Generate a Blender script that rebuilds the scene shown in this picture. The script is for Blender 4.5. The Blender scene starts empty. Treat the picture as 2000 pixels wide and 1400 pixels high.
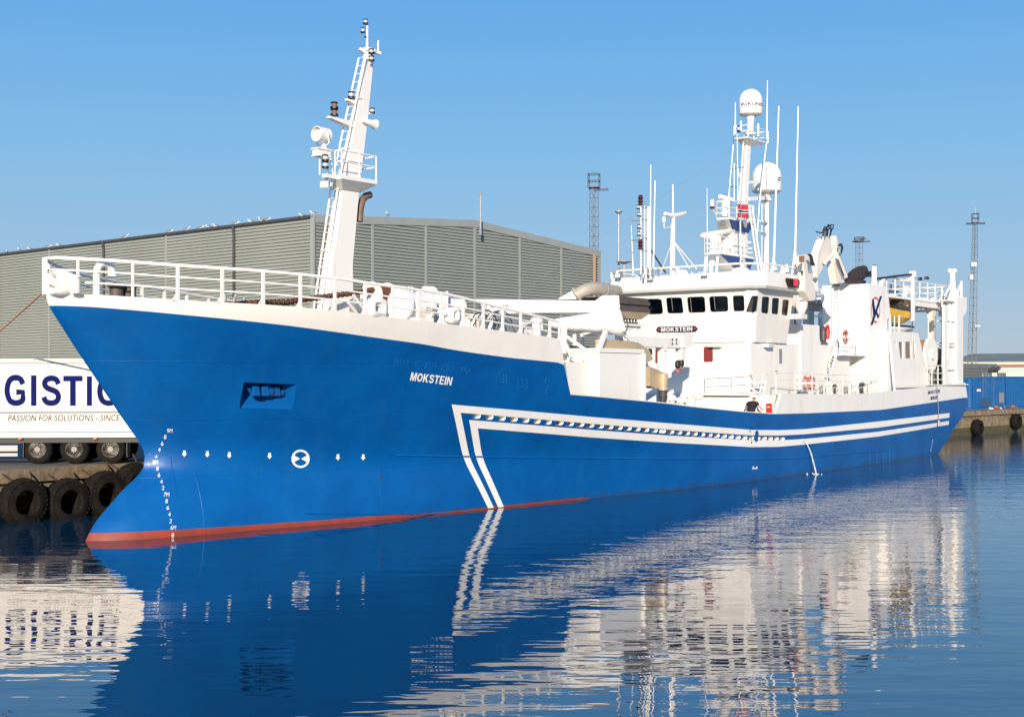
import bpy, bmesh, math, random
import numpy as np
from mathutils import Vector, Matrix
R = math.radians
random.seed(7)
scene = bpy.context.scene
COL = scene.collection

# ------------------------------------------------------------------ camera, sky, sun
F, HC, HY, CX = 2500.0, 4.8, 735.0, 1000.0       # focal length (px of a 2000 px frame), eye height, horizon row
cam_d = bpy.data.cameras.new('camera'); cam = bpy.data.objects.new('camera', cam_d); COL.objects.link(cam)
cam.location = (0, 0, HC); cam.rotation_euler = (R(90), 0, 0)
cam_d.sensor_width = 36; cam_d.lens = 36 * F / 2000
cam_d.shift_y = (HY - 699.2) / 2000
cam_d.clip_start = 0.5; cam_d.clip_end = 12000
scene.camera = cam

SUN_EL, SUN_AZ = 17.0, 186.0                     # azimuth clockwise from +Y: almost straight behind the viewer
world = bpy.data.worlds.new('World'); scene.world = world; world.use_nodes = True
wn = world.node_tree.nodes; wl = world.node_tree.links
bg = wn['Background']
sky = wn.new('ShaderNodeTexSky'); sky.sky_type = 'NISHITA'; sky.sun_disc = False
sky.sun_elevation = R(SUN_EL); sky.sun_rotation = R(SUN_AZ); sky.altitude = 0
sky.air_density = 1.0; sky.dust_density = 0.2; sky.ozone_density = 3.0
wl.new(sky.outputs[0], bg.inputs[0]); bg.inputs[1].default_value = 0.08
# clear evening sky: pale grey-blue at the horizon, deepening upward, blended over the physical sky
tcw = wn.new('ShaderNodeTexCoord'); sepw = wn.new('ShaderNodeSeparateXYZ'); wl.new(tcw.outputs['Generated'], sepw.inputs[0])
rmp = wn.new('ShaderNodeValToRGB'); wl.new(sepw.outputs['Z'], rmp.inputs[0])
el_ = rmp.color_ramp.elements
for p_, c_ in ((0.0, (.335, .41, .52)), (.05, (.285, .41, .56)), (.16, (.19, .405, .645)), (.29, (.095, .33, .68)), (1.0, (.02, .125, .42))):
    e_ = el_[0] if p_ == 0 else (el_[len(el_) - 1] if p_ == 1 else el_.new(p_)); e_.position = p_; e_.color = (*c_, 1)
bg2 = wn.new('ShaderNodeBackground'); wl.new(rmp.outputs[0], bg2.inputs[0]); bg2.inputs[1].default_value = 1.0
mixw = wn.new('ShaderNodeMixShader'); mixw.inputs[0].default_value = .85
wl.new(bg.outputs[0], mixw.inputs[1]); wl.new(bg2.outputs[0], mixw.inputs[2]); wl.new(mixw.outputs[0], wn['World Output'].inputs[0])
sun_d = bpy.data.lights.new('sun', 'SUN'); sun = bpy.data.objects.new('sun', sun_d); COL.objects.link(sun)
sun_d.energy = 5.0; sun_d.angle = R(0.5); sun_d.color = (1.0, 0.86, 0.69)
sd = Vector((math.sin(R(SUN_AZ)) * math.cos(R(SUN_EL)), math.cos(R(SUN_AZ)) * math.cos(R(SUN_EL)), math.sin(R(SUN_EL))))
sun.rotation_euler = sd.to_track_quat('Z', 'Y').to_euler()
sun.location = sd * 60
vs = scene.view_settings
vs.view_transform = 'Standard'; vs.look = 'None'; vs.exposure = 0.32; vs.gamma = 1.0; vs.use_curve_mapping = False

# ------------------------------------------------------------------ ship frame and survey helpers
B0 = (-12.47, 37.4); U = (.615, .7885); N = (.7885, -.615)   # stem at the waterline, aft axis, port axis
SHIP_M = Matrix.Translation((B0[0], B0[1], 0)) @ Matrix.Rotation(math.atan2(U[1], U[0]), 4, 'Z')
IDM = Matrix.Identity(4)
def PS(px, py, t):          # photo point lying on the fore-and-aft plane t metres to port -> (s, t, z)
    k = (px - CX) / F
    s = (k * (B0[1] + t * N[1]) - B0[0] - t * N[0]) / (U[0] - k * U[1])
    return (s, t, HC + (HY - py) * (B0[1] + s * U[1] + t * N[1]) / F)
def PF(px, py, s):          # same for an athwartships plane s metres aft of the stem
    k = (px - CX) / F
    t = (k * (B0[1] + s * U[1]) - B0[0] - s * U[0]) / (N[0] - k * N[1])
    return (s, t, HC + (HY - py) * (B0[1] + s * U[1] + t * N[1]) / F)
def PY(px, py, Y):          # photo point Y metres in front of the viewer -> (s, t, z)
    x = (px - CX) / F * Y - B0[0]; y = Y - B0[1]; q = U[0] * U[0] + U[1] * U[1]
    return ((x * U[0] + y * U[1]) / q, (x * N[0] + y * N[1]) / q, HC + (HY - py) * Y / F)
def W(px, py, Y):           # photo point Y metres in front of the viewer -> world
    return Vector(((px - CX) / F * Y, Y, HC + (HY - py) * Y / F))
def WZ(px, py, z):          # photo point on a level plane z -> world
    return W(px, py, F * (HC - z) / (py - HY))

# ------------------------------------------------------------------ materials
def mat(name, col, rough=.5, metal=0.0, var=None, bump=None, coat=0.0, streak=None, spec=.5, emit=None, trans=0):
    m = bpy.data.materials.new(name); m.use_nodes = True
    nt = m.node_tree; n = nt.nodes; l = nt.links; b = n['Principled BSDF']
    b.inputs['Roughness'].default_value = rough; b.inputs['Metallic'].default_value = metal
    b.inputs['Coat Weight'].default_value = coat; b.inputs['Specular IOR Level'].default_value = spec
    b.inputs['Transmission Weight'].default_value = trans
    c4 = (*col, 1)
    b.inputs['Base Color'].default_value = c4
    tc = n.new('ShaderNodeTexCoord'); src = None
    if var:                                      # (scale, other colour, amount)
        nz = n.new('ShaderNodeTexNoise'); nz.inputs['Scale'].default_value = var[0]; nz.inputs['Detail'].default_value = 6
        nz.inputs['Roughness'].default_value = .62
        l.new(tc.outputs['Object'], nz.inputs['Vector'])
        rp = n.new('ShaderNodeValToRGB'); rp.color_ramp.elements[0].position = .38; rp.color_ramp.elements[1].position = .68
        l.new(nz.outputs[0], rp.inputs[0])
        ml = n.new('ShaderNodeMath'); ml.operation = 'MULTIPLY'; ml.inputs[1].default_value = var[2]; l.new(rp.outputs[0], ml.inputs[0])
        mx = n.new('ShaderNodeMix'); mx.data_type = 'RGBA'; mx.inputs['A'].default_value = c4; mx.inputs['B'].default_value = (*var[1], 1)
        l.new(ml.outputs[0], mx.inputs['Factor']); src = mx.outputs['Result']
    if streak:                                   # (scale, colour, amount): narrow stains running down
        mp = n.new('ShaderNodeMapping'); mp.inputs['Scale'].default_value = (1, 1, .07); l.new(tc.outputs['Object'], mp.inputs[0])
        nz = n.new('ShaderNodeTexNoise'); nz.inputs['Scale'].default_value = streak[0]; nz.inputs['Detail'].default_value = 4
        l.new(mp.outputs[0], nz.inputs['Vector'])
        rp = n.new('ShaderNodeValToRGB'); rp.color_ramp.elements[0].position = .56; rp.color_ramp.elements[1].position = .78
        l.new(nz.outputs[0], rp.inputs[0])
        ml = n.new('ShaderNodeMath'); ml.operation = 'MULTIPLY'; ml.inputs[1].default_value = streak[2]; l.new(rp.outputs[0], ml.inputs[0])
        mx = n.new('ShaderNodeMix'); mx.data_type = 'RGBA'; mx.inputs['B'].default_value = (*streak[1], 1)
        if src: l.new(src, mx.inputs['A'])
        else: mx.inputs['A'].default_value = c4
        l.new(ml.outputs[0], mx.inputs['Factor']); src = mx.outputs['Result']
    if src: l.new(src, b.inputs['Base Color'])
    if bump:                                     # (scale, height in metres)
        nz = n.new('ShaderNodeTexNoise'); nz.inputs['Scale'].default_value = bump[0]; nz.inputs['Detail'].default_value = 3
        l.new(tc.outputs['Object'], nz.inputs['Vector'])
        bp = n.new('ShaderNodeBump'); bp.inputs['Distance'].default_value = bump[1]; l.new(nz.outputs[0], bp.inputs['Height'])
        l.new(bp.outputs[0], b.inputs['Normal'])
    if emit:
        b.inputs['Emission Color'].default_value = (*emit[0], 1); b.inputs['Emission Strength'].default_value = emit[1]
    return m
M = {}
M['blue'] = mat('hull_blue_paint', (.0002, .075, .275), .38, var=(.45, (.0004, .108, .36), .8), bump=(.6, .05), coat=.06, spec=.28, streak=(1.3, (.008, .10, .27), .4))
def weather(m, seam=True):                       # plate seams as fine relief, scum and salt in a ragged band above the water
    nt = m.node_tree; n = nt.nodes; l = nt.links; b = n['Principled BSDF']
    tc = n.new('ShaderNodeTexCoord'); sp = n.new('ShaderNodeSeparateXYZ'); l.new(tc.outputs['Object'], sp.inputs[0])
    cb = n.new('ShaderNodeCombineXYZ'); l.new(sp.outputs['X'], cb.inputs[0]); l.new(sp.outputs['Z'], cb.inputs[1])
    br = n.new('ShaderNodeTexBrick'); br.inputs['Scale'].default_value = 1; br.inputs['Brick Width'].default_value = 6.3; br.inputs['Row Height'].default_value = 1.75
    br.inputs['Mortar Size'].default_value = .012; br.inputs['Mortar Smooth'].default_value = .8; l.new(cb.outputs[0], br.inputs['Vector'])
    old = b.inputs['Normal'].links[0].from_node; bp = n.new('ShaderNodeBump'); bp.inputs['Distance'].default_value = .006; bp.inputs['Strength'].default_value = .8
    l.new(br.outputs['Fac'], bp.inputs['Height']); l.new(old.outputs[0], bp.inputs['Normal']); l.new(bp.outputs[0], b.inputs['Normal'])
    nz = n.new('ShaderNodeTexNoise'); nz.inputs['Scale'].default_value = 2.2; nz.inputs['Detail'].default_value = 6
    mp = n.new('ShaderNodeMapping'); mp.inputs['Scale'].default_value = (1, 1, .3); l.new(tc.outputs['Object'], mp.inputs[0]); l.new(mp.outputs[0], nz.inputs['Vector'])
    ad = n.new('ShaderNodeMath'); ad.operation = 'MULTIPLY_ADD'; ad.inputs[1].default_value = -.5; l.new(nz.outputs[0], ad.inputs[0]); l.new(sp.outputs['Z'], ad.inputs[2])
    mr = n.new('ShaderNodeMapRange'); mr.inputs['From Min'].default_value = -.22; mr.inputs['From Max'].default_value = -.04; mr.inputs['To Min'].default_value = .4; mr.inputs['To Max'].default_value = 0
    l.new(ad.outputs[0], mr.inputs['Value'])
    mx = n.new('ShaderNodeMix'); mx.data_type = 'RGBA'; mx.inputs['B'].default_value = (.03, .035, .03, 1)
    l.new(b.inputs['Base Color'].links[0].from_socket, mx.inputs['A']); l.new(mr.outputs[0], mx.inputs['Factor']); l.new(mx.outputs['Result'], b.inputs['Base Color'])
weather(M['blue'])
M['hullwhite'] = mat('hull_white_paint', (.80, .76, .70), .4, var=(.6, (.74, .72, .68), .5), bump=(.7, .02), streak=(1.6, (.62, .56, .48), .35))
M['red'] = mat('boot_red_paint', (.36, .044, .014), .55, var=(1.2, (.27, .035, .015), .6), bump=(1, .01)); weather(M['red'])
M['white'] = mat('white_paint', (.82, .785, .73), .38, var=(1.1, (.78, .745, .695), .5), streak=(2.2, (.60, .48, .34), .38))
M['mark'] = mat('marking_white_paint', (.82, .80, .76), .45, var=(2.0, (.74, .71, .66), .5))
M['deck'] = mat('green_deck_paint', (.10, .16, .13), .7, var=(1.5, (.16, .14, .11), .6))
M['glass'] = mat('window_glass', (.012, .014, .016), .04, var=(3, (.05, .05, .045), .7), spec=.8)  # paler noise patches in the base colour imitate reflections
def clear_glass():
    m = bpy.data.materials.new('clear_tinted_glass'); m.use_nodes = True; nt = m.node_tree; n = nt.nodes; l = nt.links
    tr = n.new('ShaderNodeBsdfTransparent'); tr.inputs[0].default_value = (.72, .75, .72, 1); gl = n.new('ShaderNodeBsdfGlossy'); gl.inputs['Roughness'].default_value = .02
    fr = n.new('ShaderNodeFresnel'); fr.inputs['IOR'].default_value = 1.6; mx = n.new('ShaderNodeMixShader')
    l.new(fr.outputs[0], mx.inputs[0]); l.new(tr.outputs[0], mx.inputs[1]); l.new(gl.outputs[0], mx.inputs[2]); l.new(mx.outputs[0], n['Material Output'].inputs[0]); return m
M['clearglass'] = clear_glass()
M['black'] = mat('black_paint', (.012, .012, .014), .45)
M['dark'] = mat('dark_grey_metal', (.045, .048, .055), .5, var=(4, (.09, .085, .08), .6))
M['grey'] = mat('galvanised_grey', (.32, .33, .34), .5, metal=.3, var=(5, (.22, .22, .22), .6))
M['rust'] = mat('rusty_iron', (.20, .07, .03), .85, var=(9, (.09, .035, .02), .8), bump=(25, .01))
M['hosegrey'] = mat('hose_grey', (.40, .355, .29), .5, var=(3, (.30, .265, .22), .7))
M['darkrust'] = mat('dark_rust_chain', (.085, .035, .02), .9, var=(14, (.04, .02, .015), .8))
M['cabin'] = mat('cabin_lining', (.05, .047, .043), .8)
M['brown'] = mat('brown_panel', (.085, .062, .052), .6, var=(3, (.13, .10, .085), .6))
M['duct'] = mat('galvanised_duct', (.52, .40, .26), .45, metal=.15, var=(2.5, (.40, .31, .20), .7))
M['redpaint'] = mat('signal_red', (.55, .02, .02), .4)
M['flagred'] = mat('flag_red', (.60, .03, .05), .7)
M['flagblue'] = mat('flag_navy', (.008, .012, .05), .7)
M['navy'] = mat('navy_lettering', (.008, .018, .09), .6, spec=.2)
M['slogan'] = mat('grey_lettering', (.015, .015, .018), .8, spec=.05)
M['trucknavy'] = mat('truck_lettering', (.003, .008, .095), .7, spec=.08)
M['yellow'] = mat('yellow_grp', (.72, .42, .03), .35, var=(3, (.62, .34, .03), .5))
M['orange'] = mat('orange_plastic', (.80, .13, .02), .45)
M['lamp'] = mat('lamp_glass', (.55, .56, .55), .1, spec=.8)
M['redglass'] = mat('red_lamp_glass', (.10, .006, .012), .2, spec=.6)
M['amber'] = mat('amber_lamp_glass', (.20, .10, .05), .15, spec=.7)
M['seam'] = mat('glint_weld_blue', (.02, .15, .40), .25, coat=.3)  # paler than the hull: sun glint on the welds put into the colour
M['rubber'] = mat('tyre_rubber', (.007, .0065, .006), .85, var=(5, (.022, .018, .014), .7), bump=(18, .01), spec=.15)
M['shutter'] = mat('maroon_shutter', (.22, .03, .025), .5, var=(3, (.16, .025, .02), .6))
M['wood'] = mat('varnished_wood', (.35, .16, .07), .5)
M['canvas'] = mat('white_canvas', (.84, .83, .80), .8, var=(4, (.78, .77, .74), .5), bump=(5, .03))
M['skin'] = mat('skin', (.55, .30, .21), .5)
M['shirt'] = mat('black_cotton', (.012, .012, .016), .9)
M['hair'] = mat('brown_hair', (.05, .03, .02), .7)
M['jeans'] = mat('navy_cotton', (.02, .03, .07), .9)
M['rope'] = mat('mooring_rope', (.45, .26, .15), .9)
M['hose'] = mat('pale_green_hose', (.35, .55, .48), .6)

# ------------------------------------------------------------------ mesh builder
WMAT = {}
def SL(p): return Vector((p[0], -p[1], p[2]))    # ship (s, t, z) -> ship-local xyz
class MB:
    def __init__(self, ship=True):
        self.V = []; self.Fc = []; self.ship = ship; self.mi = 0
    def v(self, p):
        self.V.append(SL(p) if self.ship else Vector(p)); return len(self.V) - 1
    def f(self, ids): self.Fc.append((tuple(ids), self.mi))
    def m(self, i): self.mi = i; return self
    def poly(self, pts): self.f([self.v(p) for p in pts]); return self
    def hexa(self, a, b):                        # two matching rings of points
        n = len(a); A = [self.v(p) for p in a]; B = [self.v(p) for p in b]
        self.f(A[::-1]); self.f(B)
        for i in range(n): self.f((A[i], A[(i + 1) % n], B[(i + 1) % n], B[i]))
        return self
    def box(self, x0, x1, y0, y1, z0, z1):
        return self.hexa([(x0, y0, z0), (x1, y0, z0), (x1, y1, z0), (x0, y1, z0)], [(x0, y0, z1), (x1, y0, z1), (x1, y1, z1), (x0, y1, z1)])
    def prism(self, pts, d):
        return self.hexa(pts, [tuple(p[i] + d[i] for i in range(3)) for p in pts])
    def loft(self, rings, cap=True, closed=True):
        I = [[self.v(p) for p in r] for r in rings]; n = len(rings[0])
        for a, b in zip(I, I[1:]):
            for i in range(n if closed else n - 1): self.f((a[i], a[(i + 1) % n], b[(i + 1) % n], b[i]))
        if cap: self.f(I[0][::-1]); self.f(I[-1])
        return self
    def tube(self, path, r, n=6, cap=True):
        P = [Vector(p) for p in path]; rings = []; up = None
        for i, p in enumerate(P):
            d = (P[min(i + 1, len(P) - 1)] - P[max(i - 1, 0)])
            if d.length < 1e-9: d = Vector((0, 0, 1))
            d.normalize()
            if up is None:
                up = Vector((0, 0, 1)) if abs(d.z) < .9 else Vector((1, 0, 0))
            x = up - d * up.dot(d)
            if x.length < 1e-6: x = d.orthogonal()
            x.normalize(); y = d.cross(x); up = x
            rr = r[i] if isinstance(r, (list, tuple)) else r
            rings.append([tuple(p + (x * math.cos(2 * math.pi * j / n) + y * math.sin(2 * math.pi * j / n)) * rr) for j in range(n)])
        return self.loft(rings, cap)
    def bar(self, a, b, w, h=None):              # square bar
        h = h or w
        A = Vector(a); B = Vector(b); d = (B - A).normalized()
        u = Vector((0, 0, 1)) if abs(d.z) < .95 else Vector((1, 0, 0))
        x = d.cross(u).normalized() * w / 2; y = d.cross(x).normalized() * h / 2
        q = [(-1, -1), (1, -1), (1, 1), (-1, 1)]
        return self.hexa([tuple(A + x * i + y * j) for i, j in q], [tuple(B + x * i + y * j) for i, j in q])
    def lathe(self, prof, c, axis=(0, 0, 1), n=16):  # prof: (radius, height)
        ax = Vector(axis).normalized(); x = ax.orthogonal().normalized(); y = ax.cross(x); c = Vector(c)
        rings = [[tuple(c + ax * h + (x * math.cos(2 * math.pi * j / n) + y * math.sin(2 * math.pi * j / n)) * max(r, 1e-3)) for j in range(n)] for r, h in prof]
        return self.loft(rings, True)
    def torus(self, c, axis, R_, r, n=20, m=8, sx=1.0):
        ax = Vector(axis).normalized(); x = ax.orthogonal().normalized(); y = ax.cross(x); c = Vector(c); I = []
        for i in range(n):
            a = 2 * math.pi * i / n; d = x * math.cos(a) * sx + y * math.sin(a)
            I.append([self.v(tuple(c + d * (R_ + r * math.cos(2 * math.pi * j / m)) + ax * r * math.sin(2 * math.pi * j / m))) for j in range(m)])
        for i in range(n):
            for j in range(m): self.f((I[i][j], I[(i + 1) % n][j], I[(i + 1) % n][(j + 1) % m], I[i][(j + 1) % m]))
        return self
    def build(self, name, mats, parent=None, label=None, cat=None, group=None, kind=None, origin=None, smooth=35, bevel=0, recalc=True):
        if not isinstance(mats, (list, tuple)): mats = [mats]
        vs_ = [Vector(v) for v in self.V]
        if origin is None:
            lo = [min(v[i] for v in vs_) for i in range(3)]; hi = [max(v[i] for v in vs_) for i in range(3)]
            origin = Vector(((lo[0] + hi[0]) / 2, (lo[1] + hi[1]) / 2, lo[2]))
        else: origin = SL(origin) if self.ship else Vector(origin)
        me = bpy.data.meshes.new(name)
        me.from_pydata([v - origin for v in vs_], [], [q for q, _ in self.Fc])
        for mm in mats: me.materials.append(M[mm] if isinstance(mm, str) else mm)
        for p, (_, i) in zip(me.polygons, self.Fc): p.material_index = i
        if recalc:
            bm = bmesh.new(); bm.from_mesh(me); bmesh.ops.recalc_face_normals(bm, faces=bm.faces); bm.to_mesh(me); bm.free()
        if smooth:
            me.polygons.foreach_set('use_smooth', [True] * len(me.polygons)); me.set_sharp_from_angle(angle=R(smooth))
        o = bpy.data.objects.new(name, me); COL.objects.link(o)
        place(o, (SHIP_M if self.ship else IDM) @ Matrix.Translation(origin), parent)
        if bevel:
            bv = o.modifiers.new('bevel', 'BEVEL'); bv.width = bevel; bv.segments = 2; bv.limit_method = 'ANGLE'; bv.angle_limit = R(40)
        tag(o, label, cat, group, kind)
        return o
def place(o, m, parent=None):
    WMAT[o.name] = m
    if parent is not None:
        o.parent = parent; o.matrix_parent_inverse = WMAT[parent.name].inverted()
    o.matrix_basis = m
def tag(o, label=None, cat=None, group=None, kind=None):
    if label: o['label'] = label
    if cat: o['category'] = cat
    if group: o['group'] = group
    if kind: o['kind'] = kind
    return o
def empty(name, label, cat, m, group=None):
    o = bpy.data.objects.new(name, None); COL.objects.link(o); o.empty_display_size = .3
    place(o, m); tag(o, label, cat, group); return o
def copy_tree(o, m, label, group=None):          # copies a thing with its parts and sub-parts, moved to m
    def cp(src, par):
        c = src.copy(); COL.objects.link(c)
        if par is not None: c.parent = par
        for ch in [q for q in bpy.data.objects if q.parent == src and q != c]: cp(ch, c)
        return c
    c = cp(o, None); c.matrix_basis = m; WMAT[c.name] = m; c['label'] = label
    if group: c['group'] = group
    return c
def text_mesh(txt, bold=0.0, spacing=1.0, shear=0):
    cu = bpy.data.curves.new('t', 'FONT'); cu.body = txt; cu.offset = bold; cu.space_character = spacing; cu.shear = shear; cu.resolution_u = 6
    o = bpy.data.objects.new('t', cu); COL.objects.link(o)
    dg = bpy.context.evaluated_depsgraph_get(); dg.update()
    me = bpy.data.meshes.new_from_object(o.evaluated_get(dg))
    vv = [(v.co.x, v.co.y) for v in me.vertices]; ff = [tuple(p.vertices) for p in me.polygons]
    bpy.data.objects.remove(o); bpy.data.curves.remove(cu); bpy.data.meshes.remove(me)
    x0 = min(v[0] for v in vv); x1 = max(v[0] for v in vv); y0 = min(v[1] for v in vv); y1 = max(v[1] for v in vv)
    return [((a - x0) / (x1 - x0), (b - y0) / (y1 - y0)) for a, b in vv], ff
def put_text(mb, txt, bl, br, tl, fn, bold=.02, spacing=1.0, shear=0):   # bl, br, tl: photo points of the lettering's corners
    vv, ff = text_mesh(txt, bold, spacing, shear)
    ids = [mb.v(fn(bl[0] + u * (br[0] - bl[0]) + w * (tl[0] - bl[0]), bl[1] + u * (br[1] - bl[1]) + w * (tl[1] - bl[1]))) for u, w in vv]
    for q in ff: mb.f([ids[i] for i in q])
    return mb
def rail(mb, base, h=1.0, levels=(1, .66, .33), r=.025, rtop=None, posts=True, rpost=None, post_every=1):
    for k, lv in enumerate(levels):
        mb.tube([(p[0], p[1], p[2] + h * lv) for p in base], (rtop or r) if k == 0 else r, 6)
    if posts:
        for p in base[::post_every]:
            mb.tube([p, (p[0], p[1], p[2] + h * levels[0])], rpost or r, 6)
    return mb
def lerp(a, b, f): return tuple(x + (y - x) * f for x, y in zip(a, b))
def dens(pts, n):
    out = []
    for a, b in zip(pts, pts[1:]):
        out += [lerp(a, b, i / n) for i in range(n)]
    return out + [pts[-1]]

GLY = {'M': (.9, [[(0,0),(.19,0),(.19,.66),(.37,0),(.53,0),(.71,.66),(.71,0),(.9,0),(.9,1),(.62,1),(.45,.36),(.28,1),(0,1)]]),
 'K': (.79, [[(0,0),(.2,0),(.2,.3),(.31,.42),(.54,0),(.79,0),(.45,.57),(.77,1),(.51,1),(.2,.58),(.2,1),(0,1)]]),
 'T': (.68, [[(.24,0),(.44,0),(.44,.82),(.68,.82),(.68,1),(0,1),(0,.82),(.24,.82)]]), 'I': (.21, [[(0,0),(.21,0),(.21,1),(0,1)]]),
 'E': (.65, [[(0,0),(.65,0),(.65,.17),(.2,.17),(.2,.43),(.6,.43),(.6,.6),(.2,.6),(.2,.83),(.63,.83),(.63,1),(0,1)]]),
 'N': (.75, [[(0,0),(.19,0),(.19,.66),(.55,0),(.75,0),(.75,1),(.56,1),(.56,.36),(.21,1),(0,1)]]),
 'B': (.68, [[(0,0),(.5,0),(.68,.12),(.68,.4),(.56,.52),(.64,.64),(.64,.88),(.5,1),(0,1)]]),
 'R': (.73, [[(0,0),(.2,0),(.2,.38),(.32,.38),(.5,0),(.73,0),(.52,.42),(.66,.52),(.68,.74),(.58,.93),(.42,1),(0,1)]]),
 'S': (.70, [(.61,.72),(.53,.86),(.36,.91),(.18,.86),(.11,.73),(.19,.6),(.36,.53),(.54,.45),(.61,.29),(.53,.14),(.35,.09),(.16,.14),(.08,.29)]),
 'G': (.76, [(.66,.70),(.57,.86),(.39,.91),(.2,.84),(.1,.62),(.1,.38),(.2,.16),(.4,.09),(.58,.13),(.66,.22),(.66,.44),(.42,.44)]),
 'C': (.74, [(.65,.69),(.56,.86),(.38,.91),(.19,.83),(.1,.62),(.1,.38),(.19,.17),(.38,.09),(.56,.14),(.66,.33)]),
 'O': (.80, [(.40 + .305 * math.cos(2 * math.pi * i / 14), .5 + .41 * math.sin(2 * math.pi * i / 14)) for i in range(15)])}
def put_block(mb, txt, bl, br, tl, fn, gap=.12, sw=.19):   # bold block capitals between the photo corners of the lettering
    W_ = sum(GLY[c][0] for c in txt) + gap * (len(txt) - 1); x = 0
    def P(a, b): u = a / W_; return mb.v(fn(bl[0] + u * (br[0] - bl[0]) + b * (tl[0] - bl[0]), bl[1] + u * (br[1] - bl[1]) + b * (tl[1] - bl[1])))
    for c in txt:
        w, sh = GLY[c]
        if isinstance(sh[0], list):
            for poly in sh: mb.f([P(x + a, b) for a, b in poly])
        else:
            pts = []
            for i in range(len(sh) - 1):         # smooth the stroke's centre line
                p0, p1, p2, p3 = [Vector(sh[min(max(k, 0), len(sh) - 1)]) for k in (i - 1, i, i + 1, i + 2)]
                sharp = c == 'G' and i >= 9
                for k in range(1 if sharp else 4):
                    t = k / 4; pts.append(p1 if sharp else .5 * (2 * p1 + (p2 - p0) * t + (2 * p0 - 5 * p1 + 4 * p2 - p3) * t * t + (3 * p1 - p0 - 3 * p2 + p3) * t ** 3))
            pts.append(Vector(sh[-1])); L = []
            for i, p in enumerate(pts):
                d = (pts[min(i + 1, len(pts) - 1)] - pts[max(i - 1, 0)]).normalized()
                if c == 'O' and i in (0, len(pts) - 1): d = Vector((0, 1))
                n = Vector((-d.y, d.x)) * sw / 2; L.append((P(x + (p + n).x, (p + n).y), P(x + (p - n).x, (p - n).y)))
            for a, b in zip(L, L[1:]): mb.f((a[0], b[0], b[1], a[1]))
        x += w + gap
    return mb

# ------------------------------------------------------------------ hull form
def pchip(x, y, xi):
    x = np.asarray(x, float); y = np.asarray(y, float); xi = np.asarray(xi, float)
    h = np.diff(x); sh = h.reshape(-1, *([1] * (y.ndim - 1))); d = np.diff(y, axis=0) / sh
    m = np.zeros_like(y); m[0] = d[0]; m[-1] = d[-1]
    with np.errstate(divide='ignore', invalid='ignore'):
        hm = 2 * d[:-1] * d[1:] / (d[:-1] + d[1:]); hm[~np.isfinite(hm)] = 0
    m[1:-1] = np.where(d[:-1] * d[1:] > 0, hm, 0)
    i = np.clip(np.searchsorted(x, xi) - 1, 0, len(x) - 2)
    sh2 = lambda a: a.reshape(-1, *([1] * (y.ndim - 1)))
    u = sh2(np.clip((xi - x[i]) / h[i], 0, 1)); hh = sh2(h[i])
    return (2*u**3-3*u**2+1)*y[i] + (u**3-2*u**2+u)*hh*m[i] + (-2*u**3+3*u**2)*y[i+1] + (u**3-u**2)*hh*m[i+1]
LEV = {
 -1.6: [(0,0),(.4,.6),(1,1.05),(2,1.4),(5,1.9),(9,2.7),(15,3.5),(21,4.1),(27,4.7),(33,5.0),(40,5.1),(50,4.9),(57,4.3),(66,4.0)],
  0.0: [(0,0),(.4,.5),(1,.9),(2.2,1.3),(4.86,1.84),(9.2,2.86),(14.5,3.55),(20.5,4.2),(26,4.75),(32,5.13),(40,5.2),(50,5.05),(57.5,4.7),(66,4.5)],
  1.4: [(0,0),(.4,.45),(1,.85),(2,1.25),(5,2.0),(9,2.95),(14,3.75),(20,4.45),(26,4.95),(32,5.2),(40,5.25),(50,5.12),(57,4.9),(66,4.7)],
  2.8: [(0,0),(.4,.42),(1,.85),(2,1.35),(4,2.05),(7,3.0),(13,4.15),(19,4.8),(25,5.12),(31,5.25),(40,5.28),(50,5.2),(58,5.0),(66,4.8)],
  5.0: [(0,0),(.3,.42),(1,1.05),(2,1.75),(4,2.7),(7,3.65),(11,4.45),(15,4.95),(20,5.2),(30,5.28),(40,5.3),(50,5.22),(58,5.0),(66,4.8)],
  7.1: [(0,0),(.15,.28),(.6,.82),(1.5,1.7),(3,2.75),(5,3.68),(8,4.5),(12,5.0),(17,5.25),(25,5.3),(40,5.3),(50,5.24),(58,5.0),(66,4.8)],
  8.5: [(0,0),(.15,.28),(.6,.82),(1.5,1.7),(3,2.75),(5,3.68),(8,4.5),(12,5.0),(17,5.25),(25,5.3),(40,5.3),(50,5.24),(58,5.0),(66,4.8)]}
DG = np.arange(0, 66, .05); ZG = np.arange(-1.6, 8.5, .05)
HB = pchip(sorted(LEV), np.array([pchip(*zip(*LEV[z]), DG) for z in sorted(LEV)]), ZG)
STEM_Z = [-1.6, 0, .21, .59, 1.35, 1.83, 2.05, 2.44, 2.78, 3.69, 5.62, 6.79, 7.2, 8.5]
STEM_S = [-.55, .01, .13, .40, 1.22, 1.86, 2.03, 2.07, 1.91, 1.17, -.31, -1.15, -1.32, -1.6]
STEMG = np.interp(ZG, STEM_Z, STEM_S)
STERN_Z = [-1.6, 0, 1.5, 2.96, 4.4, 8.5]; STERN_S = [55.0, 57.45, 59.9, 62.4, 61.9, 61.6]
def s_stem(z): return float(np.interp(z, STEM_Z, STEM_S))
def s_stern(z): return float(np.interp(z, STERN_Z, STERN_S))
def hb(s, z):
    zi = min(max((z + 1.6) / .05, 0), len(ZG) - 1.001); i = int(zi); f = zi - i
    d = min(max((s - (STEMG[i] * (1 - f) + STEMG[i + 1] * f)) / .05, 0), len(DG) - 1.001); j = int(d); g = d - j
    return float((HB[i, j] * (1 - f) + HB[i + 1, j] * f) * (1 - g) + (HB[i, j + 1] * (1 - f) + HB[i + 1, j + 1] * f) * g)
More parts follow.
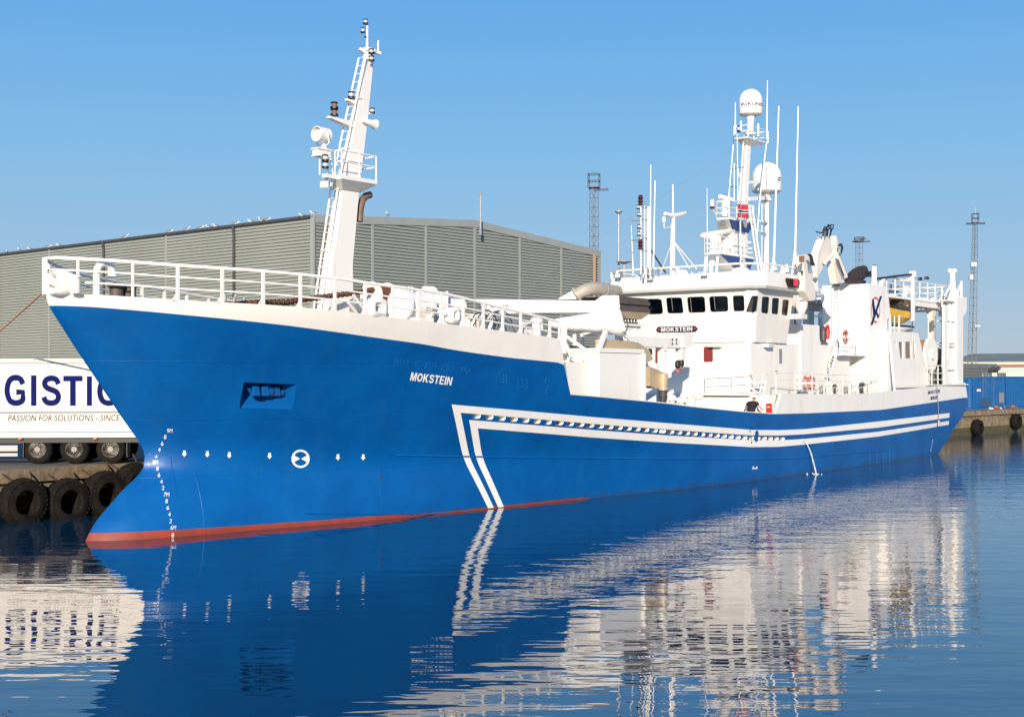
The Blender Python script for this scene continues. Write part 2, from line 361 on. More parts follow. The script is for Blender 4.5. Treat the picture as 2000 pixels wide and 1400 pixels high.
def PH(px, py, off=0.0):    # photo point lying on the port side of the hull
    lo, hi = -.2, 5.8
    for _ in range(26):
        mid = (lo + hi) / 2; s, t, z = PS(px, py, mid)
        if hb(s, z) + off > mid: lo = mid
        else: hi = mid
    return PS(px, py, (lo + hi) / 2)
def hull_line(pix):
    q = sorted((PH(*p)[0], PH(*p)[2]) for p in pix); return [a for a, _ in q], [b for _, b in q]
TOPP = hull_line([(130, 572), (200, 575), (300, 582), (420, 589), (540, 595.4), (671, 607), (731, 615), (908, 636), (1000, 648), (1094, 660)])
BWP = hull_line([(135, 596), (190, 598), (260, 604), (360, 614), (560, 635), (724, 657.5), (825, 671), (900, 685), (997, 698), (1106, 710)])
TOP_S = [-2.0] + [TOPP[0][0] - .6] + TOPP[0] + [16.89, 17.55]; TOP_Z = [7.22, 7.22] + TOPP[1] + [5.28, 4.16]
BW_S = [-2.0] + [BWP[0][0] - .6] + BWP[0][:-1] + [16.5, 16.89, 17.55]; BW_Z = [6.78, 6.78] + BWP[1][:-1] + [5.33, 5.24, 4.13]
LOWB = hull_line([(1126, 770), (1180, 775.4), (1300, 787), (1363, 795), (1456, 804), (1512, 807.7), (1580, 806), (1720, 799.5), (1880, 776)])
KNU = hull_line([(1523.5, 768), (1600, 768.5), (1686, 768), (1747, 762), (1881, 747)])
BW_S += LOWB[0][1:]; BW_Z += LOWB[1][1:]
i34 = [(a, b) for a, b in zip(*LOWB) if 17.6 < a < 34.0]
TOP_S += [a for a, _ in i34] + [33.95] + [34.5] + KNU[0][1:]; TOP_Z += [b + .04 for _, b in i34] + [3.08] + KNU[1]
def z_top(s): return float(np.interp(s, TOP_S, TOP_Z))
def z_bw(s): return float(np.interp(s, BW_S, BW_Z))
REDP = hull_line([(175, 1040), (280, 1036.5), (510, 1023), (740, 1006), (866, 999), (1000, 984.5), (1150, 969)])
def z_red(s):
    v = float(np.interp(s, REDP[0] + [24.0], REDP[1] + [-.08]))
    return v if v > .05 else -.06
S0 = [0, .1, .22, .4, .65, .95, 1.3] + [1.6 + .3 * i for i in range(25)] + [9.2, 9.6, 10.2, 11, 12, 13, 14, 15, 16, 16.5, 16.89, 17.55] + \
     [18.5 + i for i in range(16)] + [33.95, 34.5] + [35.5 + i for i in range(17)] + [52.5, 53.5, 54.5, 55.5, 56.5, 57.5, 58.5, 59.3, 60]
def s_of(s0, z):
    if s0 < 10: return s0 + s_stem(z) * (1 - s0 / 10) ** 1.5
    if s0 > 52: return s0 + (s_stern(z) - 60) * ((s0 - 52) / 8) ** 1.3
    return s0
NB = 40
def deck_z(s): return z_top(s) - .12 if s < 16.6 else (2.15 if s < 34.4 else z_top(s) - .1)
def hull_ring(s0):
    zt = z_top(s_of(s0, 7)); zb = z_bw(s_of(s0, 6.5)) if s0 < 17.55 else z_bw(s_of(s0, 3.5))
    if s0 > 16.8 and s0 < 34.2: zt = max(zt, zb + .035)
    zr = z_red(s_of(s0, .3))
    zs = [-1.6, -.6] + ([0.01, zr] if zr > .05 else [-.12, zr]) + [zr + (zb - zr) * i / NB for i in range(1, NB + 1)] + [zb + (zt - zb) * i / 3 for i in range(1, 4)]
    pts = []
    for z in zs:
        s = s_of(s0, z); pts.append((s, max(hb(s, z), .012), z))
    s, t, z = pts[-1]; ti = max(t - .14, .006); zd = deck_z(s_of(s0, 6 if s0 < 17 else 3))
    zd = min(zd, z - .05)
    td = max(min(ti, hb(s, zd) - .14), .005)
    pts += [(s, ti, z), (s, td, zd), (s, max(td * .5, .003), zd)]
    return pts
def make_hull(parent):
    mb = MB(); rows = []
    for s0 in S0:
        p = hull_ring(s0)
        port = [mb.v(q) for q in p]; star = [mb.v((q[0], -q[1], q[2])) for q in p]
        rows.append(port + star[::-1])
    n = len(rows[0]); half = n // 2
    def mat_of(i):
        k = i if i < half else n - 2 - i
        if k < 3: return 2
        if k < 3 + NB: return 0
        if k < 3 + NB + 4: return 1
        return 3
    for a, b in zip(rows, rows[1:]):
        for i in range(n):
            j = (i + 1) % n; mb.mi = 2 if i == n - 1 else (3 if i == half - 1 else mat_of(i))
            mb.f((a[i], a[j], b[j], b[i]))
    for r, rev in ((rows[0], 1), (rows[-1], 0)):   # end caps as strips so every colour stays its own
        for i in range(half - 1):
            mb.mi = mat_of(i); q = (r[i], r[i + 1], r[n - 2 - i], r[n - 1 - i]); mb.f(q[::-1] if rev else q)
    return mb.build('hull', ['blue', 'hullwhite', 'red', 'deck', 'mark'], parent, smooth=40, origin=(0, 0, 0))
SHIP = empty('fishing_vessel', 'large blue and white fishing trawler moored along the quay, bow to the left', 'fishing vessel', SHIP_M)
hull = make_hull(SHIP)
# recesses cut into the plating: anchor pocket and the row of freeing ports
cut = MB(); cut.mi = 0
q = [PH(*p) for p in ((475, 745.6), (581, 749), (572, 804.5), (464.5, 802))]
out = [(a[0], a[1] + .25, a[2]) for a in q]
inn = [(q[0][0] + .1, q[0][1] - .8, q[0][2] - .02), (q[1][0] - .1, q[1][1] - .8, q[1][2] - .02), (q[2][0] - .05, q[2][1] - .02, q[2][2] + .1), (q[3][0] + .05, q[3][1] - .02, q[3][2] + .1)]
inn2 = [lerp(out[i], inn[i], 1) for i in range(4)]
cut.hexa(out, inn2)
cut.mi = 4
s_a, s_b = PH(931, 812)[0], PH(1528, 855)[0]
PT = hull_line([(930, 810.5), (1060, 821.5), (1180, 831), (1330, 843), (1456, 853), (1533, 855)])
SLOTS = []
for i in range(36):
    s = s_a + (s_b - s_a) * i / 35; z = float(np.interp(s, PT[0], PT[1])) - .03; t = hb(s, z)
    w = .185 if i < 7 else .245; h = .078; SLOTS.append((s, z, w, h))
    ring = lambda tt, sc=1.0: [(s + w * a * sc, tt, z + h * b * sc) for a, b in ((-1, -.45), (-.75, -1), (.75, -1), (1, -.45), (1, .45), (.75, 1), (-.75, 1), (-1, .45))]
    cut.hexa(ring(t + .15), ring(t - .45, .95))
def apply_cut(o, cutter):
    global hull
    bo = o.modifiers.new('cut', 'BOOLEAN'); bo.object = cutter; bo.operation = 'DIFFERENCE'; bo.solver = 'EXACT'
    bpy.context.view_layer.update()
    dg = bpy.context.evaluated_depsgraph_get(); dg.update()
    nm = bpy.data.meshes.new_from_object(o.evaluated_get(dg)); o.modifiers.clear()
    om = o.data; nmn = om.name; o.data = nm; bpy.data.meshes.remove(om); nm.name = nmn
    bpy.data.objects.remove(cutter)
    nm.polygons.foreach_set('use_smooth', [True] * len(nm.polygons)); nm.set_sharp_from_angle(angle=R(38))
cobj = cut.build('cutter', ['blue', 'hullwhite', 'red', 'deck', 'mark'], None, smooth=0)
apply_cut(hull, cobj)
# ------------------------------------------------------------------ painted marks and fittings on the hull
OFF = .014
def H(s, z, off=OFF): return (s, hb(s, z) + off, z)
def hp(px, py): return PH(px, py, OFF)
def sz(px, py): a = PH(px, py); return (a[0], a[2])
def band(name, outer, inner, n=14):
    mb = MB(); A = dens([sz(*p) for p in outer], n); B = dens([sz(*p) for p in inner], n)
    for i in range(len(A) - 1):
        mb.f([mb.v(H(*lerp(A[i], B[i], 0))), mb.v(H(*A[i + 1])), mb.v(H(*B[i + 1])), mb.v(H(*B[i]))])
    return mb.build(name, 'mark', SHIP, smooth=60)
band('stripe', [(953, 991.5), (881.5, 789), (1160, 813.6), (1300, 825), (1467, 838.4), (1520, 839), (1571, 837), (1715, 822), (1854, 805.5)],
     [(964, 990), (899, 805), (1160, 827), (1300, 837.5), (1462, 849), (1520, 849.5), (1571, 847), (1715, 834), (1854, 814.4)])
band('stripe', [(972.6, 989.8), (915.5, 819), (1160, 838.8), (1300, 849), (1456, 858), (1520, 859), (1571, 856), (1715, 842), (1853, 821)],
     [(983.5, 988.4), (932.5, 835.4), (1160, 853.6), (1300, 863), (1466, 872), (1520, 871.5), (1571, 867), (1715, 851.4), (1852.5, 828.4)])
nb = MB(); put_block(nb, 'MOKSTEIN', (800.5, 742), (881, 752), (804, 726), hp)
nb.build('bow_name', 'mark', SHIP)
nb = MB(); put_block(nb, 'MOKSTEIN', (1813, 769), (1835, 766), (1813.5, 762.5), lambda x, y: PH(x, y, .03), .2, .16)
nb.build('stern_name', 'navy', SHIP)
nb = MB(); put_block(nb, 'BERGEN', (1818, 780), (1831, 778), (1818, 773.5), lambda x, y: PH(x, y, .03), .2, .16)
nb.build('stern_name', 'navy', SHIP)
for x, y, t in [(1220,590,'9M'),(1187,635,'8'),(1166,682,'6'),(1145,726,'4'),(1122,768,'2'),(1116,815,'8M'),(1132,862,'8'),(1143,908,'6'),(1160,955,'4'),(1172,1000,'2'),
                (1197,1048,'7M'),(1197,1096,'8'),(1207,1143,'6'),(1218,1190,'4'),(1227,1238,'2'),(1246,1285,'6M'),(1242,1340,'8')]:
    x = x / 3.683; y = y / 3.683 + 680; w = 5.2 if len(t) == 2 else 2.4
    dm = MB(); put_text(dm, t, (x - w, y + 4), (x + w, y + 4), (x - w + .6, y - 4), hp, .0); dm.build('draught_mark', 'mark', SHIP)
for i in range(6):
    dm = MB(); put_text(dm, str((8, 6, 4, 2, 4, 8)[i]), (1817 + i * .75, 880 - i * 4), (1818.6 + i * .75, 880 - i * 4), (1817 + i * .75, 877.6 - i * 4), hp, .03); dm.build('draught_mark', 'mark', SHIP)
for x, y in [(360, 885), (404.8, 886), (447.7, 888), (526.4, 889.5), (660, 892), (709.3, 892)]:
    mb = MB(); mb.f([mb.v(hp(x + a, y + b)) for a, b in ((-2.2, -6), (2.8, -6), (2.4, 0), (4.8, 0), (0, 6), (-4.8, 0), (-2.6, 0))])
    mb.build('arrow_mark', 'mark', SHIP)
mb = MB(); cx, cy = 587, 894.8
def el(r, a): return hp(cx + r * 17.8 * math.cos(a), cy + r * 17.8 * math.sin(a))
for i in range(40):
    a, b = 2 * math.pi * i / 40, 2 * math.pi * (i + 1) / 40
    mb.f([mb.v(el(1, a)), mb.v(el(1, b)), mb.v(el(.78, b)), mb.v(el(.78, a))])
for s_ in (0, math.pi):
    for i in range(6):
        a = s_ - .48 + .16 * i
        mb.f([mb.v(el(.06, s_)), mb.v(el(.78, a)), mb.v(el(.78, a + .16))])
mb.build('thruster_mark', 'mark', SHIP)
# fender strake, lower strake, butt straps and welded relics of an older name
def strake(pix, w=.05, h=.07):
    mb = MB(); P = dens([sz(*p) for p in pix], 12); rings = []
    for s, z in P:
        t = hb(s, z); rings.append([(s, t - .03, z + h), (s, t + w * .6, z + h * .7), (s, t + w, z), (s, t - .03, z - .02)])
    mb.loft(rings); mb.build('rubbing_strake', 'blue', SHIP, smooth=0)
strake([(774, 889), (1000, 893), (1160, 894), (1300, 895.5), (1470, 896.5), (1560, 894), (1640, 886), (1735, 879)])
strake([(594, 1002), (700, 1003.5), (800, 1004), (880, 1003)], .04, .04)
mb = MB()
for pix in ([(334, 888), (335, 900), (338, 920), (342, 945), (347, 975)], [(505, 890), (505, 940), (506, 1000), (507, 1030)], [(1468, 815), (1468, 880), (1467, 925)],
            [(1747, 798), (1749, 840), (1752, 875)], [(603, 930), (602, 990)], [(1840, 790), (1832, 850)]):
    P = dens([sz(*p) for p in pix], 4)
    mb = MB(); mb.tube([H(s, z, 0) for s, z in P], .012, 5); mb.build('weld_seam', 'blue', SHIP)
mb = MB()
for x0, y0, x1, y1 in [(772,700,772,712),(776,700,778,713),(783,700,783,712),(790,704,789,714),(797,703,796,713),(813,706,811,718),(815,704,822,704),(834,707,829,720),(839,704,839,716),
      (846,706,846,716),(851,707,851,717),(868,709,861,723),(873,711,873,723),(877,712,877,722),(884,712,884,723),(903,717,902,724),(907,716,907,724),(912,719,911,731),(917,716,917,726),
      (969,733,969,746),(983,730,983,747),(989,732,989,748),(1011,738,1012,756),(1019,739,1020,757),(1029,739,1030,758),(1066,736,1064,748),(1069,752,1066,768),(1073,737,1072,744)]:
    a, b = PH(x0, y0), PH(x1, y1)
    for i in range(3): mb.tube([lerp(a, b, i * .36), lerp(a, b, i * .36 + .22)], .011, 4)
mb.build('raised_lettering', 'seam', SHIP)
# weld seam frames near the stern waterline and the midship mark
mb = MB()
for x in (1698, 1712, 1725, 1736.5): mb = MB(); mb.tube([PH(x, 880 - (x - 1698) * .12, .02), PH(x + .5, 906 - (x - 1698) * .09, .02)], .011, 5); mb.build('frame_weld', 'seam', SHIP)
mb = MB(); mb.tube([PH(1470, 914, .01), PH(1479, 914, .01)], .03, 4); mb.tube([PH(1471, 911, .01), PH(1472, 911, .01)], .03, 4); mb.tube([PH(1477.5, 911, .01), PH(1478.5, 911, .01)], .03, 4)
mb.build('midship_mark', 'mark', SHIP)
for x, y in ((1463.5, 816.5), (1464, 841), (1467, 863), (745, 931), (1835, 803)): mb = MB(); mb.lathe([(.05, -.02), (.05, .03)], PH(x, y), (0, 1, 0), 8); mb.build('side_fitting', 'dark', SHIP)
for x, y in ((1469, 830), (1477, 846), (1476, 855)):
    s, t, z = PH(x, y); mb = MB(); mb.lathe([(.09, -.02), (.16, .0), (.16, .05), (.09, .06)], (s, t, z), (0, 1, 0), 12); mb.build('discharge_ring', 'blue', SHIP)
# anchor stowed in its pocket
mb = MB(); c = PS(519, 765, PH(519, 768)[1] - .36)
def ap(px, py, d=0): a = PS(px, py, c[1]); return (a[0], a[1] + d, a[2])
mb.hexa([ap(482, 757, .0), ap(560, 758, .0), ap(558, 774, .12), ap(486, 773, .12)], [ap(482, 757, .12), ap(560, 758, .12), ap(558, 774, .22), ap(486, 773, .22)])
for x0 in (482, 500, 522, 543):
    mb.hexa([ap(x0, 772, .2), ap(x0 + 14, 772, .2), ap(x0 + 12, 753, .2), ap(x0 + 3, 753, .2)], [ap(x0 + 1, 772, .3), ap(x0 + 12, 772, .34), ap(x0 + 11, 754, .31), ap(x0 + 4, 754, .29)])
mb.tube([ap(520, 775, .15), ap(520, 750, .1)], .09, 10)
mb.lathe([(.06, 0), (.13, .02), (.13, .1), (.06, .12)], ap(519, 764, .2), (0, 1, 0), 12)
mb.lathe([(.05, 0), (.1, .02), (.1, .1), (.05, .12)], ap(541, 766, .2), (0, 1, 0), 12)
mb.build('anchor', 'blue', SHIP, smooth=0)
# ------------------------------------------------------------------ water and land
def make_water():
    m = bpy.data.materials.new('harbour_water'); m.use_nodes = True
    nt = m.node_tree; n = nt.nodes; l = nt.links; b = n['Principled BSDF']
    b.inputs['Base Color'].default_value = (.006, .036, .075, 1); b.inputs['Roughness'].default_value = .015
    b.inputs['IOR'].default_value = 2.3
    tc = n.new('ShaderNodeTexCoord')
    def noise(scale, detail, sx=1.0, sy=1.0, rot=0.0):
        mp = n.new('ShaderNodeMapping'); mp.inputs['Scale'].default_value = (sx, sy, 1); mp.inputs['Rotation'].default_value = (0, 0, R(rot))
        l.new(tc.outputs['Object'], mp.inputs[0])
        z = n.new('ShaderNodeTexNoise'); z.inputs['Scale'].default_value = scale; z.inputs['Detail'].default_value = detail; z.inputs['Roughness'].default_value = .5
        l.new(mp.outputs[0], z.inputs['Vector']); return z.outputs[0]
    def math_(op, a, b_):
        q = n.new('ShaderNodeMath'); q.operation = op
        for i, x in enumerate((a, b_)):
            if isinstance(x, (int, float)): q.inputs[i].default_value = x
            else: l.new(x, q.inputs[i])
        return q.outputs[0]
    # wind patches: sheltered and smooth by the bow, ruffled further along and out in the basin
    sep = n.new('ShaderNodeSeparateXYZ'); l.new(tc.outputs['Object'], sep.inputs[0])
    mr = n.new('ShaderNodeMapRange'); mr.inputs['From Min'].default_value = -3; mr.inputs['From Max'].default_value = 14
    mr.inputs['To Min'].default_value = .16; mr.inputs['To Max'].default_value = 1
    l.new(math_('ADD', sep.outputs['X'], math_('MULTIPLY', noise(.16, 2), 9.0)), mr.inputs['Value'])
    mr.interpolation_type = 'SMOOTHSTEP'
    my = n.new('ShaderNodeMapRange'); my.interpolation_type = 'SMOOTHSTEP'; my.inputs['From Min'].default_value = 28; my.inputs['From Max'].default_value = 43; my.inputs['To Min'].default_value = .2; my.inputs['To Max'].default_value = 1
    l.new(math_('ADD', sep.outputs['Y'], math_('MULTIPLY', noise(.22, 3, .6, 1.4), 10.0)), my.inputs['Value'])
    mask = math_('MULTIPLY', mr.outputs[0], my.outputs[0])
    rip = math_('MULTIPLY', noise(5.5, 2, 1, 1.0), math_('MULTIPLY', mask, .0029))
    rip2 = math_('MULTIPLY', noise(2.2, 2, .8, 1.1, 20), math_('MULTIPLY', mask, .0080))
    swell = math_('MULTIPLY', noise(.8, 3, .34, 1.25, -6), .021)
    h = math_('ADD', math_('ADD', rip, rip2), swell)
    bp = n.new('ShaderNodeBump'); bp.inputs['Distance'].default_value = 1.0; bp.inputs['Strength'].default_value = 1.0
    l.new(h, bp.inputs['Height']); l.new(bp.outputs[0], b.inputs['Normal'])
    return m
M['water'] = make_water()
mb = MB(False); mb.poly([(-4000, -300, 0), (4000, -300, 0), (4000, 6000, 0), (-4000, 6000, 0)])
mb.build('water', 'water', kind='structure', origin=(0, 0, 0), smooth=0)
M['concrete'] = mat('weathered_concrete', (.25, .20, .13), .85, var=(1.6, (.11, .08, .045), .95), bump=(6, .03), streak=(1.1, (.12, .09, .06), .8))
M['asphalt'] = mat('quay_asphalt', (.11, .10, .095), .9, var=(.7, (.16, .15, .14), .7), bump=(20, .01))
M['algae'] = mat('tidal_algae', (.05, .045, .02), .8, var=(4, (.10, .085, .045), .8), bump=(9, .03))
def ship_w(s, t, z=0): return SHIP_M @ SL((s, t, z))
QZ = 1.68; QT = -6.7
# quay along the ship: coping + face + tidal band, land behind
def quay(name, a, b, ztop, back, setback=0.0):
    a = Vector(a); b = Vector(b); d = (b - a).normalized(); nrm = Vector((d.y, -d.x, 0))      # water side normal
    if nrm.dot(-Vector((a.x, a.y, 0))) < 0: nrm = -nrm
    A = lambda p, o, z: (p.x + nrm.x * o, p.y + nrm.y * o, z)
    mb = MB(False)
    n = max(2, int((b - a).length / 1.0))
    rnd = random.Random(3)
    for i in range(n):                            # face built of slightly uneven blocks
        p = a.lerp(b, i / n); q = a.lerp(b, (i + 1) / n); o = rnd.uniform(-.02, .02)
        mb.m(0).hexa([A(p, .18, ztop - .42), A(q, .18, ztop - .42), A(q, -1.2, ztop - .42), A(p, -1.2, ztop - .42)],
                     [A(p, .18, ztop - .004), A(q, .18, ztop - .004), A(q, -1.2, ztop - .004), A(p, -1.2, ztop - .004)])
        if setback:
            mb.m(1).hexa([A(p, -setback + o, -2), A(q, -setback + o, -2), A(q, -setback - 1, -2), A(p, -setback - 1, -2)], [A(p, -setback + o, ztop - .42), A(q, -setback + o, ztop - .42), A(q, -setback - 1, ztop - .42), A(p, -setback - 1, ztop - .42)])
            mb.m(0).hexa([A(p, 0, ztop - .85), A(q, 0, ztop - .85), A(q, -setback, ztop - .85), A(p, -setback, ztop - .85)], [A(p, 0, ztop - .42), A(q, 0, ztop - .42), A(q, -setback, ztop - .42), A(p, -setback, ztop - .42)])
            continue
        mb.m(0).hexa([A(p, o, .62), A(q, o, .62), A(q, -1, .62), A(p, -1, .62)], [A(p, o, ztop - .42), A(q, o, ztop - .42), A(q, -1, ztop - .42), A(p, -1, ztop - .42)])
        mb.m(1).hexa([A(p, .05 + o, -2), A(q, .05 + o, -2), A(q, -1, -2), A(p, -1, -2)], [A(p, .03 + o, .62), A(q, .03 + o, .62), A(q, -1, .62), A(p, -1, .62)])
    mb.build(name, ['concrete', 'algae'], kind='structure', smooth=0, origin=(a.x, a.y, 0))
    mb = MB(False); pts = [A(a, -.6, ztop), A(b, -.6, ztop)] + back
    mb.prism([(p[0], p[1], ztop - .3) for p in pts], (0, 0, .3))
    mb.build('quay_ground', 'asphalt', kind='structure', smooth=0)
qa = ship_w(-70, QT); qb = ship_w(82, QT)
qc = Vector((36.2, 104.0, 0)); qd = qc + Vector((.70, .714, 0)) * 130
quay('quay', qa, qb, QZ, [(700, 900, QZ), (-900, 900, QZ), (-300, 0, QZ)], 3.0)
quay('quay', qc - Vector((.70, .714, 0)) * 4, qd, 2.0, [(800, 400, 2), (300, 420, 2), (22, 112, 2)])

# ------------------------------------------------------------------ warehouse
M['clad'] = mat('grey_green_cladding', (.29, .305, .265), .5, var=(.25, (.25, .265, .225), .6), metal=.05, streak=(.5, (.26, .27, .23), .35))
M['flash'] = mat('cladding_trim', (.28, .30, .28), .45, var=(1, (.33, .35, .33), .5))
M['roofing'] = mat('roof_sheet', (.22, .22, .21), .6)
CZ = W(612, 420, 75); C0 = Vector((CZ.x, CZ.y, QZ)); EZ = CZ.z
DL = Vector((-.764, .645, 0)); DG_ = Vector((.647, .762, 0)); LW, LG = 72.5, 28.1
RZ = EZ + 1.0
house = empty('warehouse', 'long grey-green corrugated warehouse standing behind the moored ship', 'warehouse', Matrix.Translation(C0))
NL = Vector((-.645, -.764, 0)); NG = Vector((.762, -.647, 0))
PITCH = .20
def corrugated(mb, base, d, L, nrm, zfun, z0):    # horizontal trapezoid ribs; zfun gives the wall head along the wall
    K = [(0, .09), (.14, .075), (.146, 0), (.194, 0)]
    zmax = max(zfun(0), zfun(L), zfun(L / 2)); z = z0
    segs = 24 if abs(zfun(0) - zfun(L / 2)) > .1 else 1
    prev = None
    while z < zmax:
        for dz, o in K:
            row = []
            for i in range(segs + 1):
                u = L * i / segs; zz = min(z + dz, zfun(u))
                p = base + d * u + nrm * o; row.append(mb.v((p.x, p.y, zz)))
            if prev:
                for i in range(segs):
                    va, vb = mb.V[prev[i]], mb.V[row[i]]
                    if (va - vb).length > 1e-4 or (mb.V[prev[i + 1]] - mb.V[row[i + 1]]).length > 1e-4:
                        mb.f((prev[i], prev[i + 1], row[i + 1], row[i]))
            prev = row
        z += PITCH
for base, d, L, nrm, zf, nm_ in ((C0, DL, LW, NL, lambda u: EZ - .12, 'side_cladding'), (C0, DG_, LG, NG, lambda u: (EZ + (RZ - EZ) * (1 - abs(u - LG / 2) / (LG / 2))) - .35, 'gable_cladding')):
    mb = MB(False); corrugated(mb, base, d, L, nrm, zf, QZ + .2); mb.build(nm_, 'clad', house, smooth=0, recalc=False)
def wbox(mb, base, d, nrm, u0, u1, o0, o1, z0, z1, z0b=None, z1b=None):
    z0b = z0 if z0b is None else z0b; z1b = z1 if z1b is None else z1b
    P = lambda u, o, z: ((base + d * u + nrm * o).x, (base + d * u + nrm * o).y, z)
    mb.hexa([P(u0, o0, z0), P(u1, o0, z0b), P(u1, o1, z0b), P(u0, o1, z0)], [P(u0, o0, z1), P(u1, o0, z1b), P(u1, o1, z1b), P(u0, o1, z1)])
mb = MB(False)
wbox(mb, C0, DG_, NG, .1, LG, -.15, -.02, QZ, EZ - .3); wbox(mb, C0, DL, NL, .1, LW, -.15, -.02, QZ, EZ - .3)
pr = lambda u, v, z: ((C0 + DG_ * u + DL * v).x, (C0 + DG_ * u + DL * v).y, z)
mb.hexa([pr(LG, 0, QZ), pr(LG, LW, QZ), pr(LG - .2, LW, QZ), pr(LG - .2, 0, QZ)], [pr(LG, 0, EZ - .3), pr(LG, LW, EZ - .3), pr(LG - .2, LW, EZ - .3), pr(LG - .2, 0, EZ - .3)])
mb.hexa([pr(0, LW, QZ), pr(LG, LW, QZ), pr(LG, LW - .2, QZ), pr(0, LW - .2, QZ)], [pr(0, LW, EZ - .3), pr(LG, LW, EZ - .3), pr(LG, LW - .2, EZ - .3), pr(0, LW - .2, EZ - .3)])
mb.build('inner_wall', 'flash', house, smooth=0)
mb = MB(False)
mb.hexa([pr(-.15, -.1, EZ - .1), pr(LG / 2, -.1, RZ - .1), pr(LG / 2, LW, RZ - .1), pr(-.15, LW, EZ - .1)], [pr(-.15, -.1, EZ), pr(LG / 2, -.1, RZ), pr(LG / 2, LW, RZ), pr(-.15, LW, EZ)])
mb.hexa([pr(LG / 2, -.1, RZ - .1), pr(LG + .15, -.1, EZ - .1), pr(LG + .15, LW, EZ - .1), pr(LG / 2, LW, RZ - .1)], [pr(LG / 2, -.1, RZ), pr(LG + .15, -.1, EZ), pr(LG + .15, LW, EZ), pr(LG / 2, LW, RZ)])
mb.build('roof', 'roofing', house, smooth=0)
mb = MB(False)
wbox(mb, C0, DG_, NG, -.08, LG / 2, .03, .14, EZ - .45, EZ + .03, RZ - .45, RZ + .03); wbox(mb, C0, DG_, NG, LG / 2, LG + .08, .03, .14, RZ - .45, RZ + .03, EZ - .45, EZ + .03)
mb.build('gable_fascia', 'flash', house, smooth=0)
mb = MB(False); wbox(mb, C0, DL, NL, .1, LW, .06, .2, EZ - .14, EZ + .02); mb.build('gutter', 'dark', house, smooth=0)
mb = MB(False); wbox(mb, C0, DL, NL, -.16, .14, -.02, .12, QZ, EZ + .03); mb.build('corner_trim', 'flash', house, smooth=0)
for i in range(1, 6):
    u = LG * i / 6; zt = EZ + (RZ - EZ) * (1 - abs(u - LG / 2) / (LG / 2)) - .4
    mb = MB(False); wbox(mb, C0, DG_, NG, u - .1, u + .1, .06, .12, QZ, zt); mb.build('joint_cover', 'flash', house, smooth=0)
mb = MB(False); wbox(mb, C0, DG_, NG, LG - .12, LG + .1, -.02, .1, QZ, EZ); mb.build('corner_trim', 'flash', house, smooth=0)
mb = MB(False); mb.tube([W(1161, 610, 95.2), W(1161, 497, 95.2)], .12, 8); mb.build('downpipe', mat('copper_pipe', (.36, .20, .12), .6), house)
for i in range(1, 10):
    u = 7.25 * i
    if i % 2 == 1:
        mb = MB(False); P = lambda o, z: tuple((C0 + DL * u + NL * o)[:2]) + (z,)
        mb.tube([P(.24, EZ - .12), P(.24, EZ - .3), P(.18, EZ - .6), P(.18, QZ)], .085, 8); mb.build('downpipe', 'dark', house)
    else:
        mb = MB(False); wbox(mb, C0, DL, NL, u - .09, u + .09, .06, .12, QZ, EZ - .15); mb.build('joint_cover', 'flash', house, smooth=0)
mb = MB(False); gx = W(930, 455, 85.7); mb.tube([gx + Vector((.3, -.5, -.1)), gx + Vector((.3, -.5, 2.5))], .035, 6); mb.lathe([(.09, 0), (.09, .45)], gx + Vector((.3, -.5, -.2)), n=8)
mb.lathe([(.07, 0), (.07, .22), (.02, .3)], gx + Vector((.3, -.5, 2.45)), n=8); mb.build('lightning_rod', 'grey', house)

# ------------------------------------------------------------------ gulls on the roof
def gull(name, label, pos, face, pose):
    root = empty(name, label, 'gull', Matrix.Translation(pos) @ Matrix.Rotation(face, 4, 'Z') @ Matrix.Scale(.88, 4), 'gulls resting on the warehouse roof')
    mk = lambda: MB(False)
    mb = mk(); up = .07 if pose else -.03
    rings = []
    for x, r, z in ((-.26, .012, .14), (-.16, .055, .14), (-.02, .095, .15), (.08, .09, .18), (.13, .06, .22 + up * .4), (.16, .045, .25 + up), (.20, .05, .29 + up), (.24, .035, .29 + up), (.26, .012, .285 + up)):
        rings.append([(x, r * math.cos(a), z + r * math.sin(a) * .95) for a in [2 * math.pi * j / 10 for j in range(10)]])
    mb.m(0).loft(rings)
    for s_ in (-1, 1): mb.m(1).tube([(.0, .04 * s_, .1), (.01, .04 * s_, .0)], .008, 5)
    b = mb.build('body', ['gullwhite', 'gullleg'], None, smooth=50, origin=(0, 0, 0))
    b.parent = root
    for s_ in (-1, 1):
        mb = mk(); rings = []
        for x, w, h, z in ((.09, .01, .03, .19), (.02, .012, .065, .19), (-.12, .012, .055, .175), (-.24, .01, .025, .155), (-.33, .004, .008, .15)):
            rings.append([(x, s_ * (.088 * (1 - abs(x) * 1.8) + w * math.cos(a)), z + h * math.sin(a)) for a in [2 * math.pi * j / 8 for j in range(8)]])
        o = mb.loft(rings).build('wing', 'gullgrey', None, smooth=50, origin=(0, 0, 0)); o.parent = root
    mb = mk(); mb.tube([(.255, 0, .285 + up), (.31, 0, .275 + up)], [.014, .005], 6); o = mb.build('beak', 'gullleg', None, origin=(0, 0, 0)); o.parent = root
    return root
M['gullwhite'] = mat('white_plumage', (.78, .77, .75), .8); M['gullgrey'] = mat('grey_plumage', (.13, .14, .16), .8); M['gullleg'] = mat('gull_yellow', (.55, .34, .05), .6)
def on_side(px):          # point on the eave line above photo column px
    k = (px - CX) / F; Lp = (k * C0.y - C0.x) / (DL.x - k * DL.y); p = C0 + DL * Lp; return Vector((p.x, p.y, EZ - .03)) - NL * .05
def on_gable(px):
    k = (px - CX) / F; Lp = (k * C0.y - C0.x) / (DG_.x - k * DG_.y); p = C0 + DG_ * Lp; return Vector((p.x, p.y, EZ + (RZ - EZ) * (1 - abs(Lp - LG / 2) / (LG / 2)) + .02)) - NG * .05
g = 0; protos = {}
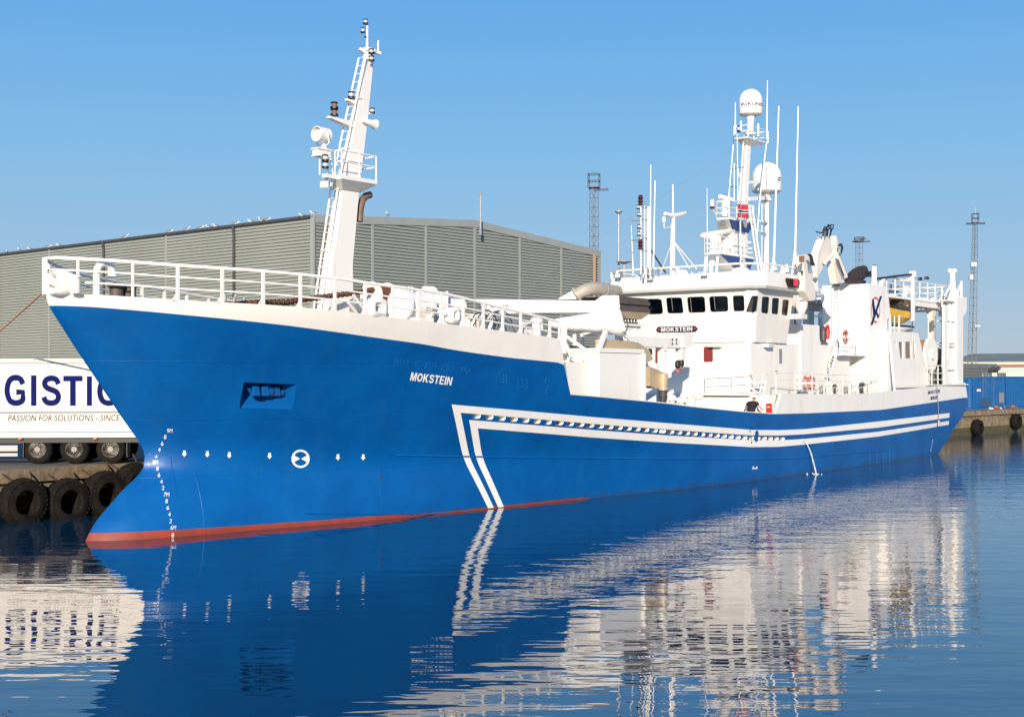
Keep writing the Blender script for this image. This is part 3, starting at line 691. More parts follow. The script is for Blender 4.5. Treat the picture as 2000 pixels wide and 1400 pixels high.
GL = [(12, 0, 'leftmost crouching gull on the warehouse eave at the photo edge'), (36, 1, 'upright gull near the far left end of the warehouse eave'), (57, 0, 'crouching gull just left of the bow rail on the eave'),
      (94, 0, 'low gull on the eave right above the bow rail end'), (114, 0, 'dark backed gull on the eave above the bow vent pipe'), (244, 1, 'lone dark upright gull on the eave right of a downpipe'),
      (331, 0, 'crouching gull on the eave above a wall joint'), (364, 1, 'slim upright white gull left of the roof edge middle'), (391, 0, 'small pale gull sitting between two larger gulls'),
      (406, 0, 'grey winged gull sitting left of the second dark downpipe'), (420, 0, 'low white gull close beside the grey winged gull'), (460, 0, 'gull sitting directly over the second dark downpipe'),
      (489, 0, 'crouching gull on the eave short of a pair of gulls'), (509, 1, 'upright gull, left one of the pair near the corner'), (521, 0, 'crouching gull, right one of the pair near the corner'),
      (589, 0, 'low white gull on the eave near the warehouse corner')]
rg = random.Random(5)
for px, pose, lab in GL:
    if pose not in protos: protos[pose] = gull('gull', lab, on_side(px), rg.uniform(-.4, 3.4), pose)
    else: copy_tree(protos[pose], Matrix.Translation(on_side(px)) @ Matrix.Rotation(rg.choice([.3, .1, 2.9, 3.3, 3.0]), 4, 'Z') @ Matrix.Scale(.88, 4), lab)
copy_tree(protos[0], Matrix.Translation(on_gable(613)) @ Matrix.Rotation(3, 4, 'Z') @ Matrix.Scale(.88, 4), 'gull crouching right on the warehouse corner left of the mast')
copy_tree(protos[1], Matrix.Translation(on_gable(758)) @ Matrix.Rotation(2, 4, 'Z') @ Matrix.Scale(.95, 4), 'single upright gull on the gable right of the brown exhaust pipe')
# ------------------------------------------------------------------ forecastle
def lamp(parent, pos, r=.09, h=.34, name='navigation_light', glass='lamp', stacked=1):
    s, t, z = pos; mb = MB(); hh = h / stacked
    for i in range(stacked):
        z0 = z + i * hh
        mb.m(0).lathe([(r * 1.15, 0), (r * 1.15, hh * .28), (r * .8, hh * .3)], (s, t, z0), n=10)
        mb.m(1).lathe([(r * .82, hh * .28), (r * .82, hh * .78)], (s, t, z0), n=10)
        mb.m(0).lathe([(r * 1.0, hh * .76), (r * 1.1, hh * .8), (r * .9, hh * .96), (.02, hh)], (s, t, z0), n=10)
    return mb.build(name, ['black', glass], parent)
def flood(parent, pos, sz_=.3, face=(0, -1)):    # box floodlight; face = (ds, dt) direction it looks
    s, t, z = pos; a = Vector((face[0], face[1], 0)).normalized(); b = Vector((-a.y, a.x, 0)); c = Vector((s, t, z)); w = sz_ / 2
    mb = MB(); q = [(-1, -.75), (1, -.75), (1, .75), (-1, .75)]
    back = [tuple(c - a * .05 + b * i * w * .7 + Vector((0, 0, j * w * .7 + .03))) for i, j in q]; fr = [tuple(c + a * .12 + b * i * w + Vector((0, 0, j * w - .02))) for i, j in q]
    mb.m(0).hexa(back, fr)
    f2 = [tuple(c + a * .125 + b * i * w * .82 + Vector((0, 0, j * w * .8 - .02))) for i, j in q]; f3 = [tuple(Vector(p) + a * .01) for p in f2]
    mb.m(1).hexa(f2, f3)
    mb.m(0).tube([tuple(c + Vector((0, 0, -w))), tuple(c + Vector((0, 0, -w - .12)))], .02, 5)
    return mb.build('floodlight', ['grey', 'lamp'], parent, smooth=0)
def zt(s): return z_top(s)
bow = []
for s0 in (16.45, 15, 13.5, 12, 10.5, 9, 7.6, 6.4, 5.2, 4, 3, 2, 1.1, .5, .15):
    s = s_of(s0, 7.2); bow.append((s, max(hb(s, zt(s)) - .07, .05), zt(s)))
star = [(a, -b, c) for a, b, c in bow[::-1]]
def rh_(s): return float(np.interp(s, [10.5, 16.4], [1.0, .62]))
mb = MB(); full = bow + star
for lv, r_ in ((1, .052), (.66, .028), (.33, .028)): mb.tube([(p[0], p[1], p[2] + rh_(p[0]) * lv) for p in full], r_, 7)
mb.build('forecastle_rail', 'white', SHIP)
PX = [(88, 570), (155, 573), (262, 580), (350, 586), (437, 591), (517, 595), (589.5, 601), (657, 606), (716, 614), (770, 620), (820, 626), (864, 631), (908, 636), (947, 641), (985, 646.5), (1020, 650.5), (1055, 655), (1077, 657.5), (1096, 660)]
for i, (px, py) in enumerate(PX):
    s, t, z = PH(px, py); z = zt(s); t = max(hb(s, z) - .07, .03)
    for sg in (1, -1):
        mb = MB(); w = .028 if i in (1, 2) else .047
        mb.box(s - w, s + w, sg * t - .03, sg * t + .03, z - .06, z + rh_(s) - .02)
        if i > 2: mb.hexa([(s - .2, sg * t - .02, z - .02), (s, sg * t - .02, z - .02), (s, sg * t - .02, z + .26)], [(s - .2, sg * t + .02, z - .02), (s, sg * t + .02, z - .02), (s, sg * t + .02, z + .26)])
        mb.build('rail_post', 'white', SHIP, smooth=0)
# fairleads with oval mouths
def fairlead(px, py, w, h, dt=.0, tt=None):
    s, t, z = PH(px, py); t = (tt if tt is not None else t) - dt; mb = MB(); n = 20; rings = []
    def oval(a, b, tt):
        o = []
        for j in range(n):
            q = 2 * math.pi * j / n; cx_ = math.copysign(abs(math.cos(q)) ** .55, math.cos(q)); sy = math.copysign(abs(math.sin(q)) ** .55, math.sin(q))
            o.append((s + a * cx_, tt, z + b * sy))
        return o
    rings = [oval(w * .9, h * .9, t - .3), oval(w, h, t - .22), oval(w, h, t - .02), oval(w * .92, h * .92, t + .05), oval(w * .5, h * .55, t + .08), oval(w * .30, h * .40, t + .0), oval(w * .22, h * .34, t - .1), oval(w * .2, h * .3, t - .3)]
    mb.loft(rings, cap=False); I = [len(mb.V) - n + k for k in range(n)]; mb.m(1).f(I)
    return mb.build('fairlead', ['white', 'rust'], SHIP, smooth=60)
fairlead(744, 600, .42, .31, .1); fairlead(893, 615, .27, .28, .1)
s, t, z = PS(110, 553, .35)
mb = MB(); n = 20
def bo_(a, b, ss, dz=0): return [(ss, t + a * math.copysign(abs(math.cos(2 * math.pi * j / n)) ** .6, math.cos(2 * math.pi * j / n)), z + dz + b * math.copysign(abs(math.sin(2 * math.pi * j / n)) ** .6, math.sin(2 * math.pi * j / n))) for j in range(n)]
mb.loft([bo_(.3, .32, s + .45), bo_(.34, .36, s + .3), bo_(.34, .36, s - .05), bo_(.28, .30, s - .16), bo_(.17, .2, s - .08), bo_(.12, .15, s + .3)], cap=True).build('fairlead', 'white', SHIP, smooth=60)
mb = MB(); a = PS(147, 572, .9); b = PS(147, 537, .9); mb.lathe([(.15, 0), (.15, b[2] - a[2] - .08), (.19, b[2] - a[2] - .06), (.19, b[2] - a[2])], a); mb.build('bollard', 'white', SHIP)
for px in (228, 252):
    mb = MB(); a = PS(px, 577, 1.1); mb.lathe([(.2, -.2), (.2, .22), (.26, .25), (.26, .32), (.1, .34)], a); mb.build('bollard', 'brown', SHIP)
mb = MB(); a = PS(189, 578, 1.0); R0 = .26; q = [(a[0], a[1], a[2]), (a[0], a[1], PS(189, 531, 1.0)[2])]
q += [(q[1][0] + R0 - R0 * math.cos(x), a[1], q[1][2] + R0 * math.sin(x)) for x in [math.pi * i / 8 for i in range(1, 9)]]; q += [(q[-1][0], a[1], q[-1][2] - .12)]
mb.tube(q, [.105] * (len(q) - 2) + [.12, .14], 12); mb.build('gooseneck_vent', 'white', SHIP)
for px, tt in ((450, 1.8), (470, 1.2), (700, 1.0)):
    mb = MB(); a = PS(px, 592, tt); mb.box(a[0] - .3, a[0] + .3, tt - .15, tt + .15, a[2] - .3, a[2] + .05); mb.tube([(a[0] - .2, tt, a[2]), (a[0] - .2, tt, a[2] + .28)], .05, 6); mb.tube([(a[0] + .15, tt, a[2]), (a[0] + .15, tt, a[2] + .2)], .05, 6); mb.build('deck_fitting', 'grey', SHIP)
# foremast: raked box column with ladder, crosstrees, lamps
MS = [(606, 642, 690, .30), (511, 651, 689, .26), (354, 672.7, 702.5, .21), (280, 687, 712, .17), (220, 698, 719, .15), (120, 716, 729, .105), (97, 719, 731, .10)]
rings = []; MC = []
for y, c, r_, hw in MS:
    a = PS(c, y, hw); b = PS(r_, y, hw); rings.append([(a[0], -hw, a[2]), (b[0], -hw, a[2]), (b[0], hw, a[2]), (a[0], hw, a[2])]); MC.append((a[2], a[0], b[0], hw))
r0 = rings[0]; rings.insert(0, [(p[0], p[1], 6.2) for p in r0])
mb = MB(); mb.loft(rings); FM = mb.build('foremast', 'white', SHIP, smooth=0)
def ms(z):
    zz = [m_[0] for m_ in MC]; return [float(np.interp(z, zz, [m_[k] for m_ in MC])) for k in (1, 2, 3)]
mb = MB(); z0, z1 = 6.8, MC[-1][0] - .3; n = int((z1 - z0) / .3)
L1 = []; L2 = []
for i in range(n + 1):
    z = z0 + (z1 - z0) * i / n; s0, s1, hw = ms(z); L1.append((s0 - .16, -hw - .06, z)); L2.append((s0 - .16, -hw + .30, z))
mb.tube([L1[0], L1[len(L1)//2], L1[-1]], .035, 6); mb.tube([L2[0], L2[len(L2)//2], L2[-1]], .03, 6)
for a, b in zip(L1, L2): mb.tube([a, b], .014, 5)
for i in range(2, n, 6): mb.tube([L2[i], (L2[i][0] + .2, L2[i][1], L2[i][2])], .02, 5); mb.tube([L1[i], (L1[i][0] + .2, L1[i][1] + .12, L1[i][2])], .02, 5)
mb.build('ladder', 'white', FM)
# main mast platform
a, b = PS(667, 338, .66), PS(737, 350, .66); zp = PS(667, 340, .66)[2]; ts_ = PF(652, 338, a[0])[1]
mb = MB(); P_ = [(a[0], ts_), (b[0], -.3), (b[0], .66), (a[0], .66)]
s0, s1, hw = ms(zp - .4)
mb.hexa([(s0 - .1, -hw - .05, zp - .42), (s1 + .1, -hw - .05, zp - .42), (s1 + .1, hw + .05, zp - .42), (s0 - .1, hw + .05, zp - .42)], [(x, y, zp - .14) for x, y in P_])
mb.hexa([(x, y, zp - .14) for x, y in P_], [(x, y, zp) for x, y in P_])
c0 = PS(628, 333, .2); mb.box(c0[0], a[0] + .02, ts_ - .06, .42, zp - .14, zp - .01)
mb.build('platform', 'white', FM, smooth=0)
mb = MB(); rail(mb, [(a[0] + .03, ts_ + .02, zp), (a[0] + .03, .63, zp), ((a[0] + b[0]) / 2, .63, zp), (b[0] - .03, .63, zp), (b[0] - .03, -.27, zp)], .86, (1, .55), .026, .03); mb.build('platform_rail', 'white', FM)
# searchlight on its box
c = PS(629, 263, 0); mb = MB(); d = .27
mb.m(0).lathe([(.2, .3), (d, .24), (d, -.28), (d * .92, -.29), (d * .9, -.12)], c, (1, 0, 0), 18); mb.m(1).lathe([(d * .89, -.14), (d * .89, -.12)], c, (1, 0, 0), 18)
mb.m(0)
for sg in (-1, 1): mb.tube([(c[0], c[1] + sg * .3, c[2]), (c[0] + .05, c[1] + sg * .3, c[2] - .3), (c[0] + .1, c[1], c[2] - .42)], .03, 6)
mb.lathe([(.14, -.62), (.1, -.42), (.05, -.3)], (c[0] + .1, c[1], c[2]), n=10)
mb.build('searchlight', ['white', 'lamp'], FM)
a1, b1 = PS(622, 290, .15), PS(646, 306, .15); mb = MB(); mb.box(a1[0], b1[0], -.15, .15, b1[2], a1[2]); mb.box(a1[0] - .05, b1[0] + .05, -.19, .19, a1[2], a1[2] + .05); mb.box(a1[0] - .03, b1[0] + .03, -.17, .17, b1[2] - .03, b1[2])
for sg in (-.12, .12): mb.tube([(b1[0], sg, b1[2]), (b1[0] + .15, sg, zp)], .03, 6)
mb.tube([(a1[0] + .2, 0, b1[2]), (c0[0] + .1, 0, zp)], .03, 6); mb.build('lamp_box', 'white', FM, smooth=0)
lamp(FM, PS(635.5, 328, .3), .11, .48, stacked=2)
flood(FM, (c0[0] + .25, .15, zp - .33), .36, (-1, .4)); mb = MB(); mb.bar((c0[0] + .3, .15, zp - .1), (c0[0] + .25, .15, zp - .3), .06); mb.build('lamp_bracket', 'white', FM)
# crosstrees
def arm(px0, py0, px1, py1, t0, w=.16, w1=.30):
    a = PS(px0, py0, t0); b = PS(px1, py1, 0); mb = MB()
    mb.hexa([(a[0], a[1] - w / 2, a[2] - .06), (a[0], a[1] + w / 2, a[2] - .06), (a[0], a[1] + w / 2, a[2]), (a[0], a[1] - w / 2, a[2])],
            [(b[0] + .2, -w1 / 2, b[2] - .16), (b[0] + .2, w1 / 2, b[2] - .16), (b[0] + .2, w1 / 2, a[2]), (b[0] + .2, -w1 / 2, a[2])])
    mb.lathe([(w * .6, -.05), (w * .6, .01)], a, n=10)
    mb.build('crosstree', 'white', FM, smooth=0); return a
a = arm(644, 228, 688, 244, 0, .2); lamp(FM, (PS(653, 226, 0)), .13, .5, glass='amber', stacked=2)
a = arm(678, 194, 698, 202, 0); lamp(FM, PS(686, 192, 0), .11, .26)
a = PS(727, 221, .2); lamp(FM, a, .09, .2)
mb = MB(); mb.bar((a[0], a[1], a[2]), (a[0] - .35, 0, a[2]), .05); mb.build('crosstree', 'white', FM)
a, b = PS(702, 236, .1), PS(733, 236, .15); mb = MB(); mb.lathe([(.05, 0), (.09, .15), (.13, .5), (.19, .66), (.17, .67), (.08, .4)], (a[0], .25, a[2]), (1, 0, -.06), 14); mb.build('fog_horn', 'white', FM)
a = PS(717, 97, 0); b = PS(743, 104, .1); c = PS(702, 95, -.1)
mb = MB(); mb.bar((a[0], 0, a[2]), (b[0], b[1], b[2]), .1, .1); mb.bar((a[0], 0, a[2] - .15), (c[0], c[1], c[2]), .12, .1); mb.box(a[0] - .12, a[0] + .3, -.16, .16, a[2] - .05, a[2] + .06)
mb.tube([PS(738, 103, .1), PS(739, 79, .1)], .03, 6); mb.tube([PS(717, 95, 0), PS(717.5, 47, 0)], [.05, .035], 8); mb.build('mast_head', 'white', FM)
lamp(FM, PS(714, 47, 0), .085, .19); lamp(FM, PS(708.5, 64, 0), .07, .2)
mb = MB(); mb.tube([PS(712, 71, 0), PS(717, 73, 0)], .03, 6); mb.build('lamp_bracket', 'black', FM)
lamp(FM, PS(725.5, 105, .35), .1, .19); lamp(FM, PS(725.5, 119, .35), .1, .19)
mb = MB(); mb.tube([PS(702, 432, .05), PS(704, 405, .05), PS(708, 390, .05), PS(715, 382, .05), PS(723, 380, .05)], .13, 12); a = PS(703, 415, 0); mb.bar(a, (a[0] - .3, 0, a[2]), .08); mb.build('exhaust_pipe', mat('sooty_pipe', (.20, .12, .075), .6, var=(4, (.09, .06, .05), .8)), FM)
a, b = PS(686, 545, .3), PS(700, 606, .3); mb = MB(); mb.prism([(a[0] - .05, -.02, a[2]), (b[0], -.02, b[2] - .3), (a[0] - .1, -.02, b[2] - .3)], (0, .04, 0)); mb.build('mast_bracket', 'white', FM)
# windlass, chain, winches
mb = MB(); a = PS(738, 571, .2)
mb.m(0).lathe([(.55, -.06), (.55, 0), (.3, 0), (.3, .75), (.55, .75), (.55, .81)], (a[0] - .3, a[1], a[2] - .15), (1, 0, 0), 18)
WL_ = mb.build('windlass', ['white'], SHIP)
mb = MB(); k = 0
for j in range(9):
    for i in range(22):
        q = 2 * math.pi * i / 22; c = (a[0] - .26 + .083 * j, a[1] + .40 * math.cos(q), a[2] - .15 + .40 * math.sin(q))
        if math.cos(q) > -.3 : mb.torus(c, (math.sin(i * 1.57) * .8, math.cos(q), math.sin(q) * .8), .055, .022, 8, 5, 1.0)
mb.build('chain_drum', 'rust', WL_)
cp = [PS(x, y, t_) for x, y, t_ in ((448, 596, 2.2), (478, 592, 2.0), (520, 590, 1.8), (560, 590, 1.5), (600, 583, 1.2), (640, 578, .9), (680, 573, .7), (712, 568, .4), (738, 563, .3))]
pts = dens(cp, 9); mb = MB()
for i, (p, q) in enumerate(zip(pts, pts[1:])):
    d = (Vector(q) - Vector(p)).normalized(); x = d.cross(Vector((0, 0, 1))).normalized(); ax = x if i % 2 else d.cross(x)
    c = (Vector(p) + Vector(q)) / 2; ax.normalize(); ex = d; ey = ax.cross(d); I = []
    for u in range(10):
        an = 2 * math.pi * u / 10; dd = ex * math.cos(an) * .15 + ey * math.sin(an) * .075; nn = (ex * math.cos(an) * .6 + ey * math.sin(an)).normalized()
        I.append([mb.v(tuple(c + dd + nn * .032 * math.cos(2 * math.pi * w / 5) + ax * .032 * math.sin(2 * math.pi * w / 5))) for w in range(5)])
    for u in range(10):
        for w in range(5): mb.f((I[u][w], I[(u + 1) % 10][w], I[(u + 1) % 10][(w + 1) % 5], I[u][(w + 1) % 5]))
mb.build('anchor_chain', 'rust', WL_)
mb = MB(); a = PS(805, 596, 1.4); mb.lathe([(.5, -.7), (.62, -.68), (.62, -.56), (.5, -.54), (.5, .5), (.62, .52), (.62, .66), (.3, .7)], a, (1, 0, 0), 20); mb.box(a[0] - .5, a[0] + .5, a[1] - .6, a[1] + .6, a[2] - .9, a[2] - .45); mb.build('winch_drum', 'white', WL_)
for px, py, tt, r_, L_ in ((858, 590, 1.2, .36, .4), (884, 597, .6, .3, .5), (838, 572, .3, .28, .3)):
    mb = MB(); a = PS(px, py, tt); mb.lathe([(r_ * .6, -L_), (r_, -L_ * .8), (r_, L_ * .6), (r_ * .7, L_), (.05, L_ * 1.1)], a, (.8, .6, 0), 14); mb.box(a[0] - .3, a[0] + .3, a[1] - .25, a[1] + .25, a[2] - .8, a[2] - .2); mb.build('winch_motor', 'white', WL_)
for x0, y0, x1, y1, tt in ((855, 574, 855, 590, 1.5), (873, 568, 873, 620, 1.9), (846, 560, 848, 585, .8), (799, 559, 799, 572, .6), (805, 560, 805, 575, .6), (840, 612, 905, 622, 1.8), (842, 604, 900, 612, 1.6), (830, 598, 870, 605, 2.1), (690, 575, 712, 605, 2.0), (680, 590, 700, 615, 2.2)):
    mb = MB(); mb.tube([PS(x0, y0, tt), PS(x1, y1, tt)], .05, 6); mb.build('winch_pipe', 'white', WL_)
rh = random.Random(2)
for i, (x, y) in enumerate(((925, 622), (938, 618), (952, 622), (966, 618))):
    mb = MB(); tt = 2.6 + .2 * i; mb.tube([PS(x - 14, y + 18, tt), PS(x - 6, y + 4, tt), PS(x + 4, y - 10, tt), PS(x + 16, y - 14, tt), PS(x + 28, y - 4, tt), PS(x + 34, y + 12, tt)], .025, 6); mb.build('hydraulic_hose', 'dark', WL_)
mb = MB(); a = PS(975, 628, 2.2); mb.box(a[0] - .5, a[0] + .7, 1.6, 2.6, a[2] - .5, a[2] + .15); mb.tube([(a[0], 2.2, a[2]), (a[0] - .2, 2.2, a[2] + .4)], .12, 8); mb.tube([(a[0] + .4, 2.2, a[2]), (a[0] + .2, 2.2, a[2] + .35)], .1, 8); mb.build('valve_chest', 'grey', WL_, smooth=0)
rp = random.Random(11)
for i in range(13):
    px = 868 + i * 15; y = 626 + (px - 868) * .12; tt = rp.uniform(1.2, 3.6); h = rp.uniform(.25, .6); w = rp.uniform(.08, .2); a = PS(px, y, tt); mb = MB()
    if i % 3 == 0: mb.lathe([(w, -.4), (w, h * .6), (w * 1.4, h * .62), (w * 1.4, h * .8), (w * .5, h)], a, n=12); mb.build('deck_vent', 'white', WL_)
    elif i % 3 == 1: mb.box(a[0] - w, a[0] + w * 1.6, tt - w, tt + w, a[2] - .4, a[2] + h * .7); mb.build('deck_box', ['white', 'grey', 'brown'][i % 2], WL_, smooth=0, bevel=.02)
    else: mb.tube([(a[0] - .5, tt, a[2] - .3), (a[0] - .45, tt, a[2] + h * .6), (a[0] + .1, tt, a[2] + h * .8), (a[0] + .7, tt + .1, a[2] + h * .75), (a[0] + .75, tt + .1, a[2] - .3)], .05, 7); mb.build('winch_pipe', 'white', WL_)
# deck crane stowed across the forecastle
mb = MB()
bp_ = [(927, 583, 52.4), (1200, 587, 54), (1212, 596, 54), (1206, 611, 54), (1184, 610, 54), (973, 612, 52.6), (952, 606, 52.5)]
vd = Vector(PY(1000, 600, 53.2)) - Vector(PY(1000, 600, 52.4)); vd.z = 0
mb.prism([PY(*p) for p in bp_], tuple(vd)); CR = mb.build('deck_crane', 'white', SHIP, smooth=0, bevel=.04)
mb = MB()
vn = -.012 * vd.normalized()
put_text(mb, 'SWL  4T  13M', (935, 602), (992, 601), (935, 595), lambda x, y: tuple(Vector(PY(x, y, 52.4 + 1.6 * (x - 927) / 273)) + vn * 6), .0)
mb.build('load_marking', 'dark', CR)
mb = MB(); rg2 = random.Random(9)
prof = [(1073, 634, 7), (1085, 634, 12), (1110, 633, 15), (1135, 631, 17), (1160, 628, 20), (1180, 623, 26), (1198, 621, 32), (1210, 630, 26), (1217, 640, 10)]
rings = []
for px, py, h_ in prof:
    rings.append([tuple(Vector(PY(px, py + h_ * math.sin(q) * (1 + .08 * rg2.uniform(-1, 1)), 53.2)) + vd.normalized() * (.55 * math.cos(q) - .3)) for q in [2 * math.pi * j / 16 for j in range(16)]])
mb.loft(rings); mb.build('canvas_cover', 'canvas', CR, smooth=50)
mb = MB(); mb.prism([PY(*p) for p in ((1085, 626, 53.3), (1190, 620, 53.9), (1200, 647, 53.9), (1098, 648, 53.3), (1080, 640, 53.2))], tuple(vd * .7)); mb.build('jib', 'white', CR, smooth=0, bevel=.03)
for p, q, w in (((1102, 640, 53), (1100, 690, 53), .17), ((1103, 654, 52.8), (1150, 687, 53.2), .12), ((1101, 664, 52.8), (1117, 696, 52.9), .12), ((1183, 647, 53.6), (1166, 690, 53.3), .16), ((1122, 650, 54.5), (1122, 690, 54.5), .14)):
    mb = MB(); mb.bar(PY(p[0], p[1], p[2] - 1.3), PY(q[0], q[1], q[2] - 1.6), w); mb.build('crane_strut', 'white', CR, smooth=0)
mb = MB(); mb.tube([PY(x, y, 54.5) for x, y in ((1040, 612), (1075, 600), (1120, 592), (1165, 590), (1195, 596))], .03, 6); mb.build('crane_cable', 'dark', CR)
mb = MB(); mb.tube([PY(x, y, 53.0) for x, y in ((1211, 610), (1224, 622), (1227, 636), (1222, 648), (1205, 655))], .025, 6); mb.build('crane_cable', 'dark', CR)
mb = MB(); mb.hexa([PY(*p) for p in ((1090, 583, 55), (1121, 565, 55), (1126, 583, 55))], [PY(*p) for p in ((1090, 583, 56), (1121, 565, 56), (1126, 583, 56))]); mb.build('crane_plate', 'white', CR, smooth=0)
mb = MB(); mb.hexa([PY(*p) for p in ((1160, 588, 55), (1177, 576, 55), (1209, 576, 55), (1211, 612, 55), (1160, 612, 55))], [PY(*p) for p in ((1160, 588, 56.5), (1177, 576, 56.5), (1209, 576, 56.5), (1211, 612, 56.5), (1160, 612, 56.5))]); mb.build('crane_house', 'white', CR, smooth=0, bevel=.03)
# fish pump hose over the crane house
mb = MB(); pth = [PY(x, y, Y) for x, y, Y in ((1127, 575, 55), (1133, 571, 55), (1143, 566, 55), (1154, 563, 55.2), (1166, 562.5, 55.5), (1180, 564.5, 56), (1194, 567, 56.5), (1206, 569, 57))]
mb.tube(pth, [.27, .27, .28, .29, .28, .27, .27, .27], 16); FH = mb.build('fish_hose', 'hosegrey', SHIP)
mb = MB(); d = Vector(pth[1]) - Vector(pth[0]); mb.lathe([(.36, -.08), (.36, .04), (.29, .05)], pth[0], tuple(d), 16); mb.build('hose_flange', 'hosegrey', FH)
for i in (5,):
    mb = MB(); d = Vector(pth[i + 1]) - Vector(pth[i]); mb.lathe([(.31, -.05), (.31, .05)], pth[i], tuple(d), 16); mb.lathe([(.3, .2), (.3, .26)], pth[i], tuple(d), 16); mb.build('hose_clamp', 'grey', FH)
# fish separator: ribbed brown box over a sheet-metal hopper
SEP = MB(); s0 = PS(1211, 600, 2.6)[0]; s1 = PS(1270, 600, 2.6)[0]
def sp(px, py): return PS(px, py, 2.6)[2]
z1, z0 = PS(1240, 580, 2.6)[2], PS(1240, 608, 2.6)[2]
for i in range(4):
    za = z0 + (z1 - z0) * i / 4; zb_ = z0 + (z1 - z0) * (i + 1) / 4
    SEP.box(s0, s1, .4, 2.6 - (.09 if i % 2 else 0), za, zb_)
SEP = SEP.build('fish_separator', 'brown', SHIP, smooth=0)
mb = MB(); z2 = PS(1240, 622, 2.6)[2]; mb.hexa([(s0, .5, z2), (s1 - .6, .5, z2), (s1 - .6, 2.5, z2), (s0, 2.5, z2)], [(s0, .4, z0 - .01), (s1, .4, z0 - .01), (s1, 2.62, z0 - .01), (s0, 2.62, z0 - .01)]); mb.build('hopper', 'duct', SEP, smooth=0)
z3 = PS(1240, 632, 2.6)[2]; z4 = PS(1240, 653, 2.6)[2]
mb = MB(); mb.box(s0 - .2, s1 - .7, .5, 2.7, z3 - .1, z3); mb.hexa([(s0 - .2, .6, z4), (s0 + .2, .6, z4), (s0 + .2, 2.5, z4), (s0 - .2, 2.5, z4)], [(s0 - .2, .6, z3 - .1), (s1 - .9, .6, z3 - .1), (s1 - .9, 2.6, z3 - .1), (s0 - .2, 2.6, z3 - .1)]); mb.build('drip_tray', 'white', SEP, smooth=0)
for i in range(7):
    mb = MB(); x = s0 + .2 + (s1 - s0 - 1) * i / 6; mb.lathe([(.1, 0), (.12, .06), (.05, .1)], (x, 2.35, z3), n=8); mb.tube([(x, 2.35, z3), (x, 2.35, z2)], .04, 6); mb.build('separator_roller', 'dark', SEP)
for x in (s0 - .1, s1 - .8):
    for y in (2.5, .7): mb = MB(); mb.bar((x, y, z3), (x, y, 5.0), .12); mb.build('separator_leg', 'white', SEP, smooth=0)
# deckhouse under the break of the forecastle
mb = MB(); a = PS(1170, 690, 4.1); b = PS(1255, 690, 4.1); zt_ = PS(1170, 687, 4.1)[2]
mb.box(a[0], b[0], -4.1, 4.1, 2.1, zt_); DH = mb.build('fore_deckhouse', 'white', SHIP, smooth=0, bevel=.03)
mb = MB(); mb.box(a[0] - .05, b[0] + .05, -4.15, 4.15, zt_, zt_ + .17); mb.build('roof_rim', 'white', DH, smooth=0)
mb = MB(); mb.box(b[0] - .02, b[0] + .08, 3.9, 4.22, 2.1, zt_); mb.build('corner_post', 'white', DH, smooth=0)
mb = MB(); mb.hexa([(16.2, -4.1, 2.1), (a[0], -4.1, 2.1), (a[0], 3.7, 2.1), (17.0, 3.7, 2.1)], [(16.2, -4.1, zt_ - .4), (a[0], -4.1, zt_ - .4), (a[0], 3.7, zt_ - .4), (16.6, 3.7, zt_ - .4)]); mb.build('forward_wall', 'white', DH, smooth=0)
for p, q in (((1112, 697), (1142, 710)), ((1112, 716), (1140, 700))):
    mb = MB(); mb.bar(PF(*p, a[0] - .35), PF(*q, a[0] - .35), .1); mb.build('cross_brace', 'white', DH, smooth=0)
mb = MB(); mb.box(a[0] - 1.0, a[0] + 1.6, .2, 2.6, zt_ + .1, zt_ + .3); mb.build('hatch', 'dark', DH, smooth=0, bevel=.03)
mb = MB(); mb.box(17.2, 20.0, -2, 1.8, 5.3, 6.7); mb.build('winch_house', 'white', DH, smooth=0, bevel=.05)
# square discharge duct, elbow and round down pipe
def duct(pts, w, h, name):
    mb = MB(); rings = []
    for i, (p, ang) in enumerate(pts):
        s, t, z = p; c, sn = math.cos(ang), math.sin(ang); ww = w[i] if isinstance(w, list) else w; hh = h[i] if isinstance(h, list) else h
        rings.append([(s - sn * hh * e * 1, t + ww * f_, z + c * hh * e) for e, f_ in ((-1, -1), (-1, 1), (1, 1), (1, -1))])
    mb.loft(rings); return mb.build(name, 'duct', SHIP, smooth=0)
dd = duct([(PS(1172, 673, 3.3), -.05), (PS(1214, 677, 3.3), -.12), (PS(1234, 681, 3.3), -.45), (PS(1250, 692, 3.3), -.95), (PS(1257, 706, 3.3), -1.3)], .24, [.24, .27, .31, .40, .42], 'discharge_duct')
dd2 = duct([(PS(1262, 734, 3.5), .05), (PS(1274, 739, 3.5), -.2), (PS(1292, 744, 3.5), -.35)], .2, [.42, .42, .33], 'duct_elbow')
mb = MB(); a = PS(1295, 729, 3.8); b = PS(1295, 761, 3.8); c = PS(1295, 790, 3.8); mb.m(0).lathe([(.215, 0), (.215, a[2] - b[2])], b, n=18); mb.m(1).lathe([(.14, c[2] - b[2]), (.175, -.3), (.195, -.28), (.195, -.24), (.18, -.22), (.2, 0)], b, n=18); mb.build('down_pipe', ['duct', 'dark'], SHIP)
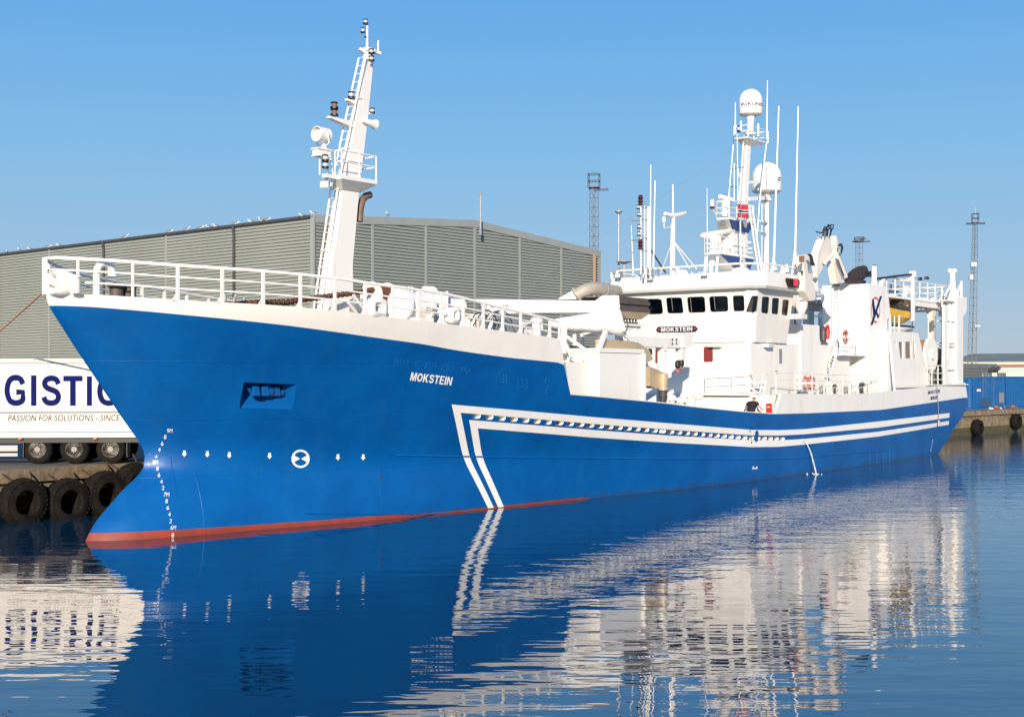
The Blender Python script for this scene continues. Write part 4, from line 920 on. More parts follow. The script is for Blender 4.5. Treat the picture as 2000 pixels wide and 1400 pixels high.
# slim hook crane against the deckhouse front
K = MB(); a = PS(1292, 790, 2.4); zc = PS(1292, 668, 2.4)[2]; K.lathe([(.2, 1.9 - a[2] + .3), (.2, zc - a[2] - .4), (.26, zc - a[2] - .35), (.26, zc - a[2])], a, n=14); K = K.build('hook_crane', 'white', SHIP)
q0 = PS(1215, 672, 2.4); q1 = PS(1322, 668, 2.4); mb = MB(); mb.box(q0[0], q1[0], 2.15, 2.65, zc - .25, zc + .22); mb.build('crane_boom', 'white', K, smooth=0, bevel=.03)
mb = MB(); mb.prism([PS(x, y, 2.2) for x, y in ((1316, 652), (1328, 649), (1336, 656), (1334, 676), (1316, 677))], (0, .5, 0)); mb.build('boom_head', 'white', K, smooth=0)
mb = MB()
for x, y in ((1313, 662), (1321, 662), (1313, 670), (1321, 669)): mb.lathe([(.05, 0), (.05, .02)], PS(x, y, 2.71), (0, 1, 0), 8)
mb.build('boom_bolts', 'dark', K)
mb = MB(); mb.prism([PS(x, y, 2.3) for x, y in ((1318, 678), (1330, 678), (1328, 700), (1321, 703))], (0, .3, 0)); mb.build('hook_block', 'white', K, smooth=0, bevel=.03)
for px, y0, y1 in ((1323.5, 703, 718), (1331, 700, 712)):
    mb = MB(); a = PS(px, y0, 2.5); b = PS(px, y1, 2.5); mb.lathe([(.06, 0), (.13, -.1), (.13, -.3), (.05, -.38)], a, n=10); mb.build('hook_weight', 'black', K)
    mb = MB(); mb.tube([(a[0], 2.5, a[2] - .36), b], .018, 5); mb.torus((b[0], 2.5, b[2] - .12), (.3, 1, 0), .11, .028, 12, 6); mb.build('hook', 'orange' if px < 1325 else 'wood', K)
for px, py in ((1338, 776), (1364, 778), (1312, 782), (1330, 786)):
    mb = MB(); a = PS(px, py, 3.9); mb.lathe([(.14, 2.1 - a[2]), (.14, 0), (.24, .02), (.24, .12), (.16, .24), (.02, .28)], a, n=14); mb.build('mushroom_vent', 'white', SHIP)
# ------------------------------------------------------------------ bridge and deckhouse
def ring_(sF, h, sA, z, c=.4): return [(sF, -(h - c), z), (sF, h - c, z), (sF + c * .9, h, z), (sA, h, z), (sA, -h, z), (sF + c * .9, -h, z)]
def frontS(z): return 34.45 - (z - 6.5) * .20
def sideT(z): return 3.74 + (z - 6.5) * .15
def PFs(px, py, off=0.0):
    s = 34.2
    for _ in range(6): q = PF(px, py, s); s = frontS(q[2]) + off
    return q
def PSs(px, py, off=0.0):
    t = 4.0
    for _ in range(6): q = PS(px, py, t); t = sideT(q[2]) + off
    return q
M['seatblue'] = mat('seat_fabric', (.12, .22, .30), .8)
SA = PSs(1545, 582)[0] + .1; SA0 = PSs(1537, 670)[0]
mb = MB(); mb.loft([ring_(frontS(6.5), sideT(6.5), SA0, 6.5), ring_(frontS(9.3), sideT(9.3), SA + .1, 9.3)])
WH = mb.build('wheelhouse', ['white', 'cabin'], SHIP, smooth=30, origin=(36, 0, 6.5))
FW = [[(1245, 583), (1292, 582.7), (1295.4, 612.5), (1247, 614)], [(1300.5, 580.5), (1331.3, 580), (1335.4, 610.9), (1303.9, 611.5)], [(1341.6, 579.3), (1376.1, 578.2), (1378.4, 609.3), (1345, 610.2)],
      [(1384.6, 578.2), (1421.1, 577), (1422.7, 607.4), (1387.5, 608.8)], [(1431, 576.6), (1453.1, 576.1), (1454.3, 606.7), (1433, 607.4)]]
SW = [[(1475.5, 576.8), (1481, 576.8), (1477.5, 608.5), (1470.8, 608.5)], [(1488.6, 578.2), (1502.7, 579.3), (1500, 612), (1486.7, 610.2)], [(1508.5, 580.5), (1521.7, 581.8), (1519.4, 613.6), (1506.9, 612)], [(1528.6, 584.1), (1541.1, 585), (1537.7, 615.9), (1526.3, 614.3)]]
cut = MB(); panes = []
def rq(q, n=3, r=.16):        # rounded quad
    out = []
    for i in range(4):
        p0, p1, p2 = Vector(q[i - 1]), Vector(q[i]), Vector(q[(i + 1) % 4])
        a = p1 + (p0 - p1) * r; b = p1 + (p2 - p1) * r
        for k in range(n + 1): u = k / n; out.append(tuple(a * (1 - u) ** 2 + p1 * 2 * u * (1 - u) + b * u * u))
    return out
def winplace(pix, fn, d):
    q = [fn(*p) for p in pix]; r = rq(q); add = lambda k: [(p[0] + d[0] * k, p[1] + d[1] * k, p[2]) for p in r]
    cut.mi = 0; dp = 1.0 if d[0] else .5; cut.mi = 1; cut.hexa(add(-.2), add(dp)); panes.append((add(.06), add(.075)))
for w in FW: winplace(w, PFs, (1, 0))
stb = [[(PFs(*p)[0], -PFs(*p)[1], PFs(*p)[2]) for p in w] for w in (FW[4],)]
for q in stb:
    r = rq(q); add = lambda k: [(p[0] + k, p[1], p[2]) for p in r]; cut.hexa(add(-.2), add(.13)); panes.append((add(.07), add(.11)))
for i, w in enumerate(SW): winplace(w, PSs, (0, -1))
apply_cut(WH, cut.build('cutter', ['white', 'cabin'], None, smooth=0))
for a, b in panes:
    mb = MB(); mb.hexa(a, b); mb.build('window', 'clearglass', WH, smooth=0)
    mb = MB(); ce = Vector(a[0]); 
    fr = [tuple(Vector(p) + (Vector(p) - sum((Vector(q) for q in a), Vector()) / len(a)) * .02) for p in a]
for px, y0, y1 in ((1348, 578, 610), (1394, 577, 604), (1311, 579, 606)):
    mb = MB(); a = PFs(px, y0 - 2, -.06); b = PFs(px + 3, y1, -.03); mb.tube([a, b], .014, 5); mb.build('wiper', 'grey', WH)
for x0, x1, y0, y1, d_, m_ in ((1312, 1319, 597, 613, .45, 'dark'), (1326, 1333, 596, 613, .45, 'seatblue'), (1268, 1284, 609, 616, .3, 'wood'), (1268, 1277, 598, 605, .5, 'hose'), (1389, 1396, 601, 612, .5, 'seatblue'), (1406, 1415, 599, 612, .5, 'wood'),
                               (1350, 1372, 602, 614, .45, 'dark'), (1304, 1311, 607, 613, .35, 'mark'), (1398, 1404, 603, 612, .4, 'grey'), (1436, 1447, 600, 612, .5, 'dark'), (1391, 1419, 580, 583, .6, 'grey'), (1346, 1374, 581, 584, .7, 'grey'), (1304, 1331, 583, 585, .7, 'grey')):
    q = [PFs(x, y, d_) for x, y in ((x0, y0), (x1, y0), (x1, y1), (x0, y1))]; mb = MB(); mb.hexa(q, [(p[0] + .12, p[1], p[2]) for p in q]); mb.build('bridge_fitting', m_, WH, bevel=.03)
# brow / roof
z1 = PS(1477, 529.5, 4.1)[2]; zb = PS(1456, 560.5, 4.0)[2]
bo = lambda sF, h, z, sA=40.1: [(sF, -(h - .75), z), (sF, h - .75, z), (sF + .75, h, z), (sA, h, z), (sA, -h, z), (sF + .75, -h, z)]
mb = MB(); mb.loft([bo(33.55, 4.55, zb), bo(33.45, 4.65, zb + .12), bo(33.62, 4.58, z1), bo(33.9, 4.4, z1 + .05)]); BR = mb.build('wheelhouse_roof', 'white', SHIP, smooth=30)
ROOF = z1 + .05
mb = MB(); path = [(39.8, 4.35, ROOF), (38.2, 4.4, ROOF), (36.4, 4.42, ROOF), (34.5, 4.4, ROOF), (33.8, 3.6, ROOF), (33.75, 1.9, ROOF), (33.75, 0, ROOF), (33.75, -1.9, ROOF), (33.8, -3.6, ROOF), (34.5, -4.4, ROOF), (37, -4.42, ROOF), (40, -4.42, ROOF)]
mb.tube([(p[0], p[1], p[2] + .34) for p in path], .055, 6); mb.build('roof_rail', 'white', BR)
for p in path:
    mb = MB(); mb.box(p[0] - .09, p[0] + .09, p[1] - .05, p[1] + .05, ROOF - .1, ROOF + .34); mb.build('rail_post', 'white', BR, smooth=0)
for px, py in ((1271, 541.5), (1377, 533.5)): flood(BR, PF(px, py, 33.4), .33, (-1, .15))
flood(BR, PF(1208, 537, 33.3), .33, (-1, .15))
# lower deckhouse
dz = PS(1466, 668, 3.62)[2]
mb = MB(); mb.box(34.55, 46.5, -3.6, 3.6, 2.1, 6.52); LH = mb.build('deckhouse', 'white', SHIP, smooth=0, bevel=.05)
def shut(pix, s=34.55):
    q = [PF(*p, s - .012) for p in pix]; r = rq(q, 3, .12); mb = MB()
    mb.hexa(r, [(p[0] - .03, p[1], p[2]) for p in r]); return mb.build('window_cover', 'shutter', LH, smooth=0)
shut([(1375, 676.5), (1392, 676), (1392.5, 705.5), (1375, 705.7)]); shut([(1280.5, 679), (1287, 678.8), (1287, 708), (1280.2, 708)])
mb = MB(); r = rq([PF(*p, 34.53) for p in ((1262, 680), (1274, 679.5), (1274.5, 692), (1263, 690))]); mb.hexa(r, [(p[0] - .02, p[1], p[2]) for p in r]); mb.build('porthole', 'glass', LH, smooth=0)
for q, fc in ((PF(1396, 673, 34.3), (-1, 0)), (PS(1504, 673.5, 3.85), (0, 1))):
    mb = MB(); s, t, z = q; w = .32
    if fc[0]: mb.m(0).box(s - .1, s + .2, t - w, t + w, z - .1, z + .08); mb.m(1).box(s - .11, s - .1, t - w + .03, t + w - .03, z - .08, z + .05)
    else: mb.m(0).box(s - w, s + w, t - .25, t + .08, z - .1, z + .08); mb.m(1).box(s - w + .03, s + w - .03, t + .08, t + .09, z - .08, z + .05)
    mb.build('deck_lamp', ['white', 'lamp'], LH, smooth=0)
mb = MB(); q = [PS(*p, 3.61) for p in ((1521, 680.5), (1526.5, 680.5), (1526.5, 708.5), (1521.5, 708.5))]; mb.hexa(q, [(p[0], p[1] + .03, p[2]) for p in q]); mb.build('door', 'grey', LH, smooth=0)
mb = MB(); a = PS(1516, 727, 3.62); mb.box(a[0] - .05, a[0] + .05, 3.6, 3.66, a[2] - .1, a[2] + .1); mb.build('door_handle', 'dark', LH, smooth=0)
# name board on the bridge front: navy board, pink rosettes, white lettering
NB_ = [(1286, 637.6), (1358, 635.6), (1363.5, 641.8), (1358.5, 647), (1286, 648.3), (1282, 643.3)]
mb = MB(); q = [PFs(*p, -.012) for p in NB_]; mb.m(0).hexa(q, [(p[0] - .05, p[1], p[2]) for p in q])
mb.m(1); put_block(mb, 'MOKSTEIN', (1291, 647), (1352, 645.2), (1291, 638.9), lambda x, y: PFs(x, y, -.068), .14)
mb.m(2)
for x, y in ((1286.8, 643), (1356.8, 641)):
    ids = [mb.v(PFs(x + 2.6 * math.cos(a) * (1 if k % 2 else .55), y + 2.6 * math.sin(a) * (1 if k % 2 else .55), -.068)) for k, a in enumerate([2 * math.pi * j / 12 for j in range(12)])]; mb.f(ids)
mb.build('name_board', ['flagblue', 'mark', 'flagred'], WH, smooth=0)
# port side light in its black screen
mb = MB(); q = [PS(*p, 4.72) for p in ((1534, 542), (1559, 545), (1559, 561.5), (1539, 559.5))]; mb.m(0).hexa(q, [(p[0], p[1] + .05, p[2]) for p in q])
for y in (547.5, 554.5):
    a = PS(1554, y + 3, 4.9); mb.m(1).lathe([(.10, 0), (.12, .04), (.12, .15), (.1, .18)], a, n=10)
mb.build('side_light', ['black', 'flagred'], BR, smooth=0)
# raised aft deck: rails, ladder down to the working deck, red locker
zk = 4.02
mb = MB(); base = [(34.6, 4.95, zk), (36.4, 5.1, zk - .02), (38.2, 5.15, zk - .06), (40, 5.15, zk - .1), (42, 5.12, zk - .12), (44, 5.1, zk - .13), (46.2, 5.08, zk - .1)]
rail(mb, base, 1.0, (1, .66, .33), .022); mb.build('side_rail', 'white', SHIP)
mb = MB(); base = [(34.5, 3.9, zk), (34.5, 3.0, zk), (34.4, 2.0, zk), (34.4, 1.0, zk)]; rail(mb, [(34.1, 4.0, 4.0), (33.9, 3.0, 4.0), (33.7, 1.6, 4.0)], 1.0, (1, .6, .2), .022)
mb.build('landing_rail', 'white', SHIP)
mb = MB(); mb.box(33.4, 34.56, 1.2, 4.1, 3.9, 3.98); mb.build('landing', 'white', SHIP, smooth=0)
A0, A1 = PS(1453, 803, 3.75), PS(1470, 732, 3.75); zA = A0[2]
LS = [(32.3, 2.15), (33.75, 4.0)]
mb = MB()
for t in (3.75, 4.55):
    a = PS(1456 if t < 4 else 1484, 803, t); b = PS(1468 if t < 4 else 1497, 742, t); dvec = (b[0] - a[0], 0, b[2] - a[2]); lo_ = (a[0] - dvec[0] * .4, t, a[2] - dvec[2] * .4)
    mb.bar(lo_, b, .05, .12)
    mb.tube([(a[0] - .35 - dvec[0] * .2, t, a[2] + .15 - dvec[2] * .2), (b[0] - .3, t, b[2] + .35), (b[0] + .25, t, b[2] + .3)], .025, 6)
    if t < 4: a1, b1 = lo_, b
for i in range(9):
    u = (i + .5) / 9; p = lerp(a1, b1, u); mb.box(p[0] - .1, p[0] + .1, 3.75, 4.55, p[2] - .02, p[2] + .02)
mb.build('inclined_ladder', 'white', SHIP, smooth=0)
mb = MB(); a, b = PF(1496.5, 787, 33.55), PF(1505.5, 802, 33.55); mb.box(33.55, 33.66, a[1], b[1], b[2] - .2, a[2]); q = [PF(x, y, 33.54) for x, y in ((1498, 793), (1503.5, 792.6), (1503.5, 794.6), (1498, 795))]; mb.m(1).f([mb.v(p) for p in q])
mb.build('fire_locker', ['redpaint', 'mark'], SHIP, smooth=0)
mb = MB(); mb.box(33.68, 34.5, -5.0, 5.02, 2.1, 3.95); mb.build('bulkhead', 'white', SHIP, smooth=0)
# ---- roof gear
def pole(name, px, y0, y1, t, r=.03, m_='white', par=None, px1=None, n=6):
    mb = MB(); a = PS(px, y1, t); b = PS(px if px1 is None else px1, y0, t); a = (a[0], t, min(a[2], ROOF + .02)); mb.tube([a, b], r, n); return mb.build(name, m_, par or SHIP)
def whip(px0, y0, px1, y1, t, r=.028, base=True):
    mb = MB(); a = PS(px1, y1, t); b = PS(px0, y0, t); zb_ = min(a[2], ROOF)
    mb.tube([(a[0], t, a[2]), b], [r, r * .55], 6)
    if base: mb.lathe([(.22, 0), (.07, a[2] - zb_ + .05), (.05, a[2] - zb_ + .25)], (a[0], t, zb_), n=4)
    else: mb.tube([(a[0], t, zb_), a], r, 6)
    return mb.build('whip_antenna', 'white', SHIP)
o = pole('antenna_post', 1208.3, 411, 520, -3.6, .05, 'grey')
mb = MB(); a = PS(1208.3, 411, -3.6); mb.lathe([(.03, -.2), (.2, -.06), (.2, 0)], a, n=12); mb.lathe([(.3, -ROOF + ROOF), (.06, .55)], (a[0], a[1], ROOF), n=4); mb.build('satellite_puck', 'grey', o)
mb = MB(); a = PS(1219, 511, -3.2); mb.tube([(a[0], a[1], ROOF), a], .04, 6); mb.lathe([(.12, -.1), (.4, 0), (.4, .03), (.05, .05)], a, n=14); mb.build('disc_antenna', 'grey', SHIP)
whip(1233, 440, 1236.6, 527, -2.4, .03, False); whip(1271, 322, 1270, 525, -1.4, .035, False); whip(1279.5, 352, 1276, 525, -1.2, .04, False)
whip(1381, 367, 1381.5, 520, 1.2, .022, False); whip(1521, 207, 1511.5, 508.6, 3.9, .055); whip(1559, 208, 1553, 494, 4.0, .05)
# lamp mast
T0 = -1.6; mb = MB(); q = lambda x, y: PS(x, y, T0)
a = q(1266, 524); mb.tube([(a[0], T0, ROOF), q(1266, 403)], .085, 8); LM = mb.build('signal_mast', 'white', SHIP)
mb = MB(); a = q(1251.5, 524); b = q(1259, 524); mb.tube([(a[0], T0, ROOF), q(1251.5, 402)], .03, 6); mb.tube([(b[0], T0, ROOF), q(1259, 402)], .03, 6)
for i in range(18): y = 404 + i * 6.6; mb.tube([q(1251.5, y), q(1259, y)], .014, 5)
mb.build('ladder', 'white', LM)
for y in (404, 428, 464, 488):
    mb = MB(); mb.tube([q(1251, y), q(1266, y + 1)], .03, 5); mb.build('lamp_arm', 'grey', LM)
for y in (431, 469): mb = MB(); mb.tube([q(1233, y), q(1251, y - .5)], .03, 5); mb.build('side_arm', 'grey', LM)
for y in (400, 486): lamp(LM, q(1251, y), .12, .5, glass='redglass', stacked=3)
for x, y in ((1247, 408), (1248, 422), (1248, 446), (1248, 460)): lamp(LM, q(x, y), .09, .22)
mb = MB(); mb.tube([q(1270, 486), q(1300, 532)], .05, 6); mb.build('mast_stay', 'dark', LM)
# radar wing mast
T0 = -.4; a = q(1315, 522); mb = MB(); mb.tube([(a[0], T0, ROOF), q(1315.4, 422)], .09, 8); mb.tube([(a[0] - .25, T0, ROOF), q(1312, 436)], .04, 6); WM = mb.build('antenna_mast', 'white', SHIP)
mb = MB(); mb.tube([q(1314.5, 424), q(1314, 360)], [.05, .03], 6); mb.build('whip_antenna', 'white', WM)
mb = MB(); w = [q(x, y) for x, y in ((1299, 416.5), (1306, 419), (1315, 420.5), (1326, 419), (1338.5, 415))]; mb.tube(w, [.09, .11, .12, .11, .08], 8); mb.build('wing_antenna', 'white', WM)
mb = MB(); mb.tube([q(1313, 442), q(1297, 444.5), q(1297, 433)], .022, 5); mb.lathe([(.05, 0), (.09, .04), (.09, .25), (.03, .3)], q(1296.7, 434), n=8); mb.build('wind_sensor', 'white', WM)
for x, t2 in ((1288, -1.6), (1353, .6), (1368, 1.0)): mb = MB(); a = q(1314, 468); b = PS(x, 526, t2); mb.tube([a, (b[0], t2, ROOF)], .02, 5); mb.build('mast_stay', 'white', WM)
# radar mast
MT = .45
def cq(px, py, t): return PS(px, py, t)
c0, c1 = cq(1436, 500, MT + .45), cq(1461, 500, MT + .45); d0, d1 = cq(1430, 446, MT + .42), cq(1460, 446, MT + .42)
mb = MB(); mb.loft([[(c0[0] + .1, MT - .45, ROOF), (c1[0] + .1, MT - .45, ROOF), (c1[0] + .1, MT + .45, ROOF), (c0[0] + .1, MT + .45, ROOF)], [(c0[0], MT - .45, c0[2]), (c1[0], MT - .45, c0[2]), (c1[0], MT + .45, c0[2]), (c0[0], MT + .45, c0[2])],
          [(d0[0], MT - .4, d0[2]), (d1[0], MT - .4, d0[2]), (d1[0], MT + .4, d0[2]), (d0[0], MT + .4, d0[2])]]); RM = mb.build('radar_mast', 'white', SHIP, smooth=0)
def tray(xs, xp, xa, y, tp, hz, bx0, bx1, by):  # platform on a tapered bracket, port and after flanks blue
    sf = PS(xp, y, tp)[0]; z = PS(xp, y, tp)[2]; ts = PF(xs, y, sf)[1]; sa = PS(xa, y + 6, tp)[0]
    top = [(sf, ts, z), (sf, tp, z), (sa, tp, z), (sa, ts - .3, z)]
    mb = MB(); mb.m(0).hexa(top, [(p[0], p[1], p[2] + hz) for p in top])
    k0, k1 = PS(bx0, by, MT + .4), PS(bx1, by, MT + .4); bt = k0[2]
    bot = [(k0[0], MT - .4, bt), (k0[0], MT + .4, bt), (k1[0], MT + .4, bt), (k1[0], MT - .4, bt)]
    I = [mb.v(p) for p in bot]; J = [mb.v((p[0], p[1], p[2] - .01)) for p in top]
    for i in range(4): mb.mi = (0, 1, 1, 0)[i]; mb.f((I[i], I[(i + 1) % 4], J[(i + 1) % 4], J[i]))
    mb.mi = 0; mb.f(I); mb.f(J)
    mb.build('radar_platform', ['white', 'platformblue'], RM, smooth=0)
    m_ = lerp(top[1], top[2], .62); q = [(m_[0] - .25, tp + .012, z + .02), (m_[0] + .25, tp + .012, z + .02), (lerp(bot[1], bot[2], .7)[0] + .06, MT + .47, bt + .1), (lerp(bot[1], bot[2], .7)[0] - .06, MT + .47, bt + .1)]
    mb = MB(); mb.prism(q, (0, .03, 0)); mb.build('platform_gusset', 'white', RM, smooth=0)
    rl = [(p[0], p[1], z + hz) for p in (top[0], top[1], lerp(top[1], top[2], .35), lerp(top[1], top[2], .7), top[2], top[3], lerp(top[3], top[0], .5), top[0])]
    return z + hz, rl
M['platformblue'] = mat('platform_blue', (.004, .07, .27), .5)
z_, rl = tray(1376, 1406, 1473, 495, 1.35, .1, 1434, 1464, 524)
mb = MB(); rail(mb, rl, .78, (1, .6, .3), .024, .03); mb.build('platform_rail', 'white', RM)
zlo = z_
z_, rl = tray(1400, 1424, 1472, 427, 1.3, .1, 1430, 1462, 449)
mb = MB(); rail(mb, rl, .85, (1, .6, .3), .024, .03); mb.build('platform_rail', 'white', RM)
zhi = z_
for px, t in ((1379, .9), (1402, 1.4), (1379, 0)):
    mb = MB(); a = PS(px, 500, t); mb.bar((a[0], t, a[2]), (a[0] - .15, t, ROOF), .09); mb.build('platform_leg', 'white', RM)
def radar(px0, py0, px1, py1, bx, by0, by1, t, r):
    a, b, c = PS(px0, py0, t), PS(px1, py1, t), PS(bx, by0, t); d = PS(bx, by1, t)
    mb = MB(); mb.lathe([(r * 1.25, d[2] - c[2]), (r, -.35), (r * 1.15, -.3), (r * 1.15, -.12), (r * .6, .02), (r * .3, .05)], c, n=14); o = mb.build('radar_pedestal', 'white', RM)
    m_ = ((a[0] + b[0]) / 2, t, (a[2] + b[2]) / 2); mb = MB(); v = Vector(b) - Vector(a); v.y = .15 * v.length; A = Vector(m_) - v / 2; B_ = Vector(m_) + v / 2
    mb.tube([A, A + v * .03, B_ - v * .03, B_], [.08, .13, .13, .08], 8); mb.build('radar_scanner', 'white', o)
radar(1377, 459, 1426, 449.5, 1397, 459, 494, .6, .27); radar(1408, 383, 1429, 391, 1417, 391, 422, .6, .2)
mb = MB(); a = PS(1391, 407, .6); mb.tube([PS(1400, 420, .6), a], .03, 5); mb.m(1).lathe([(.1, 0), (.12, .03), (.12, .1), (.08, .12)], a, n=8); mb.m(0).lathe([(.09, .12), (.11, .16), (.1, .42), (.05, .48)], a, n=8); mb.build('mast_lamp', ['white', 'redglass'], RM)
mb = MB(); a = PS(1393, 514, 1.0); mb.lathe([(.05, 0), (.15, .1), (.15, .28), (.05, .3)], a, (-1, .3, 0), 10); mb.build('loudhailer', 'white', RM)
mb = MB(); a = PS(1412, 436, .9); mb.torus((a[0], a[1], a[2]), (1, 0, .2), .12, .02, 10, 5); mb.build('ring_bolt', 'dark', RM)
# upper pole with ladder
mb = MB(); a0, a1 = PS(1450, 392, MT + .12), PS(1457.5, 392, MT + .12); b0, b1 = PS(1460, 275, MT + .12), PS(1467, 275, MT + .12)
mb.loft([[(a0[0], MT - .13, zhi - .3), (a1[0], MT - .13, zhi - .3), (a1[0], MT + .13, zhi - .3), (a0[0], MT + .13, zhi - .3)], [(b0[0], MT - .12, b0[2]), (b1[0], MT - .12, b0[2]), (b1[0], MT + .12, b0[2]), (b0[0], MT + .12, b0[2])]])
mb.build('upper_pole', 'white', RM, smooth=0)
mb = MB(); L = [PS(1443.5 + 8.5 * i / 30, 392 - 115 * i / 30, MT + .1) for i in range(31)]; L2 = [PS(1449.5 + 8.5 * i / 30, 392 - 115 * i / 30, MT + .1) for i in range(31)]
mb.tube(L, .035, 5); mb.tube(L2, .03, 5)
for a, b in zip(L, L2): mb.tube([a, b], .018, 5)
mb.build('ladder', 'white', RM)
# dome platform
tpd = 1.0; sfd = PS(1461, 268, tpd)[0]; zd = PS(1461, 266, tpd)[2]; tsd = PF(1433, 268, sfd)[1]; sad = PS(1500, 270, tpd)[0]
tp = [(sfd, tsd, zd), (sfd, tpd, zd), (sad, tpd, zd), (sad, tsd, zd)]
bt = [(b0[0], MT - .12, zd - .3), (b0[0], MT + .13, zd - .3), (b1[0] + .1, MT + .13, zd - .3), (b1[0] + .1, MT - .12, zd - .3)]
mb = MB(); mb.loft([bt, [(p[0], p[1], p[2] - .06) for p in tp], tp]); mb.build('dome_platform', 'white', RM, smooth=0)
mb = MB(); rail(mb, tp + [tp[0]], .62, (1, .5), .022, .026); mb.build('platform_rail', 'white', RM)
for x, y in ((1447, 236), (1481, 241)): mb = MB(); a = PS(x, 262, MT + 1.0); mb.tube([(a[0], a[1], zd), PS(x, y, MT + 1.0)], .05, 6); mb.build('short_antenna', 'white', RM)
lamp(RM, PS(1443, 258, MT + .8), .09, .36)
def dome(cx_, top, bot, rpx, t, ped_y, par, txt=None):
    s, _, zb_ = PS(cx_, bot, t); zt_ = PS(cx_, top, t)[2]; r = rpx * (B0[1] + s * U[1] + t * N[1]) / F; H_ = zt_ - zb_; cy = H_ - r * 1.02
    pr = [(r * .55, -.10), (r * .9, -.06), (r * .99, 0), (r * .99, .06), (r * .97, .07), (r, .14)] + [(r, cy * .5)] + [(r * math.cos(q), cy + r * 1.02 * math.sin(q)) for q in [math.pi / 2 * i / 9 for i in range(0, 10)]]
    mb = MB(); mb.lathe(pr, (s, t, zb_), n=28); o = mb.build('antenna_dome', 'white', par, smooth=50)
    mb = MB(); zp_ = PS(cx_, ped_y, t)[2]; mb.lathe([(.3, zp_ - zb_), (.16, zp_ - zb_ + .3), (.2, -.3), (.3, -.05)], (s, t, zb_), n=10); mb.build('dome_pedestal', 'white', par)
    return s, t, zb_, r
s, t, zb_, r = dome(1466, 173.5, 222, 23, MT + .1, 263, RM)
va = math.atan2(-(0 - t) , 1)
def on_dome(s, t, zb_, r, ang, z): return (s + (r + .012) * math.cos(ang), t + (r + .012) * math.sin(ang), z)
base_ang = math.atan2(.5, -.86)      # ship-frame bearing of the face turned to the viewer (-s, +t)
def dome_text(txt, s, t, z0, h, r, a0, a1, m_='navy'):
    vv, ff = text_mesh(txt, .02, 1.0); mb = MB(); ids = [mb.v(on_dome(s, t, 0, r, a0 + (a1 - a0) * u, z0 + h * w)) for u, w in vv]
    for q in ff: mb.f([ids[i] for i in q])
    return mb.build('dome_lettering', m_, RM, smooth=0)
z_t = PS(1466, 211.5, MT)[2]
dome_text('FURUNO', s, t, z_t, PS(1466, 205.3, MT)[2] - z_t, r, R(201), R(78))
s2, t2, zb2, r2 = dome(1497.5, 316, 373, 28.6, .2, 392, RM)
mb = MB()
for k, (a0, a1, y0, y1) in enumerate(((124, 84, 357, 353), (112, 80, 352.5, 349))):
    n = 8; zz = lambda u, d: PS(1500, y0 + (y1 - y0) * u - 2.2 * math.sin(u * 6) * .6 + d, .2)[2]
    I = [(mb.v(on_dome(s2, t2, 0, r2, R(a0 + (a1 - a0) * i / n), zz(i / n, 1.1 * math.sin(math.pi * i / n)))), mb.v(on_dome(s2, t2, 0, r2, R(a0 + (a1 - a0) * i / n), zz(i / n, -1.1 * math.sin(math.pi * i / n) - .15)))) for i in range(n + 1)]
    for p, q in zip(I, I[1:]): mb.f((p[0], q[0], q[1], p[1]))
mb.build('dome_logo', 'navy', RM, smooth=0)
# dome column aft of the mast with its own ladder, brackets and stays
mb = MB(); a = PS(1497, 392, .2); mb.tube([(a[0], .2, ROOF), PS(1497.5, 378, .2)], .13, 10); mb.build('dome_column', 'white', RM)
mb = MB(); L = [PS(1488, y, .25) for y in (392, 540)]; L2 = [PS(1492.5, y, .25) for y in (392, 540)]; mb.tube(L, .025, 5); mb.tube(L2, .02, 5)
for i in range(24): mb.tube([PS(1488, 396 + i * 6, .25), PS(1492.5, 396 + i * 6, .25)], .014, 5)
mb.build('ladder', 'white', RM)
for x0, y0, x1, y1, w in ((1457, 356, 1486, 354, .16), (1460, 388, 1497, 386, .2), (1472, 447, 1497, 455, .08), (1462, 428, 1498, 433, .12)):
    mb = MB(); mb.bar(PS(x0, y0, MT), PS(x1, y1, MT - .1), w); mb.build('mast_bracket', 'white', RM, smooth=0)
for x0, y0, x1, y1, tt, r_ in ((1433.5, 266, 1423, 388, MT + .3, .03), (1440, 262, 1441, 392, MT + .9, .025), (1498, 271, 1484, 388, MT + .8, .035), (1484, 388, 1478, 470, MT + .8, .03), (1446, 430, 1446.5, 520, MT + 1.2, .035), (1438, 310, 1444, 345, MT + .6, .03), (1434, 318, 1434, 392, MT + .5, .025)):
    mb = MB(); mb.tube([PS(x0, y0, tt), PS(x1, y1, tt)], r_, 6); mb.build('mast_rod', 'white', RM)
for x0, y0, x1, y1, tt in ((1426, 330, 1452, 326, MT + .3), (1423, 363, 1440, 366, MT + .3)):
    mb = MB(); mb.tube([PS(x0, y0, tt), PS(x1, y1, tt)], .02, 5); mb.build('mast_rod', 'dark', RM)
mb = MB(); mb.tube([PS(1436, 262, MT + .9), PS(1436.3, 200, MT + .9)], [.045, .02], 6); mb.build('whip_antenna', 'white', RM)
mb = MB(); mb.tube([PS(1497.5, 272, MT + .9), PS(1499, 157, MT + .9)], [.045, .02], 6); mb.build('whip_antenna', 'white', RM)
mb = MB(); L = [PS(1463 + 19 * i / 20, 404 + 128 * i / 20, MT + 1.25) for i in range(21)]; L2 = [PS(1469 + 19 * i / 20, 402 + 128 * i / 20, MT + 1.25) for i in range(21)]
mb.tube([L[0], L[-1]], .045, 6); mb.tube([L2[0], L2[-1]], .045, 6)
for a, b in zip(L, L2): mb.tube([a, b], .02, 5)
mb.build('ladder', 'white', RM)
mb = MB(); mb.tube([PS(1433, 290, MT), (20.0, 0, 8.0)], .005, 4); mb.build('aerial_wire', 'grey', RM)
